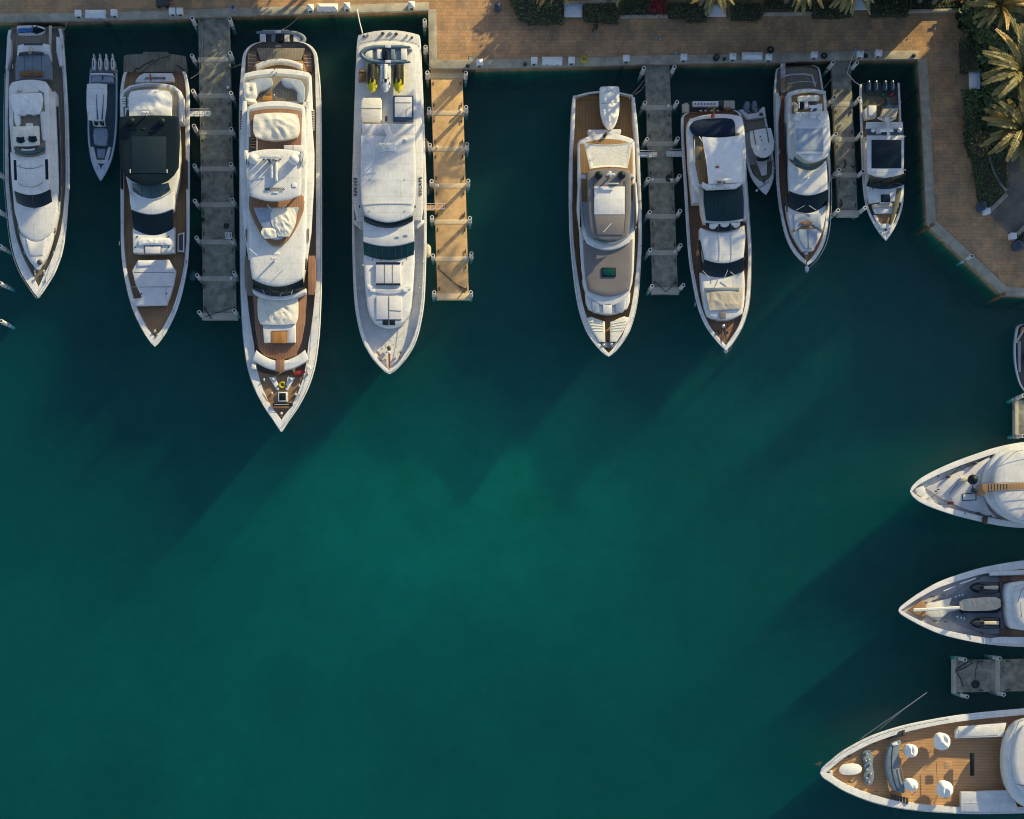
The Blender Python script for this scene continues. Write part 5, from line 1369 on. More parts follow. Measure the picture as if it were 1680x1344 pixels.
rib('inflatable_tender', 'blue grey inflatable tender lying across the stern of the longest yacht', 'tender', 461.5, 63.5, 5.2, 2.0, 2.3, 0, M['slate'], M['lav'], M['dgrey'])
# ================================================================== E: yacht with jet skis
PE = [(57, 47), (59, 50), (62, 51.3), (68, 52), (80, 53), (150, 56), (250, 59.5), (300, 61), (400, 61), (440, 60), (500, 57), (540, 50), (560, 44), (570, 39.5), (590, 27), (603, 15.5), (610, 8), (613.5, 2)]
e = Boat('motor_yacht', 'white yacht carrying yellow jet skis, seen beside the sunlit tan dock', 'yacht', (637.5, 55), (639.5, 613), 3.4, group='yachts moored stern to the quay')
e.hull(PE, 2.8, 4.4, [(57, 4), (300, 4), (350, 4), (480, 5), (540, 6), (575, 8), (600, 9), (613, 12)], M['nonskid'], .7)
e.part('swim_platform', e.sl(2.85, 57.5, 50, -8, 76, 50, 0), 2.85, M['gel2'], .9, .05)
e.part('house_wall', e.sl(4.3, 84, 47, -4, 372, 48, 6, mids=[(150, 51), (250, 54), (340, 54)]), 4.35, M['gel'], 2.2, .05)
e.part('bulwark', e.sl(4.9, 74, 46, -7, 362, 53, 0, mids=[(79, 51), (150, 53.5), (250, 57), (340, 57)], n=13), 4.9, M['gel'], .9, .12)
e.part('boat_deck', e.sl(4.92, 79, 42, -6, 240, 45, 0, mids=[(84, 44.5), (150, 46)], n=13), 4.93, M['nonskid'], .1, .01)
for i, (x, y, dx) in enumerate(((597, 57, 2), (604, 54.5, 2), (628, 52, 3), (641, 52, 4), (650, 53, 3), (668, 55.5, 2), (676, 59, 2))):
    e.ball('stern_fitting', x, y + 2, dx, 2, 3.0 + .1 * (i % 3), M['chrome'] if i % 2 else M['dgrey'], .3)
e.tube('stern_rail', [e.P(72 - 7 * (1 - k * k), 47 * k, 5.6) for k in [i / 8 - 1 for i in range(17)]], .03, M['chrome'])
e.part('stern_lockers', e.sl(5.3, 77, 40, -7, 82, 40, -6, n=11), 5.3, M['lav'], .4, .05)
# crane cradle, cushions, crane
e.box('deck_locker', 588.5, 116, 599.5, 133, 5.5, M['brownwood'], .6, .05); e.box('locker_lid', 588.5, 114, 600, 117.5, 5.6, M['wood'], .2, .03)
p_ = e.part('cushion_cover', [(595, 160), (624, 160), (626, 164), (626, 196), (622, 200), (594, 198), (592, 190), (592, 168)], 5.7, M['canvas'], .7, .15); e.line('cover_seam', [(592, 178), (626, 178)], 5.72, .02, M['dgrey'], parent=p_)
e.box('spa_rim', 644.5, 156.5, 678.5, 198, 5.6, M['navyp'], .7, .06); p_ = e.box('spa_cover', 647.5, 159, 675.5, 192, 5.68, M['lav'], .4, .06)
e.line('cover_seam', [(648, 168.5), (675, 168.5)], 5.7, .02, M['dgrey'], parent=p_); e.line('cover_cord', [(666, 192), (667, 181), (675, 175)], 5.7, .02, M['dgrey'], parent=p_)
e.box('sink', 631.7, 191, 635, 199, 5.0, M['dgrey'], .1, .01)
e.box('console', 593.5, 211, 611, 223, 5.6, M['plast'], .7, .06); e.line('console_rail', [(593, 211), (593, 223)], 5.9, .05, M['brownwood'])
e.part('crane_base', [(622, 203), (632, 202), (648, 203), (645, 212), (636, 216), (625, 210)], 6.2, M['gel'], 1.3, .2)
e.tube('crane_boom', [W(633, 208, 6.6), W(639, 222, 7.2), W(627, 245, 7.2)], [.35, .28, .20], M['gel']); e.part('crane_motor', [(620, 237), (634, 238), (649, 240), (649, 249), (634, 247), (620, 251)], 6.9, M['plast'], .4, .1)
for y_ in (209, 212): e.ball('crane_bolt', 634, y_, 1.5, 1.5, 6.5, M['dgrey'], .2)
for x_ in (603, 665): e.ball('light_ring', x_, 231, 5, 5, 6.75, M['lav'], .1)
# main roof
e.house(e.sl(6.7, 222, 44.5, 0, 352, 38, 12, mids=[(300, 45.5), (330, 44), (345, 41)], n=13), 4.8, 6.7, .5, (.2, .7), rt=.3, crown=.08)
for x_, y_ in ((606, 295), (664, 295), (606, 346), (664.5, 346)): e.ball('roof_light', x_, y_, .8, .8, 6.85, M['dgrey'], .12)
e.line('roof_ridge', [(594, 334), (678, 333)], 6.83, .035, M['gel2'])
e.part('roof_aft_sill', e.sl(6.3, 203, 43, 0, 222, 44, 0), 6.3, M['gel'], 1.2, .1)
e.mast(638, 244, 6.8, 1.8, 1.2)
for x_ in (590, 681): e.ball('nav_light', x_, 338.5, 1.2, 2.2, 6.2, M['dgrey'], .3)
# name on the sloping bulwarks
text_obj('lettering', 'ESCAPE', .42, W(582.3, 307, 4.96), -math.pi / 2, M['blackink'], e.root, 1.15, 1.30, .018); text_obj('lettering', 'ESCAPE', .42, W(689.8, 305.5, 4.96), math.pi / 2, M['blackink'], e.root, 1.15, 1.30, .018)
# pilothouse
e.visor('upper_window', 354, 40, 11, 6.3, 363, 40, 11.5, 5.9, M['glass'])
e.part('pilothouse_roof', e.sl(5.9, 360, 41.5, 12, 396, 42, 8, mids=[(380, 42)], n=13), 5.9, M['gel'], 1.0, .12)
for x_, y_ in ((652, 389), (666, 386)): e.box('roof_fitting', x_ - 3, y_ - 1.2, x_ + 3, y_ + 1.2, 6.0, M['greyp'], .15, .04)
e.visor('windshield', 395, 42, 8, 5.75, 418, 41, 8.5, 4.95, M['glassg'], mull=8)
e.part('fore_house', e.sl(4.95, 410, 42, 10, 528, 25, 9, mids=[(430, 42), (470, 39.5), (500, 36.5), (515, 33)], n=13), 4.95, M['gel'], 1.5, .25)
for x_ in (611, 625, 639, 653, 666): e.line('wiper', [(x_, 428), (x_ + 1, 423)], 5.15, .04, M['dgrey'])
p_ = e.box('sunpad', 616.5, 431, 657.5, 468, 5.25, M['lav'], .3, .06)
for x_ in (631, 644): e.line('sunpad_seam', [(x_, 433), (x_, 466)], 5.27, .02, M['dgrey'], parent=p_)
for y_ in (432, 466.5): e.line('bolster', [(617, y_), (657, y_)], 5.22, .12, M['navy'], parent=p_)
e.part('seat_ledge', e.sl(5.1, 466, 36, 9, 474, 36, 8.5, n=11), 5.1, M['gel'], .3, .06)
for x_ in (611, 664.5): e.box('step', x_ - 4, 474, x_ + 4, 479, 5.2, M['gel'], .3, .04)
e.box('skylight', 617.5, 486, 659, 524, 5.1, M['lav'], .3, .04)
for x_ in (638.2,): e.line('skylight_seam', [(x_, 486), (x_, 532)], 5.13, .025, M['dgrey'])
e.line('skylight_seam', [(638, 509), (658, 510.5)], 5.13, .02, M['dgrey'])
e.box('skylight_base', 617.5, 523, 658, 533, 5.0, M['blue'], .2, .02)
for x_ in (632.8, 644): e.box('hatch_window', x_ - 4.3, 525, x_ + 4.3, 533, 5.08, M['black'], .2, .02)
for s in (-1, 1): e.part('wing_door', [e.px(v, s * u, 4.4) for v, u in ((361, 45), (361, 57.5), (366, 58), (376, 46))], 4.4, M['gel'], .5, .08)
# bow gear
e.ball('windlass', 638, 571, 3.2, 4, 4.4, M['dgrey'], .5); e.ball('windlass', 638.5, 578, 2.2, 2, 4.5, M['plast'], .5)
e.part('anchor_chute', [(637, 581), (640.5, 581), (640, 603), (637.5, 603)], 4.05, M['bottom'], .2, .03)
for x_, y_ in ((632, 566), (645, 566), (638.5, 559), (633, 570)): e.ball('deck_filler', x_, y_, 1, 1, 4.0, M['dgrey'], .1)
for x_, y_ in ((619, 578), (622, 581), (657, 578), (656, 586), (624, 590), (634, 605)): e.ball('fairlead', x_, y_, 1.6, 2.2, 4.2, M['brownwood'], .3)
e.rail(PE, 400, 606, .85, -2.0, tipv=612)
for x_, y_ in ((694, 430), (688.5, 473), (590, 473), (694, 368), (586, 360)): e.ball('cleat', x_, y_, 1.3, 2.4, 4.1, M['chrome'], .4)
# boarding ladder on the side by the tan dock
gy = 'jet skis parked side by side on the yacht deck'
for x_, hm, dm, sm, lab in ((611.5, M['yellow'], M['yellow'], M['blackr'], 'yellow and black jet ski, on the side away from the tan dock'), (633, M['gel2'], M['plast'], M['canvas'], 'white jet ski parked between two yellow ones'), (654, M['yellow'], M['yellow'], M['blackr'], 'yellow and black jet ski, nearer the tan dock')):
    jetski(W(x_, 129, 5.35), 0, lab, hm, dm, sm, gy, side_m=M['blackr'] if hm is M['yellow'] else None)
rib('inflatable_tender', 'navy inflatable tender with cream seats behind the three jet skis', 'tender', 631, 88, 5.2, 2.05, 6.1, math.pi, surf('grey_navy_tube', (.09, .15, .21), .5), M['canvas'], M['greyp'])
# hull-side fenders
def fender(x, y, z, r, L, m, lab, ax=1):
    c = W(x, y, z); t = thing('fender', c, lab, 'fender', 'fenders hung between hulls and docks')
    bm = bmesh.new(); n = 8
    tube_bm(bm, [c + Vector((0, 0, -L / 2 + L * i / n)) if ax == 2 else c + Vector((0, -L / 2 + L * i / n, 0)) for i in range(n + 1)], [r * (.35 if i in (0, n) else .8 if i in (1, n - 1) else 1) for i in range(n + 1)], 10); link('body', bm, m, t)
    bm = bmesh.new(); tube_bm(bm, [c + Vector((0, L * .45, .05)), c + Vector((0, L * .5, .3)), c + Vector((-.3, L * .5, 1.3))], .025); link('line', bm, M['rope'], t)
fender(702, 412, 1.2, .35, 1.4, M['beige'], 'cream fender on the tan dock side of the jet ski yacht')
fender(529, 338, 1.2, .30, 1.0, M['blackr'], 'black fender on the right flank of the longest yacht')
fender(701, 312, 1.0, .3, 1.2, M['dgrey'], 'dark fender by the lettering of the jet ski yacht')
fender(700, 240, 1.0, .3, 1.2, M['dgrey'], 'dark fender at the stern quarter of the jet ski yacht')

# ================================================================== F: yacht with the grey foredeck
PF = [(156, 48), (158, 49.5), (170, 51.5), (200, 54), (250, 57), (300, 59), (380, 59.5), (440, 56), (500, 49), (540, 37.5), (560, 26), (575, 14), (581, 7.5), (584, 3), (585, 1.2)]
f = Boat('motor_yacht', 'yacht with a mauve grey foredeck and a covered white tender on its stern', 'yacht', (990, 150), (997.5, 585), 2.8, group='yachts moored stern to the quay')
f.hull(PF, 2.2, 3.7, [(156, 3), (200, 7), (300, 5), (400, 6), (440, 7), (500, 9), (540, 10), (560, 9), (585, 10)], M['teakd'], .7)
f.part('transom_rim', f.sl(2.25, 157, 48, -8, 159.5, 47, -7.5, n=11), 2.25, M['gel'], 1.6, .05); f.part('stern_deck', f.sl(1.7, 158, 47, -7.8, 162, 47, 0, n=11), 1.72, M['teakd'], .9, .02)
for s in (-1, 1): f.part('bulwark', [f.px(v, s * u, 3.1) for v, u in ((160, 46), (160, 51), (200, 54.5), (250, 57.5), (330, 59), (330, 54), (250, 52), (200, 48))], 3.1, M['gel'], .9, .12)
f.part('aft_sofa', f.sl(2.9, 212, 28, 0, 222, 26, 2, off=.5), 2.9, M['lav'], .9, .15, rnd=1)
f.part('flybridge_coaming', f.sl(5.0, 228, 43, -10, 345, 46, 0, mids=[(233, 46.5), (280, 47.5)], n=15), 5.0, M['gel'], 1.0, .2)
f.part('house_wall', f.sl(4.4, 234, 42, -6, 350, 45, 0, mids=[(280, 45.5)]), 4.4, M['gel'], 2.4, .05)
f.part('fly_deck', f.sl(5.02, 236, 42.5, -8, 330, 42, 0, mids=[(245, 43)], n=13), 5.03, M['teakd'], .08, .01)
f.part('awning', f.sl(6.4, 233.5, 40, 4, 277, 31, -3, mids=[(255, 35.5)], n=13, off=1), 6.4, M['canvas'], .06, .02, -.12)
for v, u in ((233, -41), (233, 42)): f.tube('awning_pole', [f.P(v + 1, u, 5.0), f.P(v, u, 6.5)], .04, M['chrome'])
f.part('ensign', [(989, 222), (995, 216), (997, 220), (993, 225)], 5.3, M['navy'], .3, .03); f.tube('ensign_staff', [W(992, 228, 5.0), W(996, 216, 5.8)], .04, M['wood'])
f.part('helm_seat', [(952, 286), (962, 286), (962, 292), (952, 292)], 5.5, M['lav'], .5, .08); f.part('helm_seat', [(1033, 286), (1041, 286), (1041, 291), (1033, 291)], 5.5, M['lav'], .5, .08)
f.part('hardtop', f.sl(6.6, 280, 33, -4, 388, 27, 6, mids=[(286, 36), (330, 35.5), (370, 33), (381, 31)], n=13, off=1), 6.6, M['mauve'], .3, .12, .04)
for x_ in (982, 1019.5): f.dome('radar_dome', x_, 288.5, 6.6, 6.7, M['black'], .95)
f.mast(1001, 290, 6.7, 1.0, .5); f.box('antenna_box', 998.5, 281, 1003, 286, 6.8, M['plast'], .2, .03); f.box('radar_scanner', 993, 300, 1015, 302, 7.2, M['alu'], .15, .03)
f.box('sunroof', 975, 306, 1025, 352, 6.75, M['gel'], .12, .03); f.part('roof_panel', [(975.5, 353), (1025.5, 353), (1022, 385), (980, 385)], 6.72, M['mauve'], .1, .02)
f.line('whip_antenna', [(1003.5, 366), (990, 381)], 7.2, .03, M['plast'])
for s in (-1, 1): f.line('roof_seam', [f.px(v, s * u + 1, 6.7) for v, u in ((296, 26.5), (340, 26.5), (384, 23))], 6.7, .03, M['dgrey'])
f.visor('windscreen', 386, 25, 6, 6.3, 391, 25, 7, 5.5, M['glassg'], off=1)
f.part('fly_front', f.sl(5.2, 330, 42, 0, 388, 34, 14, mids=[(360, 41), (378, 38)], n=13, off=.5), 5.2, M['greyp'], 1.0, .2)
f.part('fly_rim', f.sl(5.0, 330, 46, 0, 398, 35, 12, mids=[(370, 44), (388, 39)], n=13, off=.5), 4.98, M['gel'], .6, .12)
for s in (-1, 1): f.part('side_fin', [f.px(v, s * u, 5.5) for v, u in ((300, 44), (300, 47.5), (340, 50), (374, 46.5), (374, 45))], 5.5, M['gel'], 1.4, .12)
f.part('foredeck', f.sl(4.6, 392, 41, 8, 476, 34, 10, mids=[(430, 39.5), (455, 38)], n=13, off=.5), 4.6, M['mauve'], .5, .2, .06)
f.part('lower_house', f.sl(4.2, 345, 46, 0, 482, 35, 20, mids=[(400, 45), (440, 43), (465, 40)], n=13), 4.25, M['gel'], 1.7, .1)
for s in (-1, 1): f.part('side_window', [f.px(v, s * u, 3.9) for v, u in ((300, 47.2), (400, 46.8), (440, 44.4), (458, 42), (440, 40), (300, 44))], 3.9, M['glass'], .7, .01)
f.box('skylight_frame', 987.5, 439, 1010.5, 454, 4.78, M['black'], .2, .03); f.box('skylight', 989.5, 441, 1008.5, 452, 4.8, M['glassg'], .1, .02)
f.part('fore_coaming', f.sl(4.0, 480, 37, 12, 506, 32, 10, mids=[(495, 36)], n=13), 4.0, M['gel'], 1.0, .2)
f.part('sofa', [f.px(v, u, 4.2) for v, u in ((486, -26), (484, -20), (484, 23), (486, 28), (505, 26), (513, 24), (513, 11), (497, 11), (497, -15), (513, -15), (513, -24), (505, -28))], 4.2, M['blue'], .4, .1)
f.part('sofa_base', [f.px(v, u, 3.9) for v, u in ((496, -16), (496, 12), (514, 12), (514, -16))], 3.85, M['teakd'], .3, .01)
f.box('foredeck_table', 989.5, 499, 1004, 514.5, 4.25, M['gel'], .12, .03)
f.part('bow_walk', [f.px(v, u, 3.55) for v, u in ((512, -38), (519, -20), (520, -4.5), (562, -4), (562, 4), (520, 4.5), (519, 20), (512, 38), (522, 30), (527, 10), (527, -10), (522, -30))], 3.5, M['teakd'], .3, .01) if False else None
for sd_, pts in ((1, [(963, 522), (970, 519.5), (992.5, 528), (993, 561), (983, 561), (973, 545)]), (2, [(1032, 521), (1024, 519), (1001.5, 528), (1001, 561), (1012, 561), (1023, 543)])):
    p_ = f.part('bow_pad_cover', pts, 3.72, M['canvas'], .3, .08, .03)
    q0 = pts[2] if sd_ == 1 else pts[2]
    for k_ in range(4): f.line('canvas_fold', [(q0[0] + (-3 if sd_ == 1 else 3), q0[1] + 3 + 4 * k_), ((pts[0][0] * (1 - k_ * .2) + pts[5][0] * k_ * .2) + (4 if sd_ == 1 else -4), pts[0][1] + 6 + 5 * k_)], 3.76, .035, M['canvas'], parent=p_)
f.box('bow_locker', 981, 562, 1014, 570, 3.5, M['slate'], .3, .08); f.ball('windlass', 990, 566, 2.5, 2.5, 3.75, M['chrome'], .4); f.ball('windlass', 1003, 565, 2.5, 2.5, 3.75, M['chrome'], .4)
for x_, y_ in ((1053.5, 402.5), (1053, 421.5), (1050, 463.5), (1046.5, 484), (936, 279), (936, 286), (1051.5, 287), (1051.5, 303)): f.box('hull_fitting', x_ - 2, y_ - .9, x_ + 2, y_ + .9, 2.9, M['dgrey'], .3, .03)
f.cleats([(946, 160), (1033, 161), (955, 520), (1039, 520)], 3.0)
f.rail(PF, 200, 580, .5, -2)
# tender chocked on the aft deck
ft = Boat('covered_tender', 'white tender under a fitted cover, sitting on the brown stern deck', 'tender', (1000, 142), (1001, 212), 3.3)
ft.cover('fitted_cover', [(142, 13), (144, 15.6), (165, 16), (185, 15), (200, 11), (208, 7), (212, 3)], 3.3, M['canvasw'], .35, .12, .35, seed=60, freq=1.1)
ft.part('hull', ft.mi([(144, 15.4), (165, 15.7), (185, 14.6), (200, 10.5), (210, 4)], 2.95), 2.98, M['gel'], .7, .1)
ft.part('outboard_engine', ft.mi([(141, 4), (147, 5)], 3.9), 3.75, M['canvasw'], .5, .15, .1, rnd=1)
ft.line('lashing', [(986, 170), (1015, 168)], 3.85, .02, M['dgrey'])

# ================================================================== G: yacht with the white tarp
PG = [(183, 40), (187, 47), (194, 50), (250, 51.5), (300, 51.5), (360, 52), (420, 51.5), (460, 48), (500, 42.5), (530, 33), (545, 25), (555, 18), (565, 10.5), (571, 5), (575, 1.2)]
g = Boat('motor_yacht', 'yacht under a rigged white tarp with a navy cover behind it', 'yacht', (1167, 170), (1190, 575), 2.6, group='yachts moored stern to the quay')
g.hull(PG, 2.1, 3.3, [(183, 4), (300, 5), (420, 5), (500, 6), (540, 7), (560, 9), (575, 10)], M['teakr'], .55)
g.part('swim_platform', g.mi([(166, 38), (172, 44), (190, 47)], .6), .6, M['dgrey'], .4, .05)
g.box('platform_step', 1136.5, 166, 1179, 174.5, 1.5, M['plast'], .4, .05); g.box('platform_seat', 1188, 165, 1205.5, 178, 1.6, M['beige'], .5, .06); g.part('platform_chair', [(1119, 171), (1127, 168), (1131, 172), (1131, 185), (1120, 184)], 1.6, M['beige'], .4, .08)
for k in range(7): g.ball('dive_bottle', 1141 + 5.2 * k, 170, 1.1, 1.2, 1.75, M['dgrey'], .2)
g.box('gear_rack', 1180, 166, 1187, 175, 1.3, M['dgrey'], .3, .03)
for x_ in (1150, 1158, 1168, 1178): g.ball('stern_light', x_, 181.2, 2.2, 1, 2.3, M['gel'], .2)
g.box('deck_chest', 1190, 176, 1198, 181, 1.9, M['brownwood'], .4, .04)
g.part('flybridge_coaming', g.sl(4.8, 191, 38, -5, 312, 34, 0, mids=[(197, 45), (210, 47), (260, 47.5), (298, 44)], n=13), 4.8, M['gel'], 1.2, .25)
g.part('house_wall', g.sl(4.0, 192, 40, 0, 330, 42, 0, mids=[(260, 45)]), 4.0, M['gel'], 1.8, .05)
g.part('fly_deck', g.sl(4.82, 220, 38, 0, 300, 32, 0, mids=[(260, 38)], off=-1), 4.83, M['teakd'], .08, .01)
g.part('navy_cover', chaikin([(1132, 205), (1140, 197), (1160, 194), (1200, 193), (1206, 200), (1207, 215), (1206, 224), (1175, 226.5), (1150, 225), (1138, 219), (1133, 212)], 1), 5.3, M['navy'], .6, .12, .12)
g.cover('white_tarp', [(223, 34), (240, 32.5), (262, 30), (285, 28.5), (301, 28)], 5.9, M['canvasw'], .06, .30, .04, c0=3, dip=.3, seed=71, freq=.5, off=7.5, nv=34, nu=22)
for p0, p1 in (((1147, 224), (1180, 272)), ((1208, 226), (1178, 272)), ((1180, 272), (1186, 296)), ((1176, 275), (1172, 296))): g.line('tarp_fold', [p0, ((p0[0] + p1[0]) / 2, (p0[1] + p1[1]) / 2), p1], 5.84, .05, M['canvasw'])
g.box('tarp_tag', 1174, 272.5, 1179.5, 275, 5.95, M['red'], .1, .01)
g.part('ensign', [(1166, 189), (1171, 184), (1172, 192), (1167, 192)], 5.2, M['red'], .25, .02); g.tube('ensign_staff', [W(1172, 192, 4.9), W(1171, 177, 5.6)], .04, M['wood'])
g.part('stair_opening', [(1141, 232), (1148, 232), (1151, 262), (1142, 262)], 4.86, M['olive'], .1, .01); g.line('stair_rail', [(1139, 229), (1140, 268)], 5.3, .05, M['gel'])
g.part('radar_arch', [(1153, 298), (1160, 302), (1208, 301), (1214, 297), (1216, 303), (1208, 309), (1160, 311), (1152, 305)], 5.9, M['gel'], .5, .12)
g.mast(1184, 300, 5.9, 1.3, 1.0); g.box('searchlight', 1177, 293, 1190, 300, 6.3, M['brownwood'], .2, .05)
for x_ in (1166, 1172, 1193, 1199): g.ball('horn', x_, 306, 1.8, 1.6, 6.2, M['plast'], .4)
g.part('fly_roof', g.sl(5.2, 306, 32, 0, 360, 31, 3, mids=[(330, 33)], off=5), 5.2, M['roofglass'], .3, .05)
g.part('fly_roof_frame', g.sl(5.1, 304, 36, 0, 364, 34, 10, mids=[(330, 37)], off=4), 5.1, M['gel'], .7, .15)
for s, o_ in ((-1, -32), (1, 37)): g.part('fly_side_screen', [g.px(v, o_ + w, 5.2) for v, w in ((304, -3), (304, 3), (356, 3), (368, 1), (350, -3))], 5.18, M['beige'] if s < 0 else M['greyp'], .3, .02)
g.visor('windscreen', 364, 31, 4, 5.2, 371, 31, 9, 4.9, M['glass'], off=4, mull=3)
for u in (-14, 4, 22): g.visor('screen_pane', 366, 7, 1, 5.35, 372, 7, 3, 5.05, M['lav'], off=u)
g.part('coachroof', g.sl(4.7, 371, 36, 9, 424, 32, 8, mids=[(390, 37), (410, 34)], n=13, off=2), 4.7, M['gel'], 1.6, .2, .06)
for u in (-6, 14): g.line('roof_seam', [g.px(v, u + 1, 4.82) for v in (384, 430)], 4.82, .03, M['gel2'])
g.visor('windshield', 424, 32, 8, 4.55, 446, 33.5, 8.5, 3.7, M['glass'], off=1)
for x0, y0, x1, y1 in ((1164, 456, 1152.5, 444), (1188, 457, 1194, 443), (1211, 456, 1198, 446)): g.line('wiper', [(x0, y0), (x1, y1)], 4.25, .035, M['alu'])
for s in (-1, 1): g.part('side_window', [g.px(v, s * 36.5 + 1 + w, 4.2) for v, w in ((392, -1.5), (392, 1.5), (442, 1.0), (442, -.6))], 4.24, M['glass'], .5, .01)
g.part('fore_house', g.sl(3.75, 444, 36, 10, 516, 29, 9, mids=[(470, 36), (500, 33)], n=13), 3.75, M['gel'], 1.2, .25)
g.cover('sunpad_cover', [(474, 29.5), (490, 29), (508, 25.5)], 3.95, M['beige'], .12, .10, .15, seed=80, c0=-3, off=.5)
g.line('pad_seam', [(1166, 480), (1165, 492), (1162, 500)], 4.2, .02, M['dgrey'])
g.box('sunpad_bolster', 1156, 472, 1213, 477, 4.1, M['slate'], .2, .06)
g.box('hatch', 1181, 512, 1191, 523, 3.9, M['mauve'], .15, .03)
g.ball('windlass', 1187, 535, 3, 3.2, 3.5, M['chrome'], .5); g.line('anchor_chain', [(1185, 538), (1183, 564)], 3.2, .08, M['dgrey']); g.line('anchor_chain', [(1190, 538), (1192, 564)], 3.2, .08, M['dgrey'])
for x_, y_ in ((1176, 547), (1180, 543), (1194, 545), (1172, 527)): g.ball('deck_fitting', x_, y_, 1.8, 2.4, 3.3, M['dgrey'], .3)
g.rail(PG, 230, 566, .8, -1.5, tipv=580); g.part('anchor', g.mi([(570, 3), (576, 4), (580, 1)], 3.0), 3.0, M['chrome'], .3, .04)
g.cleats([(1140, 500), (1222, 490), (1122, 280)], 3.0)

# ================================================================== H: tender boat nestled beside G
PH = [(180, 20.5), (184, 21.5), (200, 21.5), (240, 23), (270, 22.5), (290, 19), (305, 12), (315, 5), (319, 1.5), (320, .6)]
h = Boat('centre_console_boat', 'small grey open boat with two dark outboards tucked beside the tarp yacht', 'boat', (1234, 182), (1256, 320), 1.0)
h.hull(PH, .95, 1.35, [(180, 4), (270, 4.5), (285, 5.5), (294, 12), (305, 14)], surf('light_grey_sole', (.42, .43, .44), .7), .35, m=M['gel'], boot=False, over=7, flare=.85)
for x_, y_ in ((1226, 171), (1238, 170)):
    o_ = h.part('outboard_engine', chaikin([(x_ - 4.5, y_ + 5), (x_ - 3.5, y_ - 5), (x_ + 3.5, y_ - 6), (x_ + 5, y_ + 2), (x_ + 3.5, y_ + 10), (x_ - 2, y_ + 10)], 2), 1.8, M['slate'], 1.4, .2, .1)
    h.ball('bracket', x_ + 1.5, y_ + 11, 2.6, 2.5, 1.1, M['alu'], .5, parent=o_)
h.part('transom', [(1212, 180), (1219, 179), (1228, 187), (1244, 184), (1251, 175), (1255, 176), (1257, 192), (1242, 194), (1226, 196)], 1.25, M['gel'], .6, .08)
h.box('stern_hatch', 1246, 185, 1252, 190, 1.32, M['dgrey'], .1, .02)
h.part('cockpit_sole', [h.px(v, u, .75) for v, u in ((196, -17), (194, 17), (214, 18), (214, -17))], .8, M['teakg'], .2, .01)
h.part('hardtop', h.sl(3.0, 213, 17.5, -1, 250, 16, 9, mids=[(235, 19.5)], n=13, off=3), 3.0, M['gel'], .16, .06, .05)
for u in (-9, 13): h.line('rod_holder', [h.px(v, u, 3.1) for v in (210, 236)], 3.12, .04, M['dgrey'])
for v, u in ((224, 1), (230, 2), (246, 5)): h.ball('roof_fitting', *h.px(v, u, 3.1), 1.1, 1.1, 3.14, M['dgrey'], .12)
for v, u in ((216, -13), (216, 17), (248, -10), (248, 14)): h.tube('hardtop_post', [h.P(v, u, .7), h.P(v, u, 2.9)], .05, M['chrome'])
h.visor('windshield', 256, 10, 2, 2.2, 263, 9.5, 2, 1.6, M['glass'], off=3)
h.part('console_seat', h.sl(1.5, 262, 9, 0, 287, 4.5, 1, off=2), 1.5, M['lav'], .6, .08)
for s in (-1, 1): h.part('bow_cushion', [h.px(v, s * u + 1, 1.3) for v, u in ((268, 18), (268, 10), (288, 5), (290, 0), (296, 0), (296, 7), (288, 13.5))], 1.3, M['olive'], .4, .06)
for v, u in ((266, 20.5), (275, 20.5), (282, 19.5), (288, 18)): h.ball('cup_holder', *h.px(v, u, 1.3), 1, 1, 1.36, M['dgrey'], .1)
h.ball('bow_fender', 1242, 312, 2, 2, 1.2, M['plast'], .4); h.line('bow_seam', [(1246, 308), (1262, 297)], 1.36, .03, M['dgrey'])
h.line('antenna', [(1264, 235), (1269, 229)], 3.3, .03, M['plast'])

# ================================================================== I: small flybridge yacht
PI_ = [(108, 26), (112, 34), (116, 36.5), (150, 41), (200, 43), (260, 43.5), (320, 43), (360, 39), (390, 33), (410, 24.5), (425, 14), (431, 7.5), (435, 1.2)]
i_ = Boat('flybridge_yacht', 'flybridge yacht with a white edged wooden stern platform and pale blue sunroof', 'yacht', (1312, 110), (1323.5, 435), 2.4, group='yachts moored stern to the quay')
q = i_
q.hull(PI_, 1.5, 3.0, [(108, 2.5), (200, 5), (260, 4.5), (360, 5), (400, 6), (420, 8), (435, 10)], M['teakr'], .45)
q.part('platform_deck', q.sl(1.3, 117, 35.5, -7, 150, 40, 0), 1.32, M['teakg'], .5, .02)
q.part('platform_trim', [q.px(v, u, 1.5) for v, u in ((146, -27), (124.5, -22), (122.5, -10), (122.5, 10), (125, 22), (144, 27), (144, 29), (123.5, 24), (120.5, 10), (120.5, -10), (123, -24), (146, -29.5))], 1.5, M['gel'], .3, .04)
q.tube('stern_rail', [q.P(137 - 3 * (1 - k * k), 24 * k + 2, 2.8) for k in (-1, -.5, 0, .5, 1)], .03, M['chrome'])
q.part('passerelle', [(1281, 104), (1287.5, 103), (1288, 152), (1281.5, 152)], 2.3, M['greyp'], .12, .03); q.part('passerelle_ramp', [(1282, 128), (1287.5, 128), (1288, 148), (1282, 148)], 2.36, M['teak'], .06, .01)
for x_ in (1281, 1287.7): q.line('passerelle_rail', [(x_, 104), (x_ + .5, 127)], 2.9, .03, M['chrome'])
for s in (-1, 1): q.part('bulwark', [q.px(v, s * u, 2.6) for v, u in ((150, 37), (150, 41), (200, 43), (300, 43.5), (300, 40.5), (200, 38.5), (165, 33))], 2.6, M['gel'], .8, .1)
q.part('house_wall', q.sl(4.0, 150, 29, -5, 262, 32, 0, mids=[(200, 32)], off=4), 4.0, M['gel'], 2.2, .1)
q.part('fly_coaming', q.sl(4.5, 150, 30, -4, 258, 32, 9, mids=[(200, 32.5), (240, 33)], n=13, off=3), 4.5, M['gel'], .8, .18)
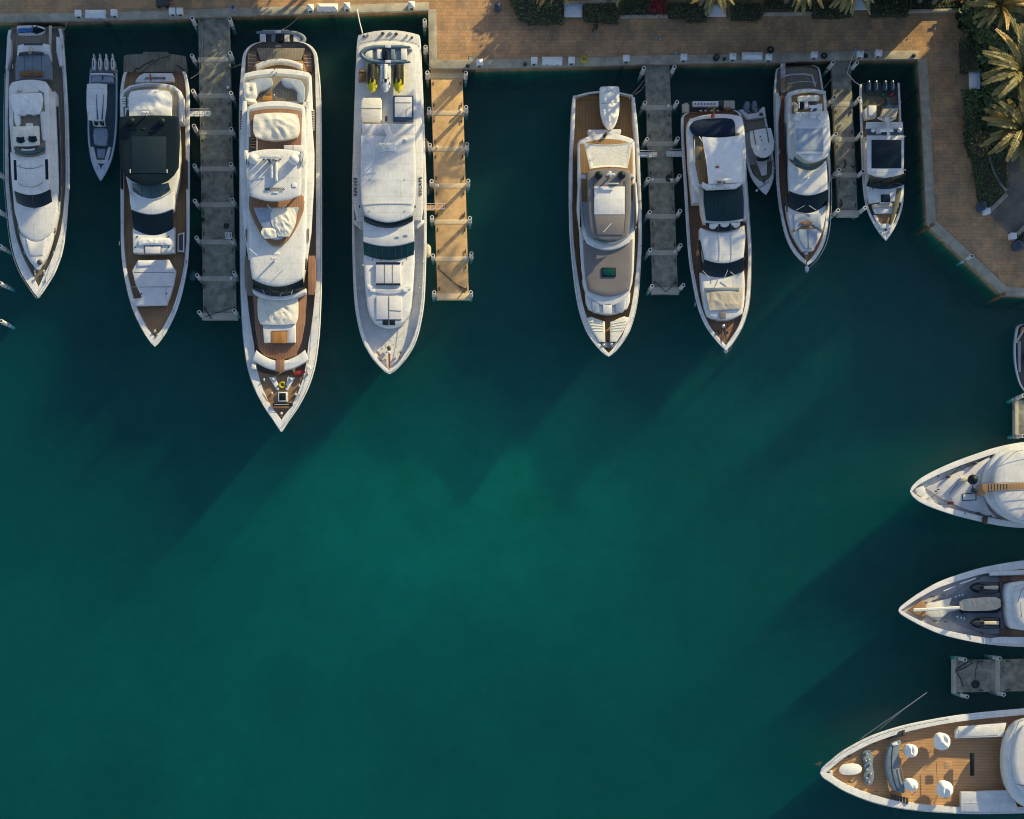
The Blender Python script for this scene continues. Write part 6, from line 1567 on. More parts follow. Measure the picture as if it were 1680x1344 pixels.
q.part('fly_deck', q.sl(4.52, 156, 26, -3, 186, 27, 0, off=4), 4.53, M['teakd'], .08, .01)
q.part('fly_lounge', q.sl(5.0, 150, 27, -4, 155, 27, -4, n=9, off=4), 5.0, M['lav'], .6, .1)
q.cover('fly_cover', [(157, 17), (161, 18), (166, 17)], 5.1, M['canvas'], .06, .06, .4, nv=8, off=4, seed=91)
q.box('fly_fridge', 1340, 170, 1349, 183, 5.1, M['canvasw'], .6, .06); q.box('fly_sink', 1332, 170, 1339, 183, 5.05, M['navyp'], .5, .04); q.box('fly_table', 1312, 168, 1318, 178, 5.0, M['navy'], .4, .04); q.box('fly_chair', 1320, 166, 1326, 177, 5.2, M['lav'], .6, .06)
q.tube('fly_sofa_arc', [W(1298, 172, 5.1), W(1302, 170, 5.1), (W(1306, 173, 5.1)), W(1306, 184, 5.1)], .22, M['beige']); q.line('ladder_rail', [(1311, 168), (1311, 178)], 5.6, .06, M['gel'])
q.part('hardtop', q.sl(6.2, 183, 26.5, 0, 247, 28, 18.5, mids=[(200, 28.5), (230, 29)], n=15, off=5), 6.2, M['gel'], .25, .1, .05)
for x_, y_ in ((1308.5, 193.5), (1347, 193.5)): q.dome('radar_dome', x_, y_, 6.2, 6.3, M['gel'], .8)
q.mast(1331, 181, 6.2, 1.4, .7); q.box('antenna_box', 1329, 184, 1340, 193, 6.5, M['gel'], .3, .05)
q.box('sunroof', 1305.5, 211, 1351, 248, 6.33, M['blue'], .1, .03); q.box('sunroof_track', 1306.5, 248.5, 1351, 252.5, 6.34, M['lav'], .1, .02)
q.visor('fly_screen', 256, 27.5, 14, 5.6, 263, 28, 17, 4.9, M['glassb'], off=3, mull=2)
q.part('coachroof', q.sl(4.4, 260, 31, 18, 312, 31.5, 8.5, mids=[(290, 32)], n=13, off=1), 4.42, M['gel'], 1.2, .15, .06)
q.ball('searchlight', 1325.5, 291, 1.8, 1.8, 4.75, M['plast'], .3)
q.visor('windshield', 312, 32, 8.5, 4.3, 338, 30, 11, 3.4, M['glass'], off=1)
for x0, y0, x1, y1 in ((1306, 345, 1320, 337.5), (1339, 345, 1327.5, 337.5)): q.line('wiper', [(x0, y0), (x1, y1)], 3.9, .035, M['alu'])
for s in (-1, 1): q.part('side_window', [q.px(v, s * 33 + 1 + w, 3.8) for v, w in ((200, -1), (200, 1), (320, 1), (345, -1))], 3.8, M['glass'], .6, .01)
q.part('fore_house', q.sl(3.4, 335, 33, 14, 411, 9, 1, mids=[(355, 31), (380, 25.5), (395, 18)], n=13), 3.4, M['gel'], 1.0, .15)
q.part('bow_sofa', [q.px(v, u, 3.6) for v, u in ((351, -22), (351, 22), (379, 22), (372, 12), (369, 9), (369, -9), (372, -12), (379, -22))], 3.6, M['blue'], .3, .08)
q.box('bow_table', 1313, 362.5, 1333, 369, 3.75, M['teak'], .12, .05, rnd=1); q.box('cup_tray', 1317, 363, 1329, 368.5, 3.78, M['teakr'], .06, .01)
q.part('bow_aisle', [q.px(v, u, 3.5) for v, u in ((381, -26), (375, -12), (375, 12), (381, 26), (377, 26), (371, 12), (371, -12), (377, -26))], 3.5, M['teakd'], .15, .01)
q.part('sunpad', q.mi([(376, 15), (392, 15), (408, 6.5)], 3.65), 3.65, M['blue'], .35, .08)
q.line('sunpad_seam', [q.px(v, 0, 3.68) for v in (376, 408)], 3.68, .02, M['dgrey'])
q.ball('windlass', 1323, 414.5, 3.2, 3.4, 3.3, M['blue'], .4); q.line('anchor_chain', [(1323, 418), (1323.3, 436)], 3.1, .07, M['dgrey'])
q.rail(PI_, 180, 428, .75, -1, push=2, tipv=440); q.part('anchor', [(1320, 436), (1327, 436), (1327, 447), (1321.5, 447)], 3.0, M['chrome'], .25, .05, rnd=1)
q.cleats([(1278, 250), (1288, 330), (1360, 330), (1276, 160)], 2.5)

# ================================================================== J: quad outboard boat
PJ = [(137, 33), (150, 33.5), (200, 34), (300, 34), (330, 32), (350, 27), (370, 18), (380, 12), (388, 6.5), (393, 2.5), (395, .7)]
j = Boat('sport_boat', 'navy sided sport boat with four blue outboards and black glass roof', 'boat', (1444, 137), (1452, 395), 1.6, group='yachts moored stern to the quay')
j.hull(PJ, 1.4, 2.1, [(137, 4), (300, 3.5), (350, 4), (368, 5), (372, 12), (385, 12)], M['olive'], .4, m=M['gel'], stripe=M['navyp'], boot=False, over=9, flare=.86)
for x_ in (1426, 1438, 1453, 1465):
    o_ = j.part('outboard_engine', chaikin([(x_ - 3.8, 141), (x_ - 2.6, 131), (x_ + 2.6, 131), (x_ + 3.8, 141), (x_ + 3, 149), (x_ - 3, 149)], 2), 1.9, M['navyp'], 1.5, .2, .12)
    j.box('engine_bracket', x_ - 2.6, 149, x_ + 2.6, 155, 1.0, M['dgrey'], .5, .06, parent=o_)
j.part('stern_platform', [(1411, 138), (1417, 137), (1418, 152), (1424, 157), (1470, 157), (1471, 138), (1477, 138), (1478, 175), (1412, 175)], 1.2, M['olive'], .5, .05)
j.box('towel', 1460, 153, 1466, 158, 1.4, M['red'], .15, .05); j.box('green_bin', 1447, 152, 1452, 158, 1.4, surf('green_plastic', (.02, .12, .06)), .3, .05)
j.part('grill_unit', [(1418, 180), (1425, 173), (1438, 173), (1438, 192), (1420, 195)], 2.2, M['lav'], .9, .06); j.box('cooler', 1425, 173, 1438, 190, 2.3, M['plast'], .2, .05)
j.part('sun_lounger', [(1450, 176), (1475, 176), (1470, 193), (1444, 193)], 2.1, M['beige'], .7, .08); j.part('lounger_frame', [(1448, 173), (1474, 173), (1474, 176), (1447, 176)], 2.2, M['navyp'], .5, .05)
j.box('console_post', 1455, 161, 1460, 173, 1.9, M['navyp'], .5, .05)
j.part('roof_arch', [(1422, 200), (1481, 200), (1482, 211), (1421, 211)], 4.0, M['gel'], .3, .08); j.box('light_bar', 1421.5, 210.5, 1482.5, 221, 3.9, M['navyp'], .25, .05)
for x_ in (1432, 1475): j.dome('satellite_dome', x_, 214.5, 3.6, 4.0, M['gel'], 1.0)
for a0, b0, a1, b1 in ((1457, 196, 1440, 193.5), (1457, 196, 1470, 193)): j.tube('rigging_arm', [W(a0, b0 + 4, 4.2), W(a1, b1, 4.6)], .12, M['gel'])
j.tube('radar_mast', [W(1455, 192, 4.9), W(1457, 205, 4.6), W(1458, 224, 4.2)], [.25, .2, .15], M['gel']); j.box('radar_scanner', 1445, 211, 1466, 216, 4.9, M['canvasw'], .2, .08)
j.box('antenna_box', 1438, 209, 1446, 218, 4.3, M['lav'], .3, .04)
j.part('hardtop', [(1423, 222), (1484, 222), (1483.5, 275), (1482, 284), (1468, 289), (1453, 291), (1438, 289), (1424, 284), (1423, 275)], 4.0, M['gel'], .3, .12)
j.box('glass_roof', 1430, 229.5, 1479, 276, 4.06, M['glass'], .12, .02)
for v, u in ((225, -30), (225, 29), (280, -28), (280, 28)): j.tube('hardtop_post', [j.P(v, u, 1.5), j.P(v, u, 3.8)], .07, M['gel'])
j.visor('windshield', 284, 29, 6.5, 3.8, 304, 31, 6.5, 2.4, M['glass'], mull=0)
j.part('cabin_side', j.sl(2.3, 225, 31, 0, 306, 31, 5, mids=[(280, 31.5)]), 2.35, M['gel'], 1.0, .1)
j.part('foredeck', j.sl(2.4, 303, 31, 6, 333, 26, -2, mids=[(320, 30)], n=11), 2.4, M['gel'], .6, .12)
j.box('foredeck_hatch', 1445, 319, 1460.5, 332, 2.48, M['glass'], .1, .02); j.box('hatch_rim', 1443.5, 317.5, 1462, 333.5, 2.45, M['gel2'], .1, .02)
j.line('wiper', [(1432, 311), (1431, 308)], 2.7, .05, M['dgrey'])
j.part('side_walk', [(1471, 309), (1480, 308), (1474, 338), (1468, 356), (1462, 370), (1460, 368), (1463, 350), (1468, 330)], 2.42, M['olive'], .1, .02)
j.part('bow_seat', j.sl(2.3, 335, 22, -2, 341, 21, -2), 2.3, M['beige'], .4, .06); j.part('bow_seat', j.sl(2.15, 341, 20, -1.5, 350, 17, 0), 2.15, M['lav'], .4, .06)
j.part('bow_well', j.sl(1.9, 351, 13, 0, 369, 6, 0, off=-1), 1.9, M['teak'], .2, .02); j.part('bow_locker', j.sl(2.2, 366, 12, 1, 374, 9, 1), 2.2, M['gel'], .4, .06)
for s in (-1, 1): j.part('bow_bench', [j.px(v, s * u - .5, 2.1) for v, u in ((352, 19), (352, 14), (369, 7.5), (372, 11))], 2.1, M['canvas'], .4, .06)
j.rail(PJ, 230, 300, .2, -1.5)
j.cleats([(1446, 381), (1459, 381), (1414, 170), (1477, 170), (1420, 330)], 2.1)

# ================================================================== K: boat cut by the right edge
PK = [(532, 12), (536, 20), (545, 23), (570, 26.5), (600, 26), (620, 22.5), (632, 18.5), (642, 12), (650, 5), (654, .8)]
k = Boat('open_boat', 'dark open boat with a pale rim cut by the right edge', 'boat', (1691, 532), (1692, 654), 1.0)
k.hull(PK, .9, 1.2, [(532, 2), (654, 2.5)], M['dgrey'], .3, m=M['gel2'], boot=False, over=6)
for s in (-1, 1): k.part('side_seat', [k.px(v, s * u, 1.1) for v, u in ((560, 21), (560, 17), (610, 17), (610, 21))], 1.1, M['greyp'], .4, .05)
k.part('stern_bench', k.sl(1.2, 537, 15, -2, 545, 17, -2), 1.2, M['wood'], .5, .06); k.part('console', k.sl(1.7, 575, 8, 0, 590, 8, 1), 1.7, M['black'], .9, .08)
k.line('seat_strap', [(1667, 562), (1680, 541)], 1.3, .12, M['beige'])

# ================================================================== L, M, N: bows coming in from the right
PL = [(1493, .8), (1495, 6), (1500, 12), (1510, 20), (1530, 30), (1560, 42), (1600, 54.5), (1640, 65), (1680, 70.5), (1760, 75), (1985, 70)]
l = Boat('motor_yacht', 'blunt white bow with a black ball and grey well deck at the right edge', 'yacht', (1493, 807), (1985, 778), 4.2, True, group='yachts entering from the right edge')
l.hull(PL, 3.4, 5.0, [(1493, 8), (1500, 8), (1512, 9), (1560, 10), (1640, 10), (1985, 8)], M['nonskid'], .9, over=14)
l.part('bow_platform', [(1502, 800), (1516, 797), (1520, 808), (1514, 816), (1504, 811)], 4.5, M['gel'], .4, .1)
l.part('well_floor', [(1520, 801), (1560, 780), (1610, 757), (1624, 748), (1622, 765), (1612, 790), (1612, 812), (1622, 835), (1634, 850), (1580, 834), (1545, 818)], 4.15, M['lav'], .2, .02) 
l.part('house_front', [(1630, 747), (1660, 731), (1720, 728), (1720, 862), (1680, 860), (1655, 852), (1634, 838), (1619, 818), (1613, 798), (1616, 775)], 5.0, M['gel'], 1.0, .3, rnd=1)
l.part('forward_roof', [(1650, 740), (1700, 735), (1760, 732), (1760, 858), (1700, 858), (1664, 852), (1645, 835), (1634, 815), (1630, 795), (1633, 770)], 5.8, M['gel'], 1.0, .25, .15, rnd=1)
l.part('fore_walk', [(1612, 795), (1622, 794), (1760, 789), (1760, 802), (1622, 806), (1612, 813)], 6.0, M['teak'], 1.6, .02)
for k_ in range(7): l.line('walk_tread', [(1622 + 5 * k_, 794), (1622.5 + 5 * k_, 806)], 6.02, .03, M['dgrey'])
for s, yy in ((-1, 792), (1, 804.5)): l.tube('walk_rail', [W(1622, yy + (2 if s < 0 else -.5), 6.3), W(1650, yy, 6.8), W(1700, yy - 2, 6.9), W(1760, yy - 4, 6.9)], .035, M['chrome'])
for k_ in range(6): l.tube('rail_post', [W(1650 + 18 * k_, 804 - .7 * k_, 5.9), W(1650 + 18 * k_, 804 - .7 * k_, 6.9)], .03, M['chrome'])
l.tube('roof_rail', [W(1638, 765, 6.3), W(1665, 742, 6.5), W(1720, 727, 6.6)], .03, M['chrome']); l.tube('roof_rail', [W(1640, 830, 6.3), W(1668, 852, 6.5), W(1720, 864, 6.6)], .03, M['chrome'])
l.box('ball_stand', 1577, 784, 1588, 790, 5.0, M['beige'], .9, .08); l.tube('jackstaff', [W(1578, 786, 5.0), W(1573, 780, 6.2)], .05, M['gel'])
l.part('hatch_rim', [(1579, 810), (1602, 808), (1602, 821), (1579, 822)], 4.24, M['dgrey'], .1, .02); l.part('hatch_lid', [(1580.5, 811.5), (1600.5, 809.5), (1600.5, 819.5), (1580.5, 820.5)], 4.27, M['lav'], .1, .02)
for x_, y_ in ((1557, 782), (1601, 760), (1607, 843), (1598, 803)):
    l.ball('capstan', x_, y_, 3, 2.4, 4.6, M['dgrey'], .5)
l.tube('anchor_line', [W(1557, 782, 4.5), W(1579, 762, 4.4), W(1601, 760, 4.5)], .06, M['roped']); l.tube('anchor_line', [W(1596, 797, 4.4), W(1594, 806, 4.3), W(1603, 807, 4.4)], .06, M['roped'])
l.part('rail_gate', [(1614, 848), (1621, 848), (1620, 861), (1614, 859)], 5.0, M['blackr'], .5, .06); l.tube('gate_line', [W(1604, 840, 4.6), W(1615, 848, 4.8), W(1627, 846, 4.7)], .06, M['roped'])
l.box('fairlead', 1555, 823, 1565, 828, 4.5, M['bottom'], .2, .04)
for x_, y_ in ((1540, 781), (1542, 827), (1583, 842), (1536, 806), (1540, 803)): l.ball('deck_fitting', x_, y_, 2, 1.3, 4.6, M['dgrey'], .2)
l.tube('rope_lead', [W(1528, 816, 4.3), W(1541, 807, 4.3)], .03, M['dgrey']); l.tube('rope_lead', [W(1558, 810, 4.3), W(1571, 793, 4.3)], .03, M['dgrey'])
cc = W(1596, 787, 5.6)
t = thing('day_ball', cc, 'black ball standing on the grey well deck of the blunt bow', 'signal ball')
bm = bmesh.new(); loft(bm, [[(x, y, cc.z + .55 * math.sin(a_)) for x, y in ell_pts(cc.x, cc.y, .55 * math.cos(a_), .55 * math.cos(a_), 16)] for a_ in [R(-80 + 20 * n_) for n_ in range(9)]], True, True); link('ball', bm, M['black'], t)
bm = bmesh.new(); tube_bm(bm, [cc - Vector((0, 0, 1.3)), cc - Vector((0, 0, .5))], .05); link('staff', bm, M['dgrey'], t)

PM = [(1474, .8), (1476, 5), (1480, 8.5), (1490, 15.5), (1510, 27.5), (1540, 42.5), (1580, 55), (1620, 64), (1680, 71), (1760, 74), (1960, 70)]
m_ = Boat('motor_yacht', 'white bow with a wooden triangle tip and covered jet skis at the right edge', 'yacht', (1474, 1001.5), (1960, 976), 3.8, True, group='yachts entering from the right edge')
m_.hull(PM, 3.0, 4.6, [(1474, 7), (1500, 8), (1560, 10), (1625, 11), (1640, 14), (1960, 12)], M['greyd'], .8, over=16)
m_.part('foredeck_floor', [(1519, 1001), (1530, 985), (1560, 976), (1590, 958), (1615, 944), (1640, 946), (1640, 1040), (1615, 1040), (1560, 1018), (1535, 1012)], 3.55, surf('slate_deck_mat', (.24, .26, .29), .7), .2, .02)
m_.part('bow_teak', [(1490, 1001), (1514, 984), (1520, 993), (1520, 1001), (1517, 1016)], 3.95, M['teak'], .3, .04)
m_.part('bow_pad', [(1520, 991), (1562, 981), (1557, 993), (1574, 996), (1574, 1000), (1557, 1004), (1540, 1018), (1519, 1008)], 3.85, M['canvas'], .3, .06)
m_.tube('bow_boom', [W(1499, 1001, 4.5), W(1530, 999.5, 4.5), W(1574, 997, 4.5)], .17, M['gel'])
m_.ball('boom_mount', 1521, 1000.5, 1.6, 1.6, 4.4, M['dgrey'], .4)
m_.part('tender_cover_base', [(1577, 985), (1640, 980), (1643, 1003), (1577, 1005)], 4.0, M['navy'], .4, .1)
for x_, y_, a_ in ((1573, 978, .25), (1575.5, 1013.5, -.25)):
    p_ = m_.part('windlass_well', [(x_ + (u * math.cos(a_) + w * math.sin(a_)), y_ + (-u * math.sin(a_) + w * math.cos(a_))) for u, w in ell_pts(0, 0, 13, 6, 16)], 3.72, M['slate'], .2, .05)
    for u in (-5, 1, 6): m_.ball('windlass', x_ + u, y_ - u * a_, 2, 1.8, 4.0, M['chrome'], .3, parent=p_)
m_.part('house_front', [(1650, 962), (1664, 954), (1730, 951), (1730, 1036), (1664, 1034), (1656, 1024), (1652, 1000)], 5.0, M['gel'], 1.6, .35, rnd=1)
m_.part('sunpad', [(1664, 960), (1690, 956), (1730, 956), (1730, 1030), (1680, 1030), (1668, 1018), (1664, 995)], 5.4, M['gel2'], .6, .2, .1, rnd=1)
for pts in ([(1670, 988), (1676, 968), (1690, 957)], [(1676, 1012), (1674, 990), (1682, 965)]): m_.line('pad_seam', pts, 5.45, .03, M['dgrey'])
for y0, y1 in ((945, 954), (1032, 1043)):
    m_.box('side_passage', 1640, y0, 1740, y1, 3.7, M['teakr'], .3, .02)
    for k_ in range(5): m_.line('passage_step', [(1642 + 4 * k_, y0), (1642 + 4 * k_, y1)], 3.74, .04, M['dgrey'])
m_.part('wing_locker', [(1624, 941), (1634, 938), (1700, 934), (1700, 943), (1625, 945)], 4.2, M['gel'], .5, .12); m_.part('wing_locker', [(1628, 1047), (1640, 1045), (1700, 1045), (1700, 1056), (1640, 1056), (1626, 1056)], 4.2, M['gel'], .5, .12)
m_.tube('boat_hook', [W(1575, 958, 4.1), W(1601, 949, 4.1)], .07, M['plast']); m_.tube('boat_hook', [W(1548, 970, 4.1), W(1567, 962, 4.1)], .05, M['plast'])
for x_, y_ in ((1531, 979), (1549, 976), (1553, 1020), (1534, 1019)): m_.box('fairlead', x_ - 3, y_ - 1.2, x_ + 3, y_ + 1.2, 4.1, M['dgrey'], .2, .04)
m_.tube('mooring_line', [W(1608, 1036, 3.8), W(1613, 1041, 4.0), W(1626, 1045, 4.3)], .06, M['roped'])
cov = Boat('covered_tender', 'tan canvas covered tender between the two dark jet skis', 'tender', (1576, 997), (1642, 993), 4.5, True)
cov.cover('canvas_cover', [(1576, 6), (1582, 9), (1600, 10.5), (1625, 11), (1636, 9.5), (1642, 6)], 4.5, M['beige'], .35, .25, .4, seed=101, freq=.9, off=-3.5)
cov.part('keel', [(1580, 987), (1638, 983), (1638, 1006), (1580, 1006)], 4.15, M['navy'], .5, .1)
jg = 'dark jet skis on the right-hand bow'
jetski(W(1614, 964, 3.8), R(-90), 'dark grey jet ski above the tan covered tender', M['black'], M['dgrey'], M['beige'], jg)
jetski(W(1615, 1022, 3.8), R(-90), 'dark grey jet ski below the tan covered tender', M['black'], M['dgrey'], M['beige'], jg)

PN = [(1345.5, .8), (1347, 5), (1351, 10), (1360, 17), (1375, 28), (1390, 37), (1430, 55), (1480, 68.5), (1540, 77.6), (1600, 83), (1680, 86), (1780, 88), (1960, 84)]
n = Boat('motor_yacht', 'large bow with a honey teak deck and white covered chairs, lower right', 'yacht', (1346, 1266), (1960, 1235), 4.2, True, group='yachts entering from the right edge')
n.hull(PN, 3.4, 5.2, [(1345, 14), (1360, 14), (1380, 13), (1430, 13), (1540, 11), (1960, 10)], M['teakh'], .95, over=20)
n.part('anchor', [(1337, 1254), (1345, 1251), (1349, 1250), (1346, 1257), (1338, 1257)], 2.6, M['dgrey'], .3, .06)
n.part('stem_recess', [(1357, 1266), (1366, 1264), (1366, 1272), (1360, 1271)], 4.9, M['gel2'], .2, .04); n.ball('stem_cleat', 1360, 1267, 2.6, 1.3, 5.0, M['dgrey'], .2)
for y0 in (1258,): n.part('deck_hatch', chaikin([(1377, 1254), (1414, 1252.5), (1414.5, 1271), (1377, 1273)], 2), 4.55, M['canvasw'], .3, .08)
p_ = n.part('windlass_pan', chaikin([(1414, 1236), (1420, 1230), (1430, 1231), (1433, 1245), (1431, 1257), (1435, 1270), (1432, 1286), (1424, 1291), (1416, 1282), (1418, 1268), (1417, 1250)], 2), 4.35, M['slate'], .2, .05)
for x_, y_ in ((1422, 1237), (1426, 1247), (1421, 1249), (1428, 1255), (1423, 1263), (1429, 1271), (1422, 1277), (1426, 1284)): n.ball('windlass', x_, y_, 2.3, 2.3, 4.7, M['chrome'], .4, parent=p_)
for x_, y_ in ((1435, 1220), (1394, 1241), (1395, 1283), (1440, 1298)): n.ball('cleat', x_, y_, 3.2, 1.5, 4.6, M['dgrey'], .3)
sofa = chaikin([(1461, 1220), (1470, 1216), (1480, 1214), (1476, 1230), (1474.5, 1252), (1477, 1274), (1483, 1290), (1486, 1302), (1474, 1300), (1463, 1296), (1456, 1275), (1453, 1255), (1455, 1236)], 1)
n.part('bow_sofa', sofa, 4.9, M['slate'], .6, .15); n.part('sofa_end', [(1463, 1221), (1471, 1217), (1474, 1222), (1466, 1224)], 5.0, M['canvasw'], .2, .05)
n.tube('sofa_seam', [W(x_, y_, 4.92) for x_, y_ in ((1466, 1220), (1463, 1240), (1463, 1258), (1466, 1278), (1473, 1298))], .03, M['navy'])
for cx_, cy_, an in ((1470, 1209, -.15), (1476, 1308, .2)):
    for k_ in range(6): n.part('deck_step', [(cx_ - 14 + 5 * k_, cy_ - 5 - k_ * 1.2 * (1 if an < 0 else -1)), (cx_ - 10.4 + 5 * k_, cy_ - 5 - k_ * 1.2 * (1 if an < 0 else -1)), (cx_ - 10.4 + 5 * k_, cy_ + 5 - k_ * 1.2 * (1 if an < 0 else -1)), (cx_ - 14 + 5 * k_, cy_ + 5 - k_ * 1.2 * (1 if an < 0 else -1))], 4.4 + .08 * k_, M['dgrey'], .2, .02)
n.tube('grab_rail', [W(1478, 1257, 5.1), W(1481, 1270, 5.1), W(1484, 1283, 5.1)], .04, M['chrome'])
n.part('deck_table', [(1549, 1249), (1561, 1248), (1562, 1260), (1549, 1262)], 4.42, M['teakh'], .1, .02); n.line('deck_seam', [(1536, 1250), (1538, 1288)], 4.32, .03, M['brownwood'])
for x_, y_ in ((1525, 1281), (1497, 1304), (1512, 1321), (1516, 1262)): n.ball('deck_filler', x_, y_, 1, 1, 4.34, M['dgrey'], .08)
n.box('deck_bar', 1593, 1236, 1599, 1273, 4.7, M['black'], .4, .06)
n.part('side_locker', [(1568, 1200), (1573, 1193), (1640, 1187), (1652, 1186), (1646, 1209), (1568, 1212)], 4.55, M['gel'], .6, .12); n.part('locker_lid', [(1574, 1197), (1638, 1190), (1638, 1206), (1572, 1210)], 4.62, M['gel2'], .1, .06)
n.part('side_locker', [(1577, 1300), (1650, 1297), (1660, 1300), (1672, 1330), (1660, 1333), (1577, 1332)], 4.55, M['gel2'], .6, .08)
n.line('locker_seam', [(1578, 1318), (1662, 1316)], 4.56, .03, M['gel2'])
n.part('house_front', [(1668, 1186), (1690, 1178), (1760, 1178), (1760, 1330), (1690, 1328), (1672, 1318), (1656, 1296), (1649, 1270), (1648, 1240), (1653, 1210)], 5.8, M['gel'], 1.6, .45, .12, rnd=1)
n.part('house_pad', [(1674, 1192), (1700, 1184), (1760, 1184), (1760, 1322), (1700, 1320), (1676, 1300), (1664, 1270), (1662, 1235)], 6.3, M['lav'], .6, .2, .1, rnd=1)
n.tube('house_rail', [W(1655, 1250, 6.9), W(1658, 1215, 6.9), W(1672, 1184, 6.9), W(1700, 1174, 6.9)], .04, M['chrome']); n.line('pad_seam', [(1666, 1286), (1690, 1292), (1720, 1292)], 6.35, .03, M['dgrey'])
n.rail(PN, 1560, 1356, .9, -3)
n.rail(PN, 1356, 1560, .9, -3) if False else None
for x_, y_, r1, r2, lab, sd in ((1496, 1232, 10, 10.5, 'white covered chair next to the upper end of the curved sofa', 111), (1547, 1217, 12, 14, 'tall white covered chair nearest the upper bulwark', 112), (1496, 1288, 10.5, 10, 'white covered chair next to the lower end of the curved sofa', 113), (1551.5, 1295, 12, 13.5, 'white covered chair nearest the lower bulwark', 114)):
    ch = Boat('covered_chair', lab, 'chair', (x_ - 14, y_), (x_ + 14, y_), 5.2, True, 'white covered chairs on the teak bow')
    ch.cover('dust_cover', [(x_ - r1, r2 * .35), (x_ - r1 * .75, r2 * .8), (x_, r2), (x_ + r1 * .7, r2 * .75), (x_ + r1, r2 * .3)], 5.3, M['canvasw'], .35, .35, .95, nv=14, nu=12, seed=sd, freq=1.3)
    for sx in (-.6, .6):
        for sy in (-.5, .5): ch.tube('leg', [W(x_ + sx * r1, y_ + sy * r2, 4.25), W(x_ + sx * r1, y_ + sy * r2, 4.6)], .04, M['chrome'])
rope([(1521, 1136, 6.2), (1470, 1172, 5.6), (1412, 1212, 4.9)], 'upper thin pale stay slanting above the teak bow', M['plast'], .012, 'stay_line')
rope([(1520, 1137, 6.2), (1480, 1166, 5.6), (1443, 1197, 4.9)], 'lower thin pale stay slanting above the teak bow', M['plast'], .012, 'stay_line')

# the after decks of the three yachts entering from the right, beyond the picture edge
for bt, yc, hw_, zd in ((l, 787, 60, 5.2), (m_, 988, 56, 4.6), (n, 1246, 66, 5.2)):
    bt.house([(1762, yc - hw_), (1925, yc - hw_ + 4), (1930, yc), (1925, yc + hw_ - 4), (1762, yc + hw_), (1748, yc)], zd - .4, zd + 2.6, .5)
    bt.house([(1790, yc - hw_ + 12), (1890, yc - hw_ + 14), (1893, yc), (1890, yc + hw_ - 14), (1790, yc + hw_ - 12), (1778, yc)], zd + 2.6, zd + 4.9, .5)
    bt.tube('radar_mast', [W(1840, yc, zd + 4.9), W(1840, yc, zd + 7.5)], .3, M['gel'])
# ------------------------------------------------------------------ palms and unseen buildings added to throw long shadows across the marina
palm(1676, 116, 9.5, 5.2, 'palm with orange lit fronds at the right edge', 1, 44)
palm(1676, 212, 8.0, 5.0, 'palm with drooping fronds below it at the right edge', 2, 40)
palm(902, -36, 8.5, 3.6, 'palm whose trunk crosses the left hedge', 3, 30, lean=(.3, 0))
palm(1010, -40, 8.0, 3.4, 'palm above the hedge right of the first bench', 4, 28)
palm(1172, -18, 8.5, 3.3, 'palm shading the second white bench', 5, 28, lean=(.3, -1.0))
palm(1322, -22, 8.0, 3.3, 'palm above the pale kerb left of the third bench', 6, 28, lean=(.5, -1))
palm(1398, -18, 8.5, 3.4, 'palm shading the third white bench', 7, 30, lean=(-.7, -1.4))
palm(1640, 10, 8, 4.0, 'palm rising out of the spiky corner shrubs', 8, 28)
for i, (x, y, h, L) in enumerate(((1470, -90, 11, 3.8), (1560, -60, 11.5, 3.8), (1790, -60, 10, 4), (1760, -120, 11, 4), (1700, -170, 13, 4), (1800, 250, 11, 4))):
    palm(x, y, h, L, f'{ORD[i]} of the tall palms standing beyond the picture edge', 20 + i, 28)

def tree(px, py, h, r, lab, seed):
    """broad-leaved tree: tapered trunk, limbs, leaf clumps with gaps"""
    base = W(px, py, QZ); rnd = random.Random(seed)
    t = thing('broadleaf_tree', base, lab, 'tree', 'shade trees behind the promenade')
    bm = bmesh.new(); top = base + Vector((rnd.uniform(-.5, .5), rnd.uniform(-.5, .5), h * .55))
    tube_bm(bm, [base, base + Vector((.1, 0, h * .25)), top], [.34, .26, .18], 9)
    tips = []
    for i in range(11):
        a = i * 2.4 + rnd.uniform(-.3, .3); q = rnd.uniform(.35, .95)
        tip = top + Vector((math.cos(a) * r * q, math.sin(a) * r * q, h * rnd.uniform(.05, .38)))
        tube_bm(bm, [top - Vector((0, 0, h * .12)), (top + tip) / 2 + Vector((0, 0, .4)), tip], [.13, .09, .04], 6); tips.append(tip)
    link('trunk', bm, M['bark'], t)
    bm = bmesh.new()
    def f(r_):
        c = r_.choice(tips); g = r * .30
        return c + Vector((r_.gauss(0, g), r_.gauss(0, g), r_.gauss(.2, g * .6))), Vector((0, 0, 1))
    leaf_cards(bm, rnd, 2600, f, .25, .55, .8); link('crown', bm, M['hedge2'] if seed % 2 else M['hedge'], t)
for i, (x, y, h, r) in enumerate(((925, -70, 3.6, 1.5), (985, -58, 5.6, 2.2), (1040, -50, 7.2, 2.5), (1100, -55, 8.8, 2.8), (1160, -48, 7.9, 2.5), (1222, -55, 8.2, 2.7), (1285, -50, 8.8, 2.8), (1350, -58, 9.4, 3.0), (1415, -55, 11, 3.1), (1485, -60, 11.5, 3.2), (1550, -62, 12, 3.2), (560, -75, 7, 2.6), (440, -80, 9, 3), (1760, 180, 10, 3.2))):
    tree(x, y, h, r, f'{(ORD + ["eleventh", "twelfth", "thirteenth", "fourteenth"])[i]} of the leafy trees standing out of the picture', 40 + i)
for i, (x, y, h, L) in enumerate(((1560, -110, 14, 4), (1600, -75, 14.5, 4.2), (1650, -120, 15, 4.2), (1690, -70, 14, 4), (1620, -190, 16, 4.2))):
    palm(x, y, h, L, f'{ORD[i]} of the tallest palms standing out of the picture', 60 + i, 34)
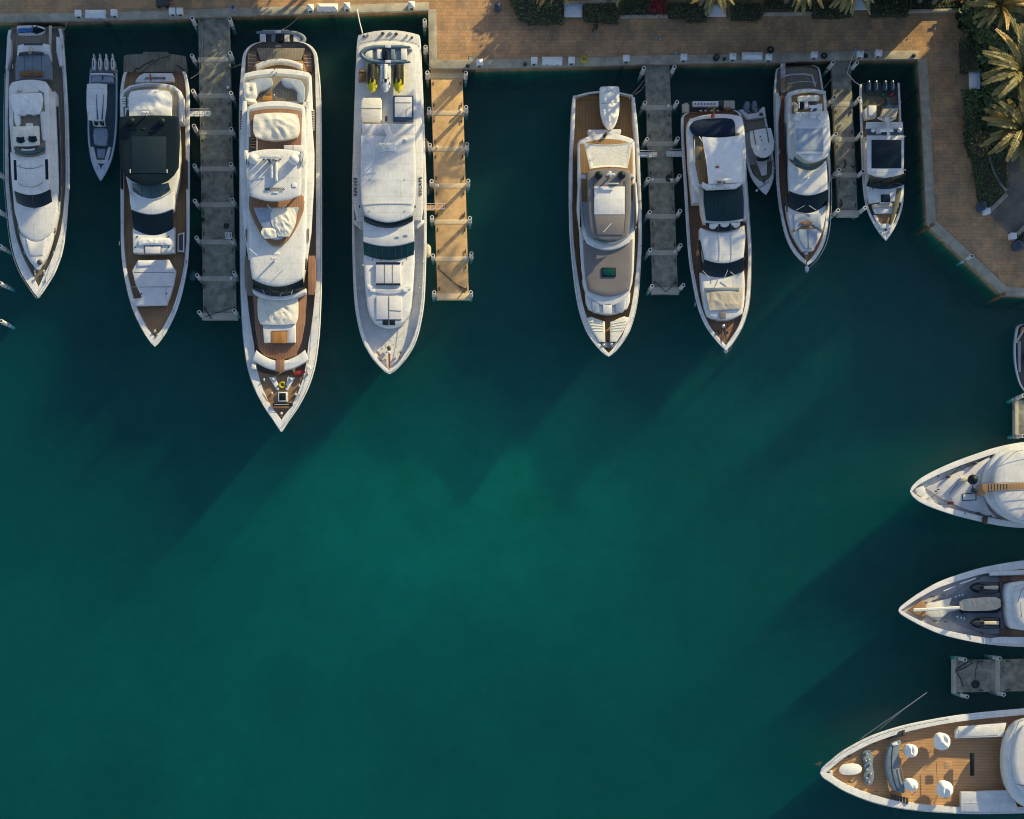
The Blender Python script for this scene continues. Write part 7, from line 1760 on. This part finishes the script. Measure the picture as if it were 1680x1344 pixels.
def building(x0, y0, x1, y1, h, lab, floors):  # unseen blocks, added for the shade they cast on quay and yachts
    """flat-roofed block: walls, a window row on every storey, parapet, roof plant"""
    a, b_ = W(x0, y1, QZ), W(x1, y0, QZ); cx, cy = (a.x + b_.x) / 2, (a.y + b_.y) / 2
    t = thing('shade_block', (cx, cy, QZ), lab, 'building')
    bm = bmesh.new(); box_bm(bm, a.x, a.y, QZ - .2, b_.x, b_.y, QZ + h); link('wall', bm, M['cope'], t)
    bm = bmesh.new(); box_bm(bm, a.x - .3, a.y - .3, QZ + h - .1, b_.x + .3, b_.y + .3, QZ + h + .9); link('parapet', bm, M['plast'], t)
    bm = bmesh.new(); box_bm(bm, a.x + .2, a.y + .2, QZ + h, b_.x - .2, b_.y - .2, QZ + h + .95); link('roof', bm, M['conc'], t)
    fh = h / floors
    for k in range(floors):
        bm = bmesh.new(); m = int((b_.x - a.x) / 3.2)
        for q in range(m):
            xx = a.x + (q + .5) * (b_.x - a.x) / m
            box_bm(bm, xx - .9, a.y - .05, QZ + k * fh + 1.0, xx + .9, a.y + .2, QZ + k * fh + 2.3)
        link('window_row', bm, M['glass'], t)
        bm = bmesh.new(); box_bm(bm, a.x - .9, a.y - 1.0, QZ + k * fh + fh - .35, b_.x + .9, a.y - .0, QZ + k * fh + fh - .15); link('balcony_slab', bm, M['plast'], t)
    for q in range(3):
        xx = a.x + (q + .5) * (b_.x - a.x) / 3
        bm = bmesh.new(); box_bm(bm, xx - 1.2, cy - 1, QZ + h + .9, xx + 1.2, cy + 1, QZ + h + 2.2, .1); link('roof_unit', bm, M['alu'], t)
building(1150, -330, 1560, -165, 8.5, 'unseen low flat roofed block added to shade the planted promenade', 3)
building(250, -450, 680, -255, 24, 'unseen tall flat roofed block added to shade the left yachts', 8)
building(1815, -210, 2150, 290, 10.5, 'unseen flat roofed block added to shade the patio and right quay', 4)
for i, (x, y, h, L) in enumerate(((948, -62, 15.5, 3.8), (985, -105, 16.5, 3.8), (1205, -14, 14.5, 3.6), (640, -140, 13, 3.6))):
    palm(x, y, h, L, f'{ORD[i]} of the slender palms casting shade on the jet ski yacht and its dock', 80 + i, 26, ground=True)

hedge([(1375, -75), (1590, -80), (1590, -42), (1375, -42)], 'unseen tall hedge added to shade the upper right promenade', 5.0, 14, seed=95, name='shade_hedge', leaf=(.3, .7))  # unseen hedge, added to stop sun slipping between the tree trunks
